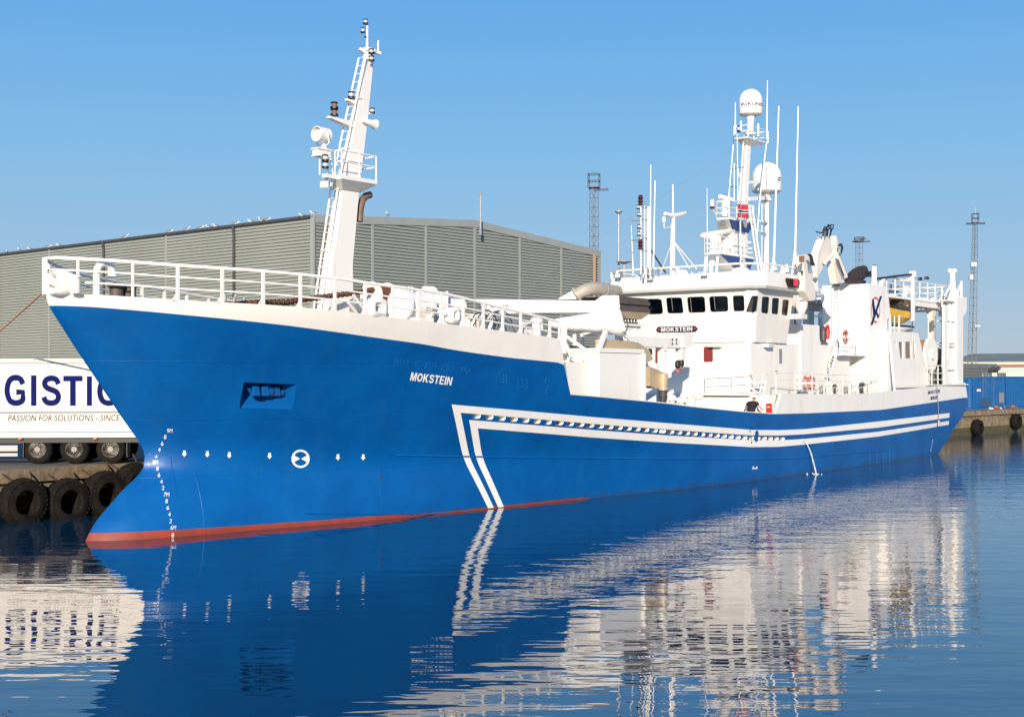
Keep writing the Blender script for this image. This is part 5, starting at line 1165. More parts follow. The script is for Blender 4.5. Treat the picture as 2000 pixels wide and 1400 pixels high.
# roof odds and ends
for x, y, tt, r_ in ((1446, 526, 2.6, .5), (1332, 530, -1.6, .35), (1530, 528, 3.8, .2), (1536, 520, 3.9, .12)):
    mb = MB(); a = PS(x, y, tt); mb.lathe([(r_, ROOF - a[2]), (r_, -.1), (r_ * .8, .05), (r_ * .3, .12)], a, n=14); mb.build('roof_vent', 'white', BR)
for i, x in enumerate((1256, 1266, 1275, 1286)):
    mb = MB(); a = PS(x, 530, -1.2 + .1 * i); mb.torus((a[0], a[1], ROOF + .2), (.6, 1, .3), .16, .02, 10, 5); mb.lathe([(.05, 0), (.05, .3)], (a[0], a[1], ROOF), n=6); mb.build('cable_coil', 'grey', BR)
# norwegian flag on the platform rail
def flag():
    t = MT + 1.42; q = [PS(*p, t) for p in ((1439.8, 398), (1460.5, 399.5), (1460.5, 426), (1439.8, 425))]
    mb = MB(); f = lambda u, v, o=0: (lambda p: (p[0], p[1] + .04 * math.sin(u * 7 + v * 2) + o, p[2]))(lerp(lerp(q[0], q[1], u), lerp(q[3], q[2], u), v))
    us = [0, 6/22, 7/22, 9/22, 10/22, 16/22, 1]; vs_ = [0, 6/16, 7/16, 9/16, 10/16, 1]
    fine = sorted(set(us + [i / 20 for i in range(21)])); n = len(fine)
    for j in range(5):
        for i in range(n - 1):
            uc = (fine[i] + fine[i + 1]) / 2; vc = (vs_[j] + vs_[j + 1]) / 2
            b = (7/22 < uc < 9/22) or (7/16 < vc < 9/16); w = (6/22 < uc < 10/22) or (6/16 < vc < 10/16)
            mb.mi = 2 if b else (1 if w else 0)
            mb.f([mb.v(f(fine[i], vs_[j])), mb.v(f(fine[i + 1], vs_[j])), mb.v(f(fine[i + 1], vs_[j + 1])), mb.v(f(fine[i], vs_[j + 1]))])
    mb.build('flag', ['flagred', 'mark', 'flagblue'], None, 'red flag with navy and white cross hanging on the radar mast platform', 'flag', smooth=0)
flag()
# ------------------------------------------------------------------ after part: locker, funnel, crane, poop house, stern gantry
AD = 4.0
def zk_(s): return z_top(s) - .1
mb = MB(); a = PS(1565, 632, 3.7); b = PS(1601, 634, 3.7); mb.box(a[0], b[0], .5, 3.7, 3.6, a[2]); mb.build('locker_house', 'white', SHIP, smooth=0, bevel=.04)
mb = MB(); a2 = PS(1606, 632, 3.2); mb.box(b[0] + .01, b[0] + 2.2, -3.6, 2.9, 3.6, 6.9); mb.build('after_house', 'white', SHIP, smooth=0)
# things between wheelhouse and locker house
mb = MB()
for x in (1549, 1556): mb.tube([PS(x, 636, 3.0), PS(x, 598, 3.0)], .05, 6)
mb.tube([PS(1547, 600, 3.0), PS(1572, 600, 3.0)], .04, 6); mb.box(PS(1550, 600, 2.5)[0], PS(1566, 600, 2.5)[0], .5, 2.5, 6.6, 8.6); mb.build('ladder_trunk', 'white', SHIP, smooth=0)
mb = MB(); q = [PS(*p, 2.52) for p in ((1552, 601), (1557, 601), (1557, 632), (1552, 632))]; mb.hexa(q, [(p[0], p[1] + .04, p[2]) for p in q]); mb.build('side_door', 'dark', SHIP, smooth=0)
# funnel casing
TF = 4.2; p00, p01, p10, p11 = PS(1695, 553, TF), PS(1734, 559, TF), PS(1698, 768, TF), PS(1748, 766, TF)
s_f = p00[0]; tl = PF(1605, 559, s_f)[1]
ztf = p00[2]
mb = MB()
mb.loft([[(s_f + .1, tl, 3.6), (p11[0], tl, 3.6), (p11[0], TF + .25, 3.6), (s_f + .1, TF + .12, 3.6)], [(s_f + .02, tl, ztf - .15), (p01[0] + .1, tl, ztf - .45), (p01[0] + .1, TF, ztf - .45), (s_f + .02, TF, ztf - .15)], [(s_f, tl, ztf), (p01[0] - .35, tl, ztf), (p01[0] - .35, TF, ztf), (s_f, TF, ztf)]])
FN = mb.build('funnel_casing', 'white', SHIP, smooth=0, bevel=.03)
mb = MB(); mb.loft([[(s_f + .1, -tl, 3.6), (p11[0], -tl, 3.6), (p11[0], -TF - .25, 3.6), (s_f + .1, -TF - .12, 3.6)], [(s_f, -tl, ztf), (p01[0], -tl, ztf), (p01[0], -TF, ztf), (s_f, -TF, ztf)]]); mb.build('funnel_casing', 'white', SHIP, smooth=0)
def fz(z): return TF + (ztf - z) * .028
def PFN(px, py, off=.014):
    t = TF
    for _ in range(5): q = PS(px, py, t); t = fz(min(q[2], ztf)) + off
    return q
mb = MB(); cx_, cy_ = 1710.2, 604.5
ring = lambda k, a: PFN(cx_ + (8.6 + k * .6) * math.cos(a), cy_ + (25.6 + k) * math.sin(a))
for i in range(36):
    a, b = 2 * math.pi * i / 36, 2 * math.pi * (i + 1) / 36; deg = (i * 10) % 360; w = 3.4 if (20 <= deg <= 110 or 200 <= deg <= 300) else 1.6
    mb.f([mb.v(ring(0, a)), mb.v(ring(0, b)), mb.v(ring(-w, b)), mb.v(ring(-w, a))])
mb.build('emblem_ring', 'flagred', FN, smooth=0)
for pts in (((1719, 577.5), (1723.2, 577), (1704.8, 633), (1700, 634)), ((1703, 585), (1706.2, 582), (1709.6, 603), (1708.6, 620), (1706, 621)), ((1710, 609.5), (1712.6, 605.5), (1717.2, 618), (1714.4, 622))):
    mb = MB(); mb.f([mb.v(PFN(*p, .022 + .004 * (pts[0][0] > 1715))) for p in pts]); mb.build('emblem_stroke', 'navy', FN, smooth=0)
mb = MB(); L = [PF(1626, y, s_f - .14) for y in range(562, 700, 6)]; L2 = [PF(1638, y + .5, s_f - .14) for y in range(562, 700, 6)]
mb.tube([L[0], L[-1]], .03, 5); mb.tube([L2[0], L2[-1]], .03, 5)
for a, b in zip(L, L2): mb.tube([a, b], .016, 5)
mb.build('ladder', 'white', FN)
mb = MB(); rail(mb, [PF(1594, 592, s_f + .2), PF(1604, 592, s_f + .2)], .75, (1, .55), .03); mb.build('catwalk_rail', 'white', FN)
mb = MB(); a = PF(1590, 615, s_f + .5); b = PF(1606, 615, s_f + .5); mb.box(a[0], a[0] + 1.5, a[1], b[1], a[2] - .1, a[2]); mb.build('catwalk', 'white', FN, smooth=0)
# hinged flap over the uptake and a small pipe
mb = MB(); tt = 3.1; pts = [(1652, 552), (1654, 542), (1660, 532), (1668, 524.5), (1678, 519.5), (1688, 517.5), (1693.5, 520), (1696, 527), (1695, 535), (1690, 543), (1682, 549), (1668, 552)]
mb.prism([PS(*p, tt) for p in pts], (.12, -.16, 0)); q = [PS(*p, tt + .1) for p in ((1650, 547.5), (1691, 546.5), (1691, 553.5), (1650, 553.5))]; mb.prism(q, (0, -.5, 0))
mb.build('uptake_flap', mat('sooty_maroon', (.035, .018, .016), .6, var=(3, (.06, .04, .035), .6)), FN, smooth=25)
mb = MB(); mb.tube([PS(1633, 556, 2.5), PS(1634, 551, 2.5), PS(1637, 546.5, 2.5), (PS(1642, 544, 2.5))], .2, 10); mb.build('uptake_pipe', 'brown', FN)
mb = MB(); a = PS(1707, 556, 3.8); b = PS(1707, 519, 3.8); mb.lathe([(.22, -.1), (.16, .3), (.15, b[2] - a[2])], a, n=12); mb.build('vent_pipe', 'white', FN)
lamp(FN, PS(1708, 525, 3.8), .11, .25)
mb = MB(); q = [PS(*p, 3.9) for p in ((1697.5, 529), (1702, 528.5), (1702.5, 540), (1698, 540.5))]; mb.prism(q, (0, -.25, 0)); mb.build('loudspeaker', 'black', FN, smooth=0)
mb = MB(); mb.tube([PS(1686, 768, 4.45), PFN(1692, 768, .06)], .02, 5); pth = [PFN(x, y, .05) for x, y in ((1692, 735), (1694, 742), (1700, 746), (1708, 744), (1718, 733), (1726, 712), (1731, 690), (1734, 660))]; mb.tube(pth, .022, 5); mb.build('water_hose', 'hose', FN)
# stair and landing forward of the funnel
mb = MB(); tS = 3.4
a, b = PS(1606, 738, tS), PS(1624, 692, tS); a2, b2 = PS(1620, 738, tS + .6), PS(1634, 692, tS + .6)
mb.bar(a, b, .06, .16); mb.bar((a2[0], tS + .6, a[2]), (b2[0], tS + .6, b[2]), .06, .16)
for i in range(8): u = (i + .5) / 8; p = lerp(a, b, u); q = lerp((a2[0], tS + .6, a[2]), (b2[0], tS + .6, b[2]), u); mb.hexa([(p[0] - .12, p[1], p[2] - .02), (p[0] + .12, p[1], p[2] - .02), (q[0] + .12, q[1], q[2] - .02), (q[0] - .12, q[1], q[2] - .02)], [(p[0] - .12, p[1], p[2] + .02), (p[0] + .12, p[1], p[2] + .02), (q[0] + .12, q[1], q[2] + .02), (q[0] - .12, q[1], q[2] + .02)])
mb.tube([(a[0], a[1], a[2] + .9), (b[0], b[1], b[2] + .9)], .025, 5); mb.tube([(a2[0], tS + .6, a[2] + .9), (b2[0], tS + .6, b[2] + .9)], .025, 5)
mb.tube([(a2[0], tS + .6, a[2]), (a2[0], tS + .6, a[2] + .9)], .025, 5)
mb.build('inclined_ladder', 'white', SHIP, smooth=0)
mb = MB(); mb.box(b[0] - .3, s_f + .05, 2.9, 4.1, b[2] - .05, b[2] + .02); mb.build('stair_landing', 'white', SHIP, smooth=0)
mb = MB(); rail(mb, [(b[0] - .2, 4.0, b[2]), (s_f - .9, 4.05, b[2])], .9, (1, .5), .025); mb.build('landing_rail', 'white', SHIP)
for i, (px, py, m_, w, h) in enumerate(((1608, 652, 'dark', .35, .8), (1616, 648, 'redpaint', .25, .75), (1610, 676, 'brown', .4, .5), (1622, 676, 'white', .5, .6), (1634, 672, 'grey', .3, .4))):
    mb = MB(); a = PS(px, py, 3.1 + .1 * i); mb.lathe([(w * .3, -h / 2), (w * .5, -h / 2 + .05), (w * .5, h / 2 - .1), (w * .3, h / 2), (.03, h / 2 + .06)], a, n=12); mb.tube([(a[0], a[1] - .4, a[2]), a], .03, 5); mb.build(['vent_head', 'fire_bottle', 'vent_head', 'vent_head', 'vent_head'][i], m_, SHIP)
mb = MB(); a = PS(1618, 640, 3.3); mb.tube([PS(1612, 641, 3.3), PS(1619, 637, 3.3), PS(1620, 652, 3.3)], .045, 6); mb.build('fire_monitor', 'redpaint', SHIP)
rr = random.Random(4)
for i, px in enumerate((1598, 1604, 1611, 1617, 1623, 1630, 1640, 1652, 1660, 1667, 1676, 1683)):
    mb = MB(); tt = 4.3 + .3 * (i % 2); a = PS(px, 768, tt); h = rr.uniform(.2, .6); w = rr.uniform(.07, .14)
    mb.lathe([(w * .8, -.2), (w * .8, h * .6), (w * 1.3, h * .62), (w * 1.3, h * .85), (w * .4, h)], (a[0], tt, 4.0), n=10); mb.build('deck_vent', ['white', 'grey', 'white', 'white', 'white', 'dark'][i % 6], SHIP)
# lifebuoys: things of their own, hung on rail and casing
M['buoyred'] = mat('faded_buoy_red', (.50, .07, .04), .6, var=(6, (.60, .14, .09), .6))
def lifebuoy(name, label, c, ang, sx=1.0):
    m_ = SHIP_M @ Matrix.Translation(SL(c)) @ Matrix.Rotation(ang, 4, 'Z')
    root = empty(name, label, 'lifebuoy', m_, 'red and white lifebuoys')
    mb = MB(False); n, k = 32, 8; I = []
    for i in range(n):
        a = 2 * math.pi * i / n; I.append([mb.v(((.30 + .085 * math.cos(2 * math.pi * j / k)) * math.cos(a), .075 * math.sin(2 * math.pi * j / k), (.30 + .085 * math.cos(2 * math.pi * j / k)) * math.sin(a))) for j in range(k)])
    for i in range(n):
        mb.mi = 1 if i % 8 in (0, 7) else 0
        for j in range(k): mb.f((I[i][j], I[(i + 1) % n][j], I[(i + 1) % n][(j + 1) % k], I[i][(j + 1) % k]))
    o = mb.build('ring', ['buoyred', 'mark'], None, smooth=60, origin=(0, 0, 0)); o.parent = root
    mb = MB(False); mb.tube([(.41 * math.cos(a) * (1 - .06 * abs(math.sin(2 * a))), .01, .41 * math.sin(a) * (1 - .06 * abs(math.sin(2 * a)))) for a in [2 * math.pi * i / 32 for i in range(33)]], .012, 5)
    o = mb.build('grab_line', 'mark', None, origin=(0, 0, 0)); o.parent = root; return root
a = PS(1573, 747, 5.0); LB = lifebuoy('lifebuoy', 'red and white lifebuoy hung forward on the side rail by the locker house', (a[0], 5.02, a[2]), 0)
a = PS(1584, 747, 5.0); copy_tree(LB, SHIP_M @ Matrix.Translation(SL((a[0], 5.02, a[2]))), 'red and white lifebuoy hung second on the side rail, just aft of its twin')
a = PF(1652, 656, s_f - .12); copy_tree(LB, SHIP_M @ Matrix.Translation(SL(a)) @ Matrix.Rotation(math.pi / 2 - .75, 4, 'Z'), 'red and white lifebuoy high on the white funnel front beside the ladder')
# knuckle boom crane
tc_ = 4.8
def slab(name, pix, t, th, mt='white', par=None, bev=.04):
    x0 = min(p[0] for p in pix); w = max(p[0] for p in pix) - x0; th = min(th, .4); sh = min(th * 30, w * .45); th = min(th, sh / 30)
    pix = [(x0 + sh + (x - x0) * (w - sh) / w, y) for x, y in pix]
    mb = MB(); mb.prism([PS(x, y, t + th / 2) for x, y in pix], (0, -th, 0)); return mb.build(name, mt, par, smooth=0, bevel=bev)
M['cranewhite'] = mat('crane_cream_paint', (.76, .70, .62), .45, var=(2.5, (.66, .60, .52), .6))
KC = slab('knuckle_crane', [(1557, 500), (1561, 497), (1573, 496.5), (1584, 503), (1587, 543), (1583, 549), (1591, 561), (1594, 583), (1588, 587), (1578, 587), (1560, 567), (1562, 545), (1557, 515)], tc_, 1.1, 'cranewhite', SHIP)
mb = MB(); a = PS(1578, 588, tc_); b = PS(1576, 612, tc_); mb.lathe([(.33, 0), (.3, -.3), (.14, b[2] - a[2])], (a[0], 4.45, a[2]), n=14); mb.box(a[0] - .35, a[0] + .35, 2.6, 4.6, b[2] - .25, b[2]); mb.build('crane_pedestal', 'cranewhite', KC)
mb = MB(); q = [PS(*p, tc_ + .56) for p in ((1559.7, 499.5), (1570.5, 498.5), (1570, 511.5), (1560.5, 511.8))]; mb.hexa(q, [(p[0], p[1] + .02, p[2]) for p in q]); mb.build('crane_window', 'wood', KC, smooth=0)
mb = MB(); q = [PS(*p, tc_ + .56) for p in ((1561, 528), (1567.5, 528), (1567.5, 537), (1564.5, 536), (1564.5, 530.5), (1561, 530.5))]; mb.hexa(q, [(p[0], p[1] + .02, p[2]) for p in q]); mb.build('crane_mark', 'black', KC, smooth=0)
slab('main_boom', [(1585, 497), (1603, 461.5), (1622, 459.5), (1625, 484), (1626, 496), (1611, 510), (1585.5, 544), (1582, 540)], tc_ - .05, .8, 'cranewhite', KC)
slab('outer_boom', [(1622.5, 460), (1627, 459), (1643.5, 494.5), (1643, 499), (1632.5, 502), (1628, 497)], tc_, .9, 'cranewhite', KC)
slab('outer_boom', [(1615.7, 514.5), (1628, 496), (1640, 517), (1649.5, 541), (1650, 552), (1626, 554)], tc_ - .05, .6, 'cranewhite', KC)
for p, q in (((1636, 501), (1652, 540)), ((1611, 512), (1625, 497))):
    mb = MB(); mb.tube([PS(*p, tc_ + .35), PS(*q, tc_ + .35)], .11, 8); mb.build('crane_cylinder', 'cranewhite', KC)
mb = MB(); mb.tube([PS(1636, 506, tc_ + .42), PS(1648, 538, tc_ + .42)], .035, 6); mb.build('crane_cylinder', 'dark', KC)
def loop(pts, t, r=.035): mb = MB(); mb.tube([PS(x, y, t + .03 * i) for i, (x, y) in enumerate(pts)], r, 6); mb.build('hydraulic_hose', 'black', KC)
loop([(1607, 460), (1607.5, 449), (1611, 442), (1614.5, 445), (1613, 460)], tc_ + .3); loop([(1609, 461), (1610, 450), (1614, 443), (1617, 450), (1616, 460)], tc_ + .1)
loop([(1613, 460), (1613.5, 446), (1618, 438), (1622, 441), (1624, 450), (1621, 459)], tc_ + .2); loop([(1616, 459), (1617, 449), (1620, 444), (1623, 447), (1622, 459)], tc_); loop([(1616, 443), (1622, 439), (1628, 438.5), (1627, 445), (1624, 449)], tc_ + .3)
loop([(1594, 452), (1600, 453.5), (1605, 454)], tc_ + .2); loop([(1637, 480), (1640, 476), (1644, 476), (1646, 484), (1643, 494)], tc_ + .4); loop([(1638, 480), (1641, 478), (1644, 482), (1643, 492)], tc_ + .5)
for d in range(3): loop([(1578 + d * 2, 496), (1582 + d * 2, 500), (1583 + d * 2.5, 510), (1585 + d * 3, 518)], tc_ + .62)
# poop house at the quarter, windows let in
tp_ = 4.75; pz = PS(1764, 647, tp_)[2]; p0, p1, p2, p3 = PS(1735, 647, tp_), PS(1793.5, 648, tp_), PS(1808, 714, tp_), PS(1810, 752, tp_)
mb = MB(); poly = [(p0[0] - .2, 3.6), (p3[0], 3.6), (p3[0], p3[2]), (p2[0], p2[2]), (p1[0], pz), (p0[0] - .2, pz)]
mb.hexa([(s_, -4.6, z) for s_, z in poly], [(s_, tp_, z) for s_, z in poly]); PH_ = mb.build('poop_house', 'white', SHIP, smooth=0, bevel=.02)
PH_.modifiers.clear()
cut = MB(); WP = [[(1755, 667), (1764, 667), (1764, 699), (1758.5, 699)], [(1768.3, 666.5), (1779.3, 666.5), (1780.5, 699), (1768.5, 699)], [(1783.5, 666.5), (1786.5, 668), (1789, 699), (1784.5, 699)], [(1746.8, 666.5), (1750.5, 666.5), (1751, 678), (1748.3, 678)]]
pn = []
for w in WP:
    q = [PS(*p, tp_) for p in w]; cut.hexa([(p[0], tp_ + .2, p[2]) for p in q], [(p[0], tp_ - .09, p[2]) for p in q]); pn.append(q)
apply_cut(PH_, cut.build('cutter', 'white', None, smooth=0))
M['brownglass'] = mat('brown_glass', (.16, .10, .075), .08, var=(2, (.30, .20, .15), .7), spec=.7)  # brownish reflection put into the pane colour
for q in pn:
    mb = MB(); mb.hexa([(p[0], tp_ - .06, p[2]) for p in q], [(p[0], tp_ - .08, p[2]) for p in q]); mb.build('window', 'brownglass', PH_, smooth=0)
mb = MB(); mb.tube([PS(1736, 648, tp_ + .04), PS(1747, 762, tp_ + .32)], .07, 8); mb.build('drain_pipe', 'white', PH_)
mb = MB(); mb.box(p0[0], p3[0] + 6.5, 5.05, 5.12, 4.28, 4.34); mb.build('knuckle_bar', 'hullwhite', SHIP, smooth=0)
# workboat on the poop house, black rimmed cradle raft below it
def boat():
    t0 = 3.0; s0 = PS(1690, 604, t0)[0]; s1 = PS(1783, 605.5, t0 + .8)[0]; zg = PS(1760, 604.5, t0 + .9)[2]; zk2 = PS(1745, 632, t0)[2]
    root = empty('workboat', 'yellow workboat with a grey outboard on top of the white poop house', 'boat', SHIP_M @ Matrix.Translation(SL(((s0 + s1) / 2, t0, zk2))))
    rings = []; L = s1 - s0
    for u in (0, .04, .12, .3, .55, .8, .95, 1.0):
        w = .85 * min(1, (u / .35) ** .55 if u > 0 else .03); zc_ = zg + .25 * (1 - u) ** 2; zk3 = zk2 + (.9 * max(0, .3 - u) ** 1.2 * 2) + (.28 if u > .95 else 0)
        s = s0 + L * u - (0 if u < 1 else 0)
        rings.append([(s, t0 - w, zc_), (s, t0 - w * .92, zk3 + (zc_ - zk3) * .45), (s, t0 - w * .5, zk3 + .1), (s, t0, zk3), (s, t0 + w * .5, zk3 + .1), (s, t0 + w * .92, zk3 + (zc_ - zk3) * .45), (s, t0 + w, zc_)])
    mb = MB(); mb.loft(rings, cap=True); mb.build('hull', 'yellow', root, smooth=40)
    mb = MB(); mb.tube([(r_[6][0], r_[6][1], r_[6][2] + .02) for r_ in rings], .06, 6); mb.build('gunwale', 'black', root); mb = MB(); mb.tube([(r_[0][0], r_[0][1], r_[0][2] + .02) for r_ in rings], .06, 6); mb.build('gunwale', 'black', root)
    mb = MB(); mb.box(s0 + 1.2, s1 - .5, t0 - .75, t0 + .75, zg, zg + .06); mb.box(s0 + 1.8, s0 + 2.6, t0 - .4, t0 + .4, zg + .06, zg + .5); mb.build('thwart', 'yellow', root, smooth=0)
    a = PS(1752, 602, t0 + .3); mb = MB(); rg_ = [[(a[0] + x * .62, a[1] + y, a[2] + .28 + z) for x, y in ((-k, -k * .6), (k, -k * .6), (k, k * .6), (-k, k * .6))] for k, z in ((.5, -.1), (.55, .1), (.48, .32), (.25, .42))]
    mb.loft(rg_); mb.build('outboard_motor', 'dark', root, smooth=60, bevel=.05)
    return zk2, s0, s1
zk2, sb0, sb1 = boat()
mb = MB(); a = PS(1758, 640, 4.0); rings = []
for u in [i / 10 for i in range(11)]:
    s = sb0 + 1.4 + (sb1 - sb0 - .9) * u; k = math.sin(math.pi * min(max(u * .96 + .02, 0), 1)) ** .35; rings.append([(s, 3.2 + .9 * k * math.cos(q), pz + .28 + .26 * k * math.sin(q)) for q in [2 * math.pi * j / 12 for j in range(12)]])
mb.m(0).loft(rings); mb.m(1).tube([(r_[0][0], 3.2 + 1.03 * (r_[0][1] - 3.2), pz + .42) for r_ in rings], .05, 6)
mb.build('raft', ['canvas', 'black'], None, 'white covered raft with black rim lying under the yellow workboat', 'raft', smooth=60)
for px in (1738, 1747, 1756):
    mb = MB(); mb.tube([PS(px, 650, 4.6), PS(px, 617, 4.6), PS(px + 2, 615, 4.4)], .04, 6); mb.build('boat_cradle', 'hose' if px == 1747 else 'white', SHIP)
# net drum flange and deck edge rail abaft the house
mb = MB(); a = PS(1818, 692, 4.3); R1 = (a[2] - PS(1818, 727, 4.3)[2]); mb.lathe([(R1, 0), (R1 * 1.0, .12), (R1 * .97, .16), (.3, .16), (.28, .3), (.05, .3)], (a[0], 4.2, a[2]), (0, 1, 0), 32); mb.lathe([(.45, -5.5), (.45, 0)], (a[0], 4.2, a[2]), (0, 1, 0), 16); mb.lathe([(R1, -5.6), (R1, -5.45)], (a[0], 4.2, a[2]), (0, 1, 0), 28)
ND = mb.build('net_drum', 'white', SHIP)
mb = MB(); mb.lathe([(R1 * .8, -5.4), (R1 * .85, -.05)], (a[0], 4.18, a[2]), (0, 1, 0), 20); mb.build('rolled_net', mat('trawl_net', (.42, .22, .10), .9, var=(6, (.30, .15, .07), .8), bump=(12, .05)), ND)
mb = MB(); mb.box(a[0] - .3, a[0] + .3, 3.6, 4.15, 4.2, a[2]); mb.build('drum_stand', 'white', ND, smooth=0)
st_ = [PS(x, y, 4.85) for x, y in ((1811, 741), (1820, 741), (1832, 739), (1843, 738))]
mb = MB(); rail(mb, [(p[0], 4.85, 4.25) for p in st_], PS(1825, 713, 4.85)[2] - 4.25, (1, .62, .3), .03); mb.build('quarter_rail', 'white', SHIP)
for x, y, w in ((1813, 734, .5), (1823, 735, .7), (1836, 735, .6), (1838, 692, .5), (1837, 712, .6)): mb = MB(); a = PS(x, y, 3.9); mb.box(a[0] - w / 2, a[0] + w / 2, 3.2, 3.9, a[2] - .5, a[2] + .4); mb.build('deck_box', ['dark', 'grey'][int(w * 10) % 2], SHIP, smooth=0, bevel=.03)
mb = MB(); mb.tube([PS(1829, 722, 5.1), PS(1831, 760, 5.2), PS(1833, 800, 5.2), PS(1834, 830, 5.2)], .02, 5); mb.lathe([(.08, 0), (.08, .3)], PS(1833.5, 830, 5.2), n=8); mb.build('draught_line', 'grey', SHIP)
# stern gantry: box columns, cross plates, upper deck
tg = 4.78; g0, g1, g2, g3 = [PS(x, 700, tg)[0] for x in (1843.5, 1852, 1869, 1882)]
zg0 = 4.1; zg1 = PS(1862, 578, tg)[2]
def col4(s0, s1, t0, t1, z0, z1, nm, par): mb = MB(); mb.box(s0, s1, t0, t1, z0, z1); return mb.build(nm, 'white', par, smooth=0, bevel=.03)
GA = col4(g2, g3 - .05, 4.22, tg, zg0 - .2, zg1, 'stern_gantry', SHIP)
col4(g0 + .1, g1, 4.62, tg - .02, zg0 - .2, zg1 - .6, 'gantry_leg', GA)
col4(g1 - .02, g2 + .02, 4.5, 4.56, zg0 - .2, PS(1860, 604, tg)[2], 'gantry_web', GA)
for y in (586, 625, 668, 674, 720):
    z = PS(1860, y, tg)[2]; mb = MB(); mb.hexa([(g1 - .01, 4.06, z - .06), (g2 + .01, 4.06, z - .06), (g2 + .01, tg - .08, z - .06), (g1 - .01, tg - .08, z - .06)], [(g1 - .01, 4.06, z), (g2 + .01, 4.06, z), (g2 + .01, tg - .08, z), (g1 - .01, tg - .08, z)]); mb.build('gantry_plate', 'white', GA, smooth=0)
for x in (1857, 1864): mb = MB(); mb.tube([PS(x, 680, 4.4), PS(x, 716, 4.4)], .09, 8); mb.build('gantry_pipe', 'white', GA)
mb = MB(); mb.tube([PS(1860, 600, 4.6), PS(1853, 640, 4.6), PS(1851, 665, 4.6), PS(1848, 700, 4.7)], .1, 8); mb.build('gantry_pipe', 'white', GA)
for sgn in (-1,):
    col4(g2, g3 - .05, -tg, -3.9, zg0 - .2, zg1, 'gantry_leg', GA); col4(g0, g1, -tg, -4.3, zg0 - .2, zg1 - .6, 'gantry_leg', GA)
mb = MB(); b0_ = PS(1880, 579, tg)[0]; b1_ = PS(1891, 579, tg)[0]; za, zb3 = PS(1885, 579, tg)[2], PS(1885, 617, tg)[2]; mb.box(b0_, b1_, -4.6, tg - .1, zb3 + .4, za); mb.hexa([(b0_, 3.2, zb3), (b0_ + .5, 3.2, zb3), (b0_ + .5, tg - .1, zb3), (b0_, tg - .1, zb3)], [(b0_, 3.2, zb3 + .4), (b1_, 3.2, zb3 + .4), (b1_, tg - .1, zb3 + .4), (b0_, tg - .1, zb3 + .4)]); mb.build('gantry_beam', 'white', GA, smooth=0)
tu = 3.9; u0, u1 = PS(1733, 585, tu)[0], g2; zu1 = PS(1790, 582, tu)[2]; zu0 = PS(1810, 599, tu)[2]
mb = MB(); mb.box(u0, u1, -tu, tu, zu1 - .14, zu1); mb.build('gantry_deck', 'white', GA, smooth=0)
mb = MB(); m0 = PS(1787, 590, tu)[0]; mb.box(m0, u1, 2.9, tu - .05, zu0, zu1 - .14); mb.box(u0, m0, 1.8, 2.0, zu0 - .1, zu1 - .14); mb.box(m0, u1, -tu, -3.0, zu0, zu1 - .14); mb.build('deck_girder', 'white', GA, smooth=0)
mb = MB(); zlow = PS(1800, 618, 1.5)[2]; mb.box(m0 - 2, u1, .8, 1.2, zlow, zu1 - .14); mb.build('deck_girder', 'white', GA, smooth=0)
for i in range(5):
    mb = MB(); s = m0 - 1 + i * 1.4; mb.hexa([(s, 1.2, zlow), (s + .08, 1.2, zlow), (s + .08, 2.9, zu0 + .2), (s, 2.9, zu0 + .2)], [(s, 1.2, zlow + .9), (s + .08, 1.2, zlow + .9), (s + .08, 2.9, zu0 + .5), (s, 2.9, zu0 + .5)]); mb.build('girder_rib', 'white', GA, smooth=0)
mb = MB(); a = PS(1819.5, 604, 3.4); b = PS(1819.5, 652, 3.4); mb.loft([[(a[0] + x * w * .8, a[1] + y * w * .4, z) for x, y in ((-1, -1), (1, -1), (1, 1), (-1, 1))] for w, z in ((.35, 4.0), (.35, a[2] - .9), (.35, a[2] - .6), (.75, a[2] + .4))]); mb.build('deck_post', 'white', GA, smooth=0)
mb = MB(); q = [PS(*p, 3.56) for p in ((1817.5, 625), (1823.5, 625), (1823.5, 645), (1817.5, 645))]; mb.hexa(q, [(p[0], p[1] + .02, p[2]) for p in q]); mb.build('post_opening', 'grey', GA, smooth=0)
mb = MB(); rl = [(u0 + (u1 - u0) * i / 7, tu - .05, zu1) for i in range(8)]; rail(mb, rl, PS(1790, 549, tu)[2] - zu1, (1, .66, .33), .035, .045); mb.build('gantry_rail', 'white', GA)
mb = MB(); rail(mb, [(p[0], -p[1], p[2]) for p in rl], PS(1790, 549, tu)[2] - zu1, (1, .66, .33), .035, .045); mb.build('gantry_rail', 'white', GA)
hr = PS(1790, 549, tu)[2] - zu1
mb = MB(); rail(mb, [(u1, tu - .05, zu1), (g3 - .1, tu - .1, zu1), (g3 - .1, 1, zu1), (g3 - .1, -3, zu1)], hr, (1, .66, .33), .035, .045); mb.build('gantry_rail', 'white', GA)
mb = MB(); a = PS(1862, 575, 4.2); mb.tube([PS(1861, 600, 4.3), PS(1860, 531, 4.3)], [.24, .17], 10); mb.build('gantry_mast', 'white', GA)
for x in (1854, 1862.5): mb = MB(); a = PS(x, 530, 4.3); mb.lathe([(.09, 0), (.15, .04), (.15, .22), (.08, .26)], a, (-.8, .5, .2), 10); mb.build('work_lamp', ['white'], GA)
for p, q in (((1846, 577), (1858, 553)), ((1869, 577), (1876, 555)), ((1850, 590), (1860, 565)), ((1872, 580), (1864, 560)), ((1878, 548), (1878, 580)), ((1846, 612), (1860, 580)), ((1843, 640), (1862, 600))):
    mb = MB(); mb.bar(PS(*p, 4.5), PS(*q, 4.4), .12); mb.build('gantry_brace', 'white', GA, smooth=0)
mb = MB(); a = PS(1783, 626, 4.0); b = PS(1783, 535, 4.0); mb.box(a[0] - .16, a[0] + .16, 3.94, 4.08, a[2], b[2]); DV = mb.build('davit', 'white', SHIP, smooth=0)
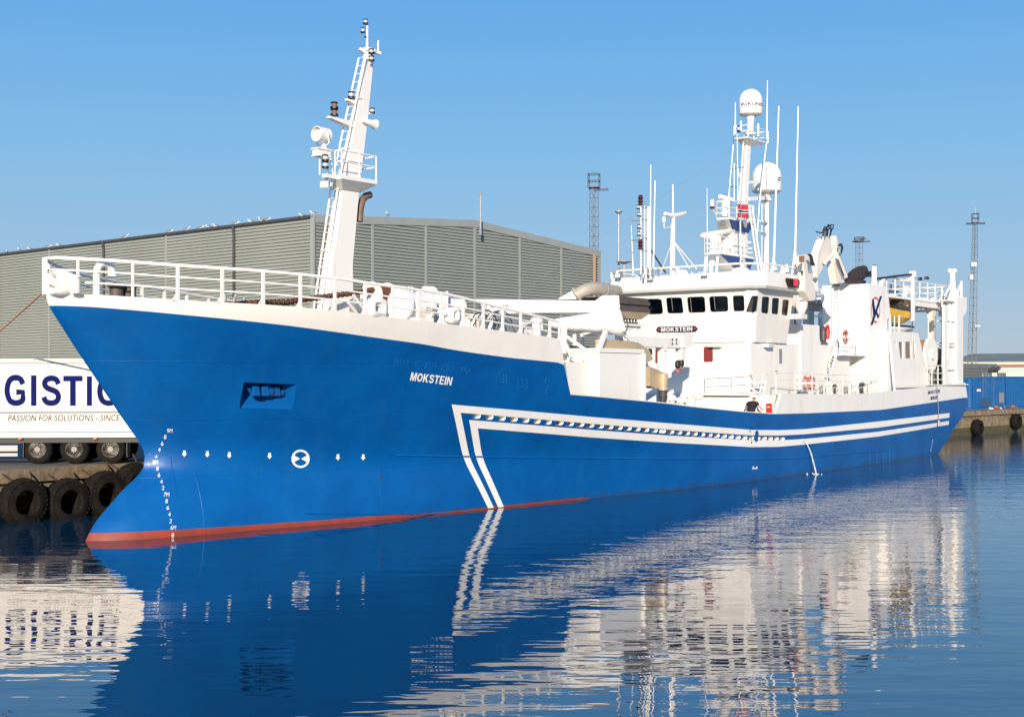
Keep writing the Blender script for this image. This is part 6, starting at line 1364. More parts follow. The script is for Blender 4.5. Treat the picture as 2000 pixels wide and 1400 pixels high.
mb = MB(); mb.lathe([(.1, -.2), (.22, -.15), (.22, .15), (.1, .2)], (b[0], 4.0, b[2]), (0, 1, 0), 12); mb.build('davit_sheave', 'white', DV)
mb = MB(); mb.tube(dens([PS(1783, 535, 4.0), PS(1748, 539, 4.0), PS(1731, 541.5, 4.0), PS(1712, 544, 3.9)], 3), .07, 6); mb.build('davit_wire', 'black', DV)
mb = MB(); mb.prism([PS(*p, 3.9) for p in ((1750, 549), (1780, 539.5), (1780, 548), (1772, 549.5))], (0, -.3, 0)); mb.build('davit_arm', 'white', DV, smooth=0)
slab('davit_base', [(1716, 553), (1721, 541), (1727, 539.5), (1731, 543), (1724, 556), (1717, 559)], 3.9, .5, 'white', DV)
for i, (pts, m_) in enumerate((([(1791, 547), (1792, 541.5), (1801, 540), (1803, 547)], 'black'), ([(1803, 545), (1804, 539.5), (1813, 538.5), (1817, 545)], 'dark'))): slab('equipment_hood', pts, 2.4, .7, m_, GA, .08)
for x, y, w, h, m_ in ((1746, 568, 22, 6, 'dark'), (1772, 566, 16, 16, 'white'), (1760, 577, 20, 6, 'white'), (1740, 558, 6, 8, 'brown'), (1752, 558, 10, 5, 'grey'), (1797, 576, 6, 4, 'dark'), (1795, 556, 5, 6, 'grey'), (1764, 556, 8, 5, 'brown')):
    slab('deck_machinery', [(x - w / 2, y - h / 2), (x + w / 2, y - h / 2), (x + w / 2, y + h / 2), (x - w / 2, y + h / 2)], 1.8, 1.0, m_, GA, .05)
mb = MB(); a = PS(1731, 640, 3.4); mb.hexa([(u0, 1.2, zu0 - .1), (u0 + 2.6, 1.2, zu0 - .1), (u0 + 2.6, 1.7, zu0 - .1), (u0, 1.7, zu0 - .1)], [(u0, 1.2, zu1 - .2), (u0 + 3.2, 1.2, zu1 - .2), (u0 + 3.2, 1.7, zu1 - .2), (u0, 1.7, zu1 - .2)]); mb.build('deck_bracket', 'white', GA, smooth=0)
mb = MB(); mb.tube([PS(1839.5, 560, 4.4), PS(1839.5, 738, 4.6)], .03, 5); mb.build('gantry_wire', 'white', GA)
mb = MB(); mb.tube([PS(1782, 620, 3.3), PS(1781, 646, 3.3)], .03, 5); mb.build('gantry_wire', 'dark', GA)
# cooling water leaving the side
jet = []
a = PH(1567, 858); 
for i in range(13):
    u = i / 12; x = 1567 + 29 * (u ** .8) ; jet.append((u, x))
M['spray'] = mat('falling_water', (.72, .76, .80), .25, trans=.2)
p0 = (a[0], a[1] + .02, a[2]); mb = MB(); pth = []; rads = []
e = PH(1592, 917); zf = 0.0
for i in range(15):
    u = i / 14; z = p0[2] * (1 - u * u); d = .55 * u; px = 1567 + (1594 - 1567) * u
    s_ = PS(px, 880, p0[1] + d)[0]; pth.append((s_ + .012 * math.sin(i * 5), p0[1] + d, z)); rads.append(.012 + .018 * u + .008 * (i % 2))
mb.tube(pth, rads, 7); rj = random.Random(3)
WJ = mb.build('water_jet', 'spray', None, 'thin white jet of water running from the blue hull into the harbour', 'water jet')
mb = MB()
for i in range(16):
    q = pth[-1]; an = rj.uniform(0, 6.28); d = rj.uniform(0, .5); mb.lathe([(.02, 0), (rj.uniform(.02, .05), .005), (.02, rj.uniform(.01, .05))], (q[0] + d * math.cos(an) * 1.3, q[1] + d * math.sin(an), -.002), n=7)
mb.build('splash', 'spray', WJ)
# ------------------------------------------------------------------ person at the ladder
def person():
    c = PF(1467.5, 775, 32.95); s, t, zf = c[0], c[1], c[2] - 1.66; k = 1.0
    root = empty('person', 'person in black T-shirt leaning forward between the white ladder handrails', 'person', SHIP_M @ Matrix.Translation(SL((s, t, zf))))
    def skin(name, J, E, mtl, par=root, lvl=2):
        me = bpy.data.meshes.new(name); me.from_pydata([SL((s + x * k, t + y * k, zf + z * k)) for x, y, z, _ in J], E, [])
        o = bpy.data.objects.new(name, me); COL.objects.link(o); place(o, SHIP_M.copy(), par)
        sk = o.modifiers.new('skin', 'SKIN'); sk.use_smooth_shade = True
        for i, j in enumerate(J):
            r_ = j[3] if isinstance(j[3], tuple) else (j[3], j[3]); me.skin_vertices[0].data[i].radius = (r_[0] * k, r_[1] * k)
        me.skin_vertices[0].data[0].use_root = True
        sb = o.modifiers.new('sub', 'SUBSURF'); sb.levels = lvl; sb.render_levels = lvl
        me.materials.append(M[mtl]); return o
    # x aft (away from the viewer), y to port; body leans aft over the rails, arms spread
    skin('body', [(-.05, 0, .98, .15), (.02, 0, 1.18, .15), (.14, 0, 1.36, (.16, .11)), (.22, 0, 1.44, .062), (.27, 0, 1.49, .07), (.30, 0, 1.55, (.085, .1)), (.29, 0, 1.61, .06),
                  (.14, .2, 1.37, .07), (.13, .37, 1.24, .048), (.25, .42, 1.08, .036), (.32, .42, 1.05, .034), (.14, -.2, 1.37, .07), (.13, -.37, 1.24, .048), (.25, -.42, 1.08, .036), (.32, -.42, 1.05, .034),
                  (-.05, .1, .86, .1), (.03, .11, .48, .07), (-.05, .11, .08, .05), (.08, .12, .02, .045), (-.05, -.1, .86, .1), (.03, -.11, .48, .07), (-.05, -.11, .08, .05), (.08, -.12, .02, .045),
                  (.38, .44, 1.05, .011), (.385, .42, 1.04, .011), (.38, .40, 1.03, .011), (.34, .38, 1.07, .012), (.38, -.44, 1.05, .011), (.385, -.42, 1.04, .011), (.38, -.40, 1.03, .011), (.34, -.38, 1.07, .012)],
         [(0, 1), (1, 2), (2, 3), (3, 4), (4, 5), (5, 6), (2, 7), (7, 8), (8, 9), (9, 10), (2, 11), (11, 12), (12, 13), (13, 14), (0, 15), (15, 16), (16, 17), (17, 18), (0, 19), (19, 20), (20, 21), (21, 22),
          (10, 23), (10, 24), (10, 25), (9, 26), (14, 27), (14, 28), (14, 29), (13, 30)], 'skin')
    skin('shirt', [(-.05, 0, .93, (.2, .19)), (-.02, 0, 1.04, (.19, .18)), (.03, 0, 1.2, (.2, .18)), (.13, 0, 1.36, (.2, .15)), (.19, 0, 1.42, .1), (.14, .21, 1.37, .105), (.135, .34, 1.27, .08), (.14, -.21, 1.37, .105), (.135, -.34, 1.27, .08)],
         [(0, 1), (1, 2), (2, 3), (3, 4), (3, 5), (5, 6), (3, 7), (7, 8)], 'shirt')
    skin('trousers', [(-.05, 0, .93, (.17, .16)), (-.05, .1, .84, .12), (.03, .11, .48, .09), (-.05, .11, .1, .08), (-.05, -.1, .84, .12), (.03, -.11, .48, .09), (-.05, -.11, .1, .08)], [(0, 1), (1, 2), (2, 3), (0, 4), (4, 5), (5, 6)], 'jeans')
    skin('hair', [(.265, 0, 1.56, (.095, .105)), (.27, 0, 1.61, (.09, .1)), (.29, 0, 1.645, .06)], [(0, 1), (1, 2)], 'hair')
person()

# ------------------------------------------------------------------ mooring rope
fl = PS(108, 553, .35)
A = SHIP_M @ SL((fl[0] - .1, fl[1] - .05, fl[2] - .04)); Bp = Vector((-35.0, 71.4, QZ + .3)); pts = []
for i in range(25):
    u = i / 24; p = A.lerp(Bp, u); p.z -= .12 * 4 * u * (1 - u); pts.append(tuple(p))
mb = MB(False); mb.tube(pts, .035, 7); mb.build('mooring_rope', 'rope', None, 'brown mooring rope running from the bow fairlead down to the quay', 'rope')

# ------------------------------------------------------------------ semi-trailer on the quay
wq = [WZ(70, 908, QZ), WZ(213, 904.5, QZ)]
TD = Vector((.9972, .075, 0)); TN = Vector((.075, -.9972, 0)); T0_ = wq[1] - TN * .0      # rear axle contact
T0_ = WZ(213, 904.8, QZ); TU = Vector((0, 0, 1))
def TP(u, o, z): p = T0_ + TD * u + TN * o; return (p.x, p.y, QZ + z)
def Tpx(px, py, o=0.0):      # photo point on the trailer's side plane
    k = (px - CX) / F; b = T0_ + TN * o; u = (k * b.y - b.x) / (TD.x - k * TD.y); p = b + TD * u; return (u, HC + (HY - py) * p.y / F - QZ)
TR = empty('semi_trailer', 'white box semi-trailer with navy lettering parked on the quay behind the bow', 'truck trailer', Matrix.Translation(T0_))
u_r = 1.75; z0t = Tpx(130, 851.5)[1]; z1t = Tpx(60, 701)[1]
M['truckwhite'] = mat('trailer_panel', (.66, .625, .56), .4, var=(.8, (.60, .565, .50), .5), streak=(1.5, (.5, .46, .4), .3))
mb = MB(False); mb.hexa([TP(-11.5, -2.5, z0t), TP(u_r, -2.5, z0t), TP(u_r, .06, z0t), TP(-11.5, .06, z0t)], [TP(-11.5, -2.5, z1t), TP(u_r, -2.5, z1t), TP(u_r, .06, z1t), TP(-11.5, .06, z1t)]); mb.build('box_body', 'truckwhite', TR, smooth=0)
def tstrip(y0, y1, m_, o=.068, nm='trim_line'):
    z0 = Tpx(100, y1)[1]; z1 = Tpx(100, y0)[1]; mb = MB(False); mb.hexa([TP(-11.5, .058, z0), TP(u_r, .058, z0), TP(u_r, o, z0), TP(-11.5, o, z0)], [TP(-11.5, .058, z1), TP(u_r, .058, z1), TP(u_r, o, z1), TP(-11.5, o, z1)]); mb.build(nm, m_, TR, smooth=0)
tstrip(708, 709.5, 'dark'); tstrip(803.5, 805.5, 'navy'); tstrip(842.3, 843.6, 'dark'); tstrip(848, 853.5, 'truckwhite', .10, 'side_rail'); tstrip(700, 706.5, 'truckwhite', .085, 'roof_rail')
TX = lambda x, y: TP(Tpx(x, y, .072)[0], .072, Tpx(x, y, .072)[1])
mb = MB(False); x_ = 9
for ch, xa, xb in (('G', 9, 50), ('I', 60.5, 71), ('S', 81, 119), ('T', 123.5, 161), ('I', 169.5, 179.5), ('C', 190, 231)):
    ya = 731 + (xa - 10) * .018; mb = MB(False); put_block(mb, ch, (xa, 791.5), (xb, 791.5), (xa, ya), TX); mb.build('letter', 'trucknavy', TR)
mb = MB(False); put_text(mb, 'PASSION FOR SOLUTIONS - SINCE', (15.5, 821.5), (234, 821), (15.5, 809.5), TX, .0, 1.05, .2); mb.build('slogan', 'slogan', TR)
mb = MB(False); mb.hexa([TP(-11, -1.7, .75), TP(u_r, -1.7, .75), TP(u_r, -.8, .75), TP(-11, -.8, .75)], [TP(-11, -1.7, z0t - .01), TP(u_r, -1.7, z0t - .01), TP(u_r, -.8, z0t - .01), TP(-11, -.8, z0t - .01)])
mb.hexa([TP(-4, -2.3, z0t - .22), TP(u_r, -2.3, z0t - .22), TP(u_r, -.02, z0t - .22), TP(-4, -.02, z0t - .22)], [TP(-4, -2.3, z0t - .01), TP(u_r, -2.3, z0t - .01), TP(u_r, -.02, z0t - .01), TP(-4, -.02, z0t - .01)]); mb.build('chassis', 'black', TR, smooth=0)
M['guardgrey'] = mat('side_guard_grey', (.42, .42, .42), .5)
M['rim'] = mat('steel_rim', (.17, .165, .155), .5, metal=.5, var=(8, (.25, .22, .19), .6))
us = [Tpx(x, y)[0] for x, y in ((71.5, 905), (143.5, 905), (214.5, 905))]
for u in us:
    c = TP(u, -.06, .52); ax = tuple(-TN)
    mb = MB(False); mb.lathe([(.30, .03), (.40, .0), (.47, .02), (.515, .07), (.52, .12), (.52, .26), (.50, .34), (.42, .38), (.30, .36)], c, ax, 30); mb.build('tyre', 'rubber', TR)
    ty = bpy.data.objects[[o.name for o in COL.objects if o.name.startswith('tyre')][-1]]
    mb = MB(False); mb.m(0).lathe([(.315, .03), (.295, .015), (.28, .06), (.17, .12), (.15, .04), (.11, .03), (.1, .0), (.02, .0)], c, ax, 24)
    cc = Vector(c)
    for j in range(10):
        a = 2 * math.pi * j / 10; p = cc + TD * .225 * math.cos(a) + TU * .225 * math.sin(a) - TN * .078; mb.m(1).lathe([(.034, 0), (.034, -.012)], p, ax, 8)
        p = cc + TD * .135 * math.cos(a + .3) + TU * .135 * math.sin(a + .3) - TN * .03; mb.m(0).lathe([(.016, 0), (.014, -.04)], p, ax, 6)
    mb.build('rim', ['rim', 'black'], ty)
    c2 = TP(u, -2.0, .52); mb = MB(False); mb.lathe([(.3, 0), (.52, .05), (.52, .3), (.3, .36)], c2, ax, 24); mb.build('tyre', 'rubber', TR)
    mb = MB(False); mb.tube([TP(u, -.3, .52), TP(u, -2.1, .52)], .08, 8); mb.build('axle', 'black', TR)
for x0, x1, y0, y1 in ((-60, 35, 869, 880), (-60, 35, 884, 890)):
    a = Tpx(x0, y0); b = Tpx(x1, y1); mb = MB(False); mb.hexa([TP(a[0], .0, b[1]), TP(b[0], .0, b[1]), TP(b[0], .04, b[1]), TP(a[0], .04, b[1])], [TP(a[0], .0, a[1]), TP(b[0], .0, a[1]), TP(b[0], .04, a[1]), TP(a[0], .04, a[1])]); mb.build('side_guard', 'guardgrey', TR, smooth=0)
for x in (45, 247):
    a = Tpx(x, 862); b = Tpx(x + 4, 892); mb = MB(False); mb.hexa([TP(a[0], -.5, b[1]), TP(a[0] + .03, -.5, b[1]), TP(a[0] + .03, .02, b[1]), TP(a[0], .02, b[1])], [TP(a[0], -.5, z0t - .2), TP(a[0] + .03, -.5, z0t - .2), TP(a[0] + .03, .02, z0t - .2), TP(a[0], .02, z0t - .2)]); mb.build('mud_flap', 'black', TR, smooth=0)
for x in (41, 187): a = Tpx(x, 855); mb = MB(False); mb.hexa([TP(a[0] - .06, .06, a[1] - .03), TP(a[0] + .06, .06, a[1] - .03), TP(a[0] + .06, .12, a[1] - .03), TP(a[0] - .06, .12, a[1] - .03)], [TP(a[0] - .06, .06, a[1] + .04), TP(a[0] + .06, .06, a[1] + .04), TP(a[0] + .06, .12, a[1] + .04), TP(a[0] - .06, .12, a[1] + .04)]); mb.build('marker_lamp', 'orange', TR, smooth=0)
mb = MB(False); mb.hexa([TP(u_r, -2.4, .5), TP(u_r + .08, -2.4, .5), TP(u_r + .08, -.02, .5), TP(u_r, -.02, .5)], [TP(u_r, -2.4, .66), TP(u_r + .08, -2.4, .66), TP(u_r + .08, -.02, .66), TP(u_r, -.02, .66)]); mb.build('rear_bumper', 'truckwhite', TR, smooth=0)
a = Tpx(255, 866); mb = MB(False); mb.hexa([TP(u_r - .1, -.3, .72), TP(u_r + .05, -.3, .72), TP(u_r + .05, .02, .72), TP(u_r - .1, .02, .72)], [TP(u_r - .1, -.3, .86), TP(u_r + .05, -.3, .86), TP(u_r + .05, .02, .86), TP(u_r - .1, .02, .86)]); mb.build('tail_lamp', 'orange', TR, smooth=0)

# ------------------------------------------------------------------ tyre fenders on the quay face
def fender(name, label, px, py, rpx, group='tyre fenders on the near quay'):
    # centre on a plane .5 m off the quay face
    s, t, z = PS(px, py, QT + .55); Y = B0[1] + s * U[1] + t * N[1]; r = rpx * Y / F; m_ = SHIP_M @ Matrix.Translation(SL((s, t, z))); return m_, r
def make_fender(m_, r, label, group):
    root = empty('tyre_fender', label, 'tyre fender', m_, group); w = r * .42
    mb = MB(False); n = 44; prof = [(.50, -.8), (.56, -1), (.86, -1), (.97, -.72), (1.0, -.3), (1.0, .3), (.97, .72), (.86, 1), (.56, 1), (.50, .8), (.62, .3), (.62, -.3)]; I = []
    for i in range(n):
        a = 2 * math.pi * i / n; I.append([mb.v((r * q * math.cos(a), -w * h, r * q * math.sin(a))) for q, h in prof])
    for i in range(n):
        for j in range(12): mb.f((I[i][j], I[(i + 1) % n][j], I[(i + 1) % n][(j + 1) % 12], I[i][(j + 1) % 12]))
    o = mb.build('tyre', 'rubber', None, smooth=50, origin=(0, 0, 0)); o.parent = root
    mb = MB(False)
    for i in range(30):
        for sd_ in (-1, 1):
            a = 2 * math.pi * (i + (.25 if sd_ > 0 else 0)) / 30; b = a + .13
            P = lambda q, an, h: (r * q * math.cos(an), h, r * q * math.sin(an))
            mb.hexa([P(.86, a, sd_ * w * 1.0), P(.86, b, sd_ * w * 1.0), P(.97, b, sd_ * w * .08), P(.97, a, sd_ * w * .08)], [P(.93, a, sd_ * w * 1.03), P(.93, b, sd_ * w * 1.03), P(1.05, b, sd_ * w * .08), P(1.05, a, sd_ * w * .08)])
    o = mb.build('tread', 'rubber', root and None, smooth=0, origin=(0, 0, 0)); o.parent = root
    for x in (-.35, .35):
        mb = MB(False); q = [(x * r, 0, r * .86), (x * r * 1.6, .2, r * 1.05), (x * r * 1.9, .45, r * 1.28)]; mb.tube(q, .03, 6); o = mb.build('chain', 'darkrust', None, origin=(0, 0, 0)); o.parent = root
    return root
FD = [(44, 980, 46, 'leftmost big tyre fender on the quay under the trailer front axle'), (130, 979, 45, 'middle big tyre fender on the quay under the trailer'), (204, 965, 45, 'big tyre fender on the quay just left of the ship bow'),
      (262, 948, 44, 'tyre fender on the quay half hidden behind the ship stem')]
first = None
for px, py, rp, lab in FD:
    m_, r = fender('tyre_fender', lab, px, py, rp)
    m_ = m_ @ Matrix.Rotation(R(random.Random(px).uniform(-40, 40)), 4, 'Y') if first else m_
    if first is None: first = (make_fender(m_, r, lab, 'tyre fenders on the near quay'), r)
    else: copy_tree(first[0], m_ @ Matrix.Scale(r / first[1], 4), lab)
far = Vector((.70, .714, 0)); fn = Vector((far.y, -far.x, 0))
for px, yc, lab in ((1899, 834, 'hanging tyre fender on the far quay right beside the ship stern'), (1975, 822, 'tyre fender on the far quay at the right edge of the picture')):
    k = (px - CX) / F; u = (k * qc.y - qc.x) / (far.x - k * far.y); p = qc + far * u + fn * .45; z = HC + (HY - yc) * p.y / F
    c = copy_tree(first[0], Matrix.Translation((p.x, p.y, z)) @ Matrix.Rotation(math.atan2(far.y, far.x), 4, 'Z') @ Matrix.Scale(.62 / first[1] * 1.05, 4), lab, 'tyre fenders on the far quay')
# ------------------------------------------------------------------ far quay: containers, sheds, towers
M['contblue'] = mat('container_blue', (.008, .10, .30), .5, var=(1.2, (.012, .13, .34), .6), streak=(2, (.20, .16, .12), .5))
M['contdark'] = mat('container_blue_shaded', (.03, .08, .16), .55, var=(1.2, (.04, .10, .2), .6))  # darker copy of the container blue, shade put into the colour
def container(name, label, p, ux, L, Wd, Hc, mt, group=None, marks=()):
    u = Vector((*ux, 0)).normalized(); n = Vector((u.y, -u.x, 0)); q = Vector(p)
    root = empty(name, label, 'container', Matrix.Translation(q), group); P = lambda a, b, z: tuple(q + u * a + n * b + Vector((0, 0, z)))
    mb = MB(False)
    def corr(a0, b0, a1, b1, ox, oy):
        N_ = int((Vector((a1 - a0, b1 - b0)).length) / .14); row = []
        for i in range(N_ + 1):
            f_ = i / N_; d = .035 if (i // 2) % 2 else 0; a = a0 + (a1 - a0) * f_ - ox * d; b = b0 + (b1 - b0) * f_ - oy * d
            row.append((mb.v(P(a, b, .15)), mb.v(P(a, b, Hc - .12))))
        for x, y in zip(row, row[1:]): mb.f((x[0], y[0], y[1], x[1]))
    corr(.1, -.02, L - .1, -.02, 0, 1); corr(.02, -Wd + .1, .02, -.1, -1, 0); corr(L - .02, -Wd + .1, L - .02, -.1, 1, 0); corr(.1, -Wd + .02, L - .1, -Wd + .02, 0, -1)
    mb.build('wall_panel', mt, root, smooth=0)
    mb = MB(False)
    for a in (0, L - .12):
        for b in (-Wd, -.12): mb.hexa([P(a, b, 0), P(a + .12, b, 0), P(a + .12, b + .12, 0), P(a, b + .12, 0)], [P(a, b, Hc), P(a + .12, b, Hc), P(a + .12, b + .12, Hc), P(a, b + .12, Hc)])
    for z in (0, Hc - .14):
        for b in (-Wd + .005, -.115): mb.hexa([P(.12, b, z), P(L - .12, b, z), P(L - .12, b + .11, z), P(.12, b + .11, z)], [P(.12, b, z + .13), P(L - .12, b, z + .13), P(L - .12, b + .11, z + .13), P(.12, b + .11, z + .13)])
        for a in (.005, L - .115): mb.hexa([P(a, -Wd + .12, z), P(a + .11, -Wd + .12, z), P(a + .11, -.12, z), P(a, -.12, z)], [P(a, -Wd + .12, z + .13), P(a + .11, -Wd + .12, z + .13), P(a + .11, -.12, z + .13), P(a, -.12, z + .13)])
    mb.build('frame', mt, root, smooth=0)
    mb = MB(False); mb.hexa([P(.03, -Wd + .03, Hc - .1), P(L - .03, -Wd + .03, Hc - .1), P(L - .03, -.03, Hc - .1), P(.03, -.03, Hc - .1)], [P(.03, -Wd + .03, Hc - .02), P(L - .03, -Wd + .03, Hc - .02), P(L - .03, -.03, Hc - .02), P(.03, -.03, Hc - .02)]); mb.build('roof', mt, root, smooth=0)
    for a0, a1, z0, z1, m_ in marks: mb = MB(False); mb.hexa([P(a0, .0, z0), P(a1, .0, z0), P(a1, .02, z0), P(a0, .02, z0)], [P(a0, .0, z1), P(a1, .0, z1), P(a1, .02, z1), P(a0, .02, z1)]); mb.build('panel', m_, root, smooth=0)
    return root, P, u, n
cp_ = WZ(1903, 799, 2.0); ux = (.70, .714)
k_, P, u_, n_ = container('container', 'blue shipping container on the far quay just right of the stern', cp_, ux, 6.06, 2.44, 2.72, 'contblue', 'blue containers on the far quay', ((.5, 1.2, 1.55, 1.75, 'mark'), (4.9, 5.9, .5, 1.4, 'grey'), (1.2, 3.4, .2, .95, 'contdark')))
for z0, z1 in ((1.75, 2.05),):
    mb = MB(False)
    for i in range(6): z = 1.55 + i * .14; mb.hexa([P(-.02, -1.75, z), P(-.02, -1.62, z), P(-.0, -1.62, z), P(-.0, -1.75, z)], [P(-.02, -1.75, z + .1), P(-.02, -1.62, z + .1), P(0, -1.62, z + .1), P(0, -1.75, z + .1)])
    mb.build('lettering', 'mark', k_, smooth=0)
c2 = cp_ + u_ * 6.6
container('container', 'larger blue shipping container at the right edge of the far quay', c2, ux, 12.2, 2.44, 2.85, 'contblue', 'blue containers on the far quay', ((6.4, 7.2, 1.5, 1.7, 'mark'),))
def rubble(name, label, cat, px, py, f): p = WZ(px, py, 2.0); return f(name, label, cat, p)
def heap(name, label, cat, p, cols):
    root = empty(name, label, cat, Matrix.Translation(p)); r_ = random.Random(8)
    for i in range(9):
        mb = MB(False); w, d, h = r_.uniform(.15, .5), r_.uniform(.2, .4), r_.uniform(.08, .3); x, y = r_.uniform(-1.3, 1.3), r_.uniform(-.3, .3); a = r_.uniform(-.4, .4)
        mb.hexa([(p.x + x - w, p.y + y - d, p.z), (p.x + x + w, p.y + y - d, p.z), (p.x + x + w, p.y + y + d, p.z), (p.x + x - w, p.y + y + d, p.z)], [(p.x + x - w * .6, p.y + y - d, p.z + h), (p.x + x + w * .7, p.y + y - d * .8, p.z + h * (1 + a)), (p.x + x + w * .6, p.y + y + d, p.z + h), (p.x + x - w * .8, p.y + y + d, p.z + h * .8)])
        mb.build('scrap_piece', cols[i % len(cols)], root, smooth=0)
    return root
h_ = rubble('scrap_heap', 'small heap of white and brown scrap before the blue container', 'scrap heap', 1919, 797.5, lambda a, b, c, p: heap(a, b, c, p, ['mark', 'rust', 'orange', 'dark', 'mark', 'wood']))
mb = MB(False); p = WZ(1923, 797, 2.0); mb.loft([[(p.x - .25, p.y - .1, 2.1), (p.x + .25, p.y - .1, 2.1), (p.x + .2, p.y + .1, 2.1), (p.x - .2, p.y + .1, 2.1)], [(p.x - .02, p.y - .02, 3.3), (p.x + .02, p.y - .02, 3.3), (p.x + .02, p.y + .02, 3.3), (p.x - .02, p.y + .02, 3.3)]]); mb.build('cone', 'mark', h_, smooth=0)
rubble('scrap_heap', 'few orange and dark scraps on the quay edge between the containers', 'scrap heap', 1952, 796, lambda a, b, c, p: heap(a, b, c, p, ['dark', 'rust', 'orange']))
# sheds behind
M['shedgrey'] = mat('grey_corrugated', (.13, .14, .145), .5, var=(.6, (.16, .17, .17), .5)); M['palegreen'] = mat('pale_green_wall', (.42, .52, .47), .6, var=(.2, (.38, .48, .43), .5)); M['brownband'] = mat('brown_band', (.30, .13, .08), .6)
M['mossroof'] = mat('mossy_roof', (.17, .19, .15), .8, var=(.15, (.27, .29, .26), .7)); M['creamwall'] = mat('cream_fascia', (.70, .62, .45), .6)
def block(name, label, cat, px0, px1, Y0, Y1, ytop, depth, mt, ribs=False, roof=None):
    a = W(px0, ytop, Y0); b = W(px1, ytop, Y1); d = Vector((b.x - a.x, b.y - a.y, 0)); L = d.length; d.normalize(); n = Vector((d.y, -d.x, 0)); H_ = a.z - 2.0
    root = empty(name, label, cat, Matrix.Translation((a.x, a.y, 2.0))); P = lambda u, o, z: ((a + d * u + n * o).x, (a + d * u + n * o).y, 2.0 + z)
    mb = MB(False); mb.hexa([P(0, -depth, 0), P(L, -depth, 0), P(L, 0, 0), P(0, 0, 0)], [P(0, -depth, H_), P(L, -depth, H_), P(L, 0, H_), P(0, 0, H_)]); mb.build('wall', mt, root, smooth=0)
    if ribs:
        mb = MB(False)
        for i in range(int(H_ / .3)): mb.hexa([P(0, 0, i * .3), P(L, 0, i * .3), P(L, .06, i * .3 + .04), P(0, .06, i * .3 + .04)], [P(0, 0, i * .3 + .2), P(L, 0, i * .3 + .2), P(L, .06, i * .3 + .16), P(0, .06, i * .3 + .16)])
        mb.build('rib', mt, root, smooth=0); bpy.data.objects[COL.objects[-1].name].name = 'cladding_rib'
    return root, P, L, H_
r_, P, L, H_ = block('grey_shed', 'dark grey corrugated shed with fans behind the blue containers', 'shed', 1862, 1948, 128, 134, 708.5, 6, 'shedgrey', True)
for x in (.78, .90):
    mb = MB(False); mb.tube([P(L * x, .3, H_ - .7), P(L * x + .5, .4, H_ - .4)], .2, 8); mb.tube([P(L * x, .0, H_ - .6), P(L * x, .5, H_ - .9)], .1, 6); mb.build('extractor_fan', 'dark', r_)
mb = MB(False); mb.lathe([(.3, 0), (.35, .3), (.3, 1.4), (.1, 1.6)], P(L * .72, .4, H_ - 3.3), n=12); mb.build('vent_drum', 'hose', r_)
r2, P2, L2_, H2 = block('far_warehouse', 'long low warehouse with mossy roof and cream stripe at far right', 'warehouse', 1850, 2150, 200, 190, 708, 30, 'palegreen')
def b2(z0, z1, o, m_, nm, z0b=None, z1b=None): mb = MB(False); mb.hexa([P2(0, -.01, z0), P2(L2_, -.01, z0), P2(L2_, o, z0), P2(0, o, z0)], [P2(0, -.01, z1), P2(L2_, -.01, z1), P2(L2_, o, z1), P2(0, o, z1)]); mb.build(nm, m_, r2, smooth=0)
zz = lambda y: HC + (HY - y) * 197 / F - 2.0
b2(zz(716), zz(711), .12, 'brownband', 'brown_stripe'); b2(zz(711), zz(705), .2, 'creamwall', 'cream_stripe')
mb = MB(False); mb.hexa([P2(0, .3, zz(706)), P2(L2_, .3, zz(706)), P2(L2_, -28, 6.75), P2(0, -28, 6.75)], [P2(0, .3, zz(705)), P2(L2_, .3, zz(705)), P2(L2_, -28, 6.85), P2(0, -28, 6.85)]); mb.build('roof', 'mossroof', r2, smooth=0)
for px0, px1, Y, lab in ((1938, 1947, 124, 'small cream container seen between shed and blue containers'), (1965, 2010, 124, 'long cream container showing above the right blue container')):
    a = W(px0, 727, Y); b = W(px1, 727, Y); container('container', lab, (a.x, a.y, 2.0), (1, .05), (b.x - a.x), 2.4, a.z - 2.0, 'creamwall', 'cream containers behind the blue ones')
M['towergrey'] = mat('weathered_tower_steel', (.13, .14, .15), .6, metal=.2)
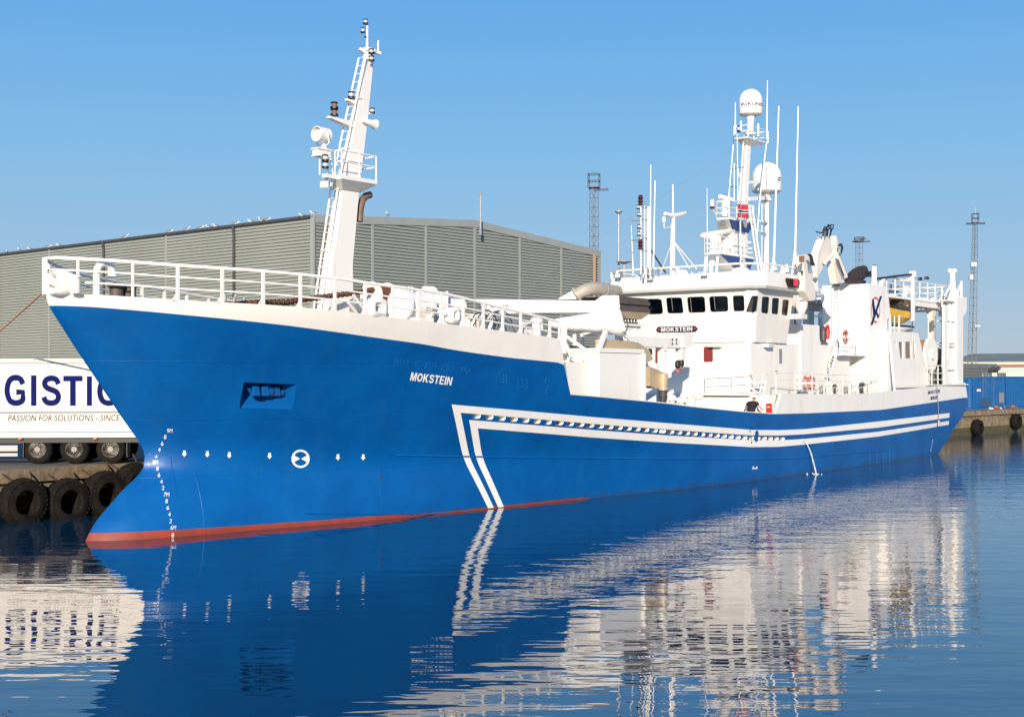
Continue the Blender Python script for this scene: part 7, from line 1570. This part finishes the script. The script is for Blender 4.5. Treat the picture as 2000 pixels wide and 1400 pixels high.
# lattice light towers
def tower(label, px, ptop, Y, basket, wb, wt, extras, m_='towergrey', lean=0):
    base = W(px, 735, Y); top = W(px, ptop, Y); z0, z1 = 2.0, top.z
    root = empty('light_tower', label, 'lattice tower', Matrix.Translation((base.x, base.y, z0)), 'lattice light towers behind the harbour'); C_ = Vector((base.x, base.y, 0)); zb_ = z1 - basket
    def leg(i, z): w = (wb + (wt - wb) * (z - z0) / (zb_ - z0)) / 2; a = math.pi / 4 + .5 + i * math.pi / 2; return (C_.x + lean * (z - zb_) + w * 1.414 * math.cos(a), C_.y + w * 1.414 * math.sin(a), z)
    for i in range(4): mb = MB(False); mb.tube([leg(i, z0), leg(i, zb_)], .042, 5); mb.build('tower_leg', m_, root)
    mb = MB(False); n = int((zb_ - z0) / 1.1)
    for j in range(n):
        za, zc_ = z0 + (zb_ - z0) * j / n, z0 + (zb_ - z0) * (j + 1) / n
        for i in range(4): mb.tube([leg(i, za), leg((i + 1) % 4, zc_)], .02, 4); mb.tube([leg(i, zc_), leg((i + 1) % 4, zc_)], .018, 4)
    mb.build('lattice', m_, root)
    w = wt * 1.25; mb = MB(False); q = [(C_.x + w * math.cos(a), C_.y + w * math.sin(a)) for a in [.6 + i * math.pi / 2 for i in range(4)]]
    mb.hexa([(x, y, zb_) for x, y in q], [(x, y, zb_ + .12) for x, y in q]); mb.build('tower_deck', 'dark', root, smooth=0)
    mb = MB(False)
    for x, y in q: mb.tube([(x, y, zb_), (x, y, z1)], .05, 5)
    for zz_ in (z1, zb_ + basket * .5):
        for i in range(4): mb.tube([(*q[i], zz_), (*q[(i + 1) % 4], zz_)], .05, 5)
    mb.build('basket_rail', 'dark', root)
    for dx, dz, L_ in extras: mb = MB(False); mb.tube([(C_.x, C_.y, zb_ - dz), (C_.x + dx * L_, C_.y, zb_ - dz + .1)], [.08, .14], 6); mb.build('lamp_arm', 'dark', root)
    return root, C_, zb_
tower('grey lattice tower with square basket rising behind the warehouse end', 1160, 340, 150, 1.6, .85, .72, ((1, .25, 1.7), (-1, .0, .6)))
tower('distant lattice tower with tilted lamps between crane and funnel', 1678, 463, 230, .7, 1.1, .9, ((1, .1, 1.9), (-1, .15, 1.2), (1, -.4, 1.2)))
rt, C_, zb_ = tower('tall lattice tower with white boxes right of the ship stern', 1905, 417, 172, 1.2, .85, .45, ((1, .15, 1.3), (-1, .2, 1.2)), lean=.25 / 10)
for px, py, w, h in ((1901, 516, .35, .28), (1896, 541, .22, .3), (1908, 636, .35, .1)):
    a = W(px, py, 171); mb = MB(False); mb.hexa([(a.x - w, a.y - .3, a.z - h), (a.x + w, a.y - .3, a.z - h), (a.x + w, a.y + .3, a.z - h), (a.x - w, a.y + .3, a.z - h)], [(a.x - w, a.y - .3, a.z + h), (a.x + w, a.y - .3, a.z + h), (a.x + w, a.y + .3, a.z + h), (a.x - w, a.y + .3, a.z + h)]); mb.build('equipment_box', 'mark', rt, smooth=0, bevel=.04)
mb = MB(False); a = W(1905.5, 418, 172); mb.tube([(a.x, a.y, a.z - .5), (a.x, a.y, a.z + .9)], .04, 5); mb.build('tower_spike', 'grey', rt)
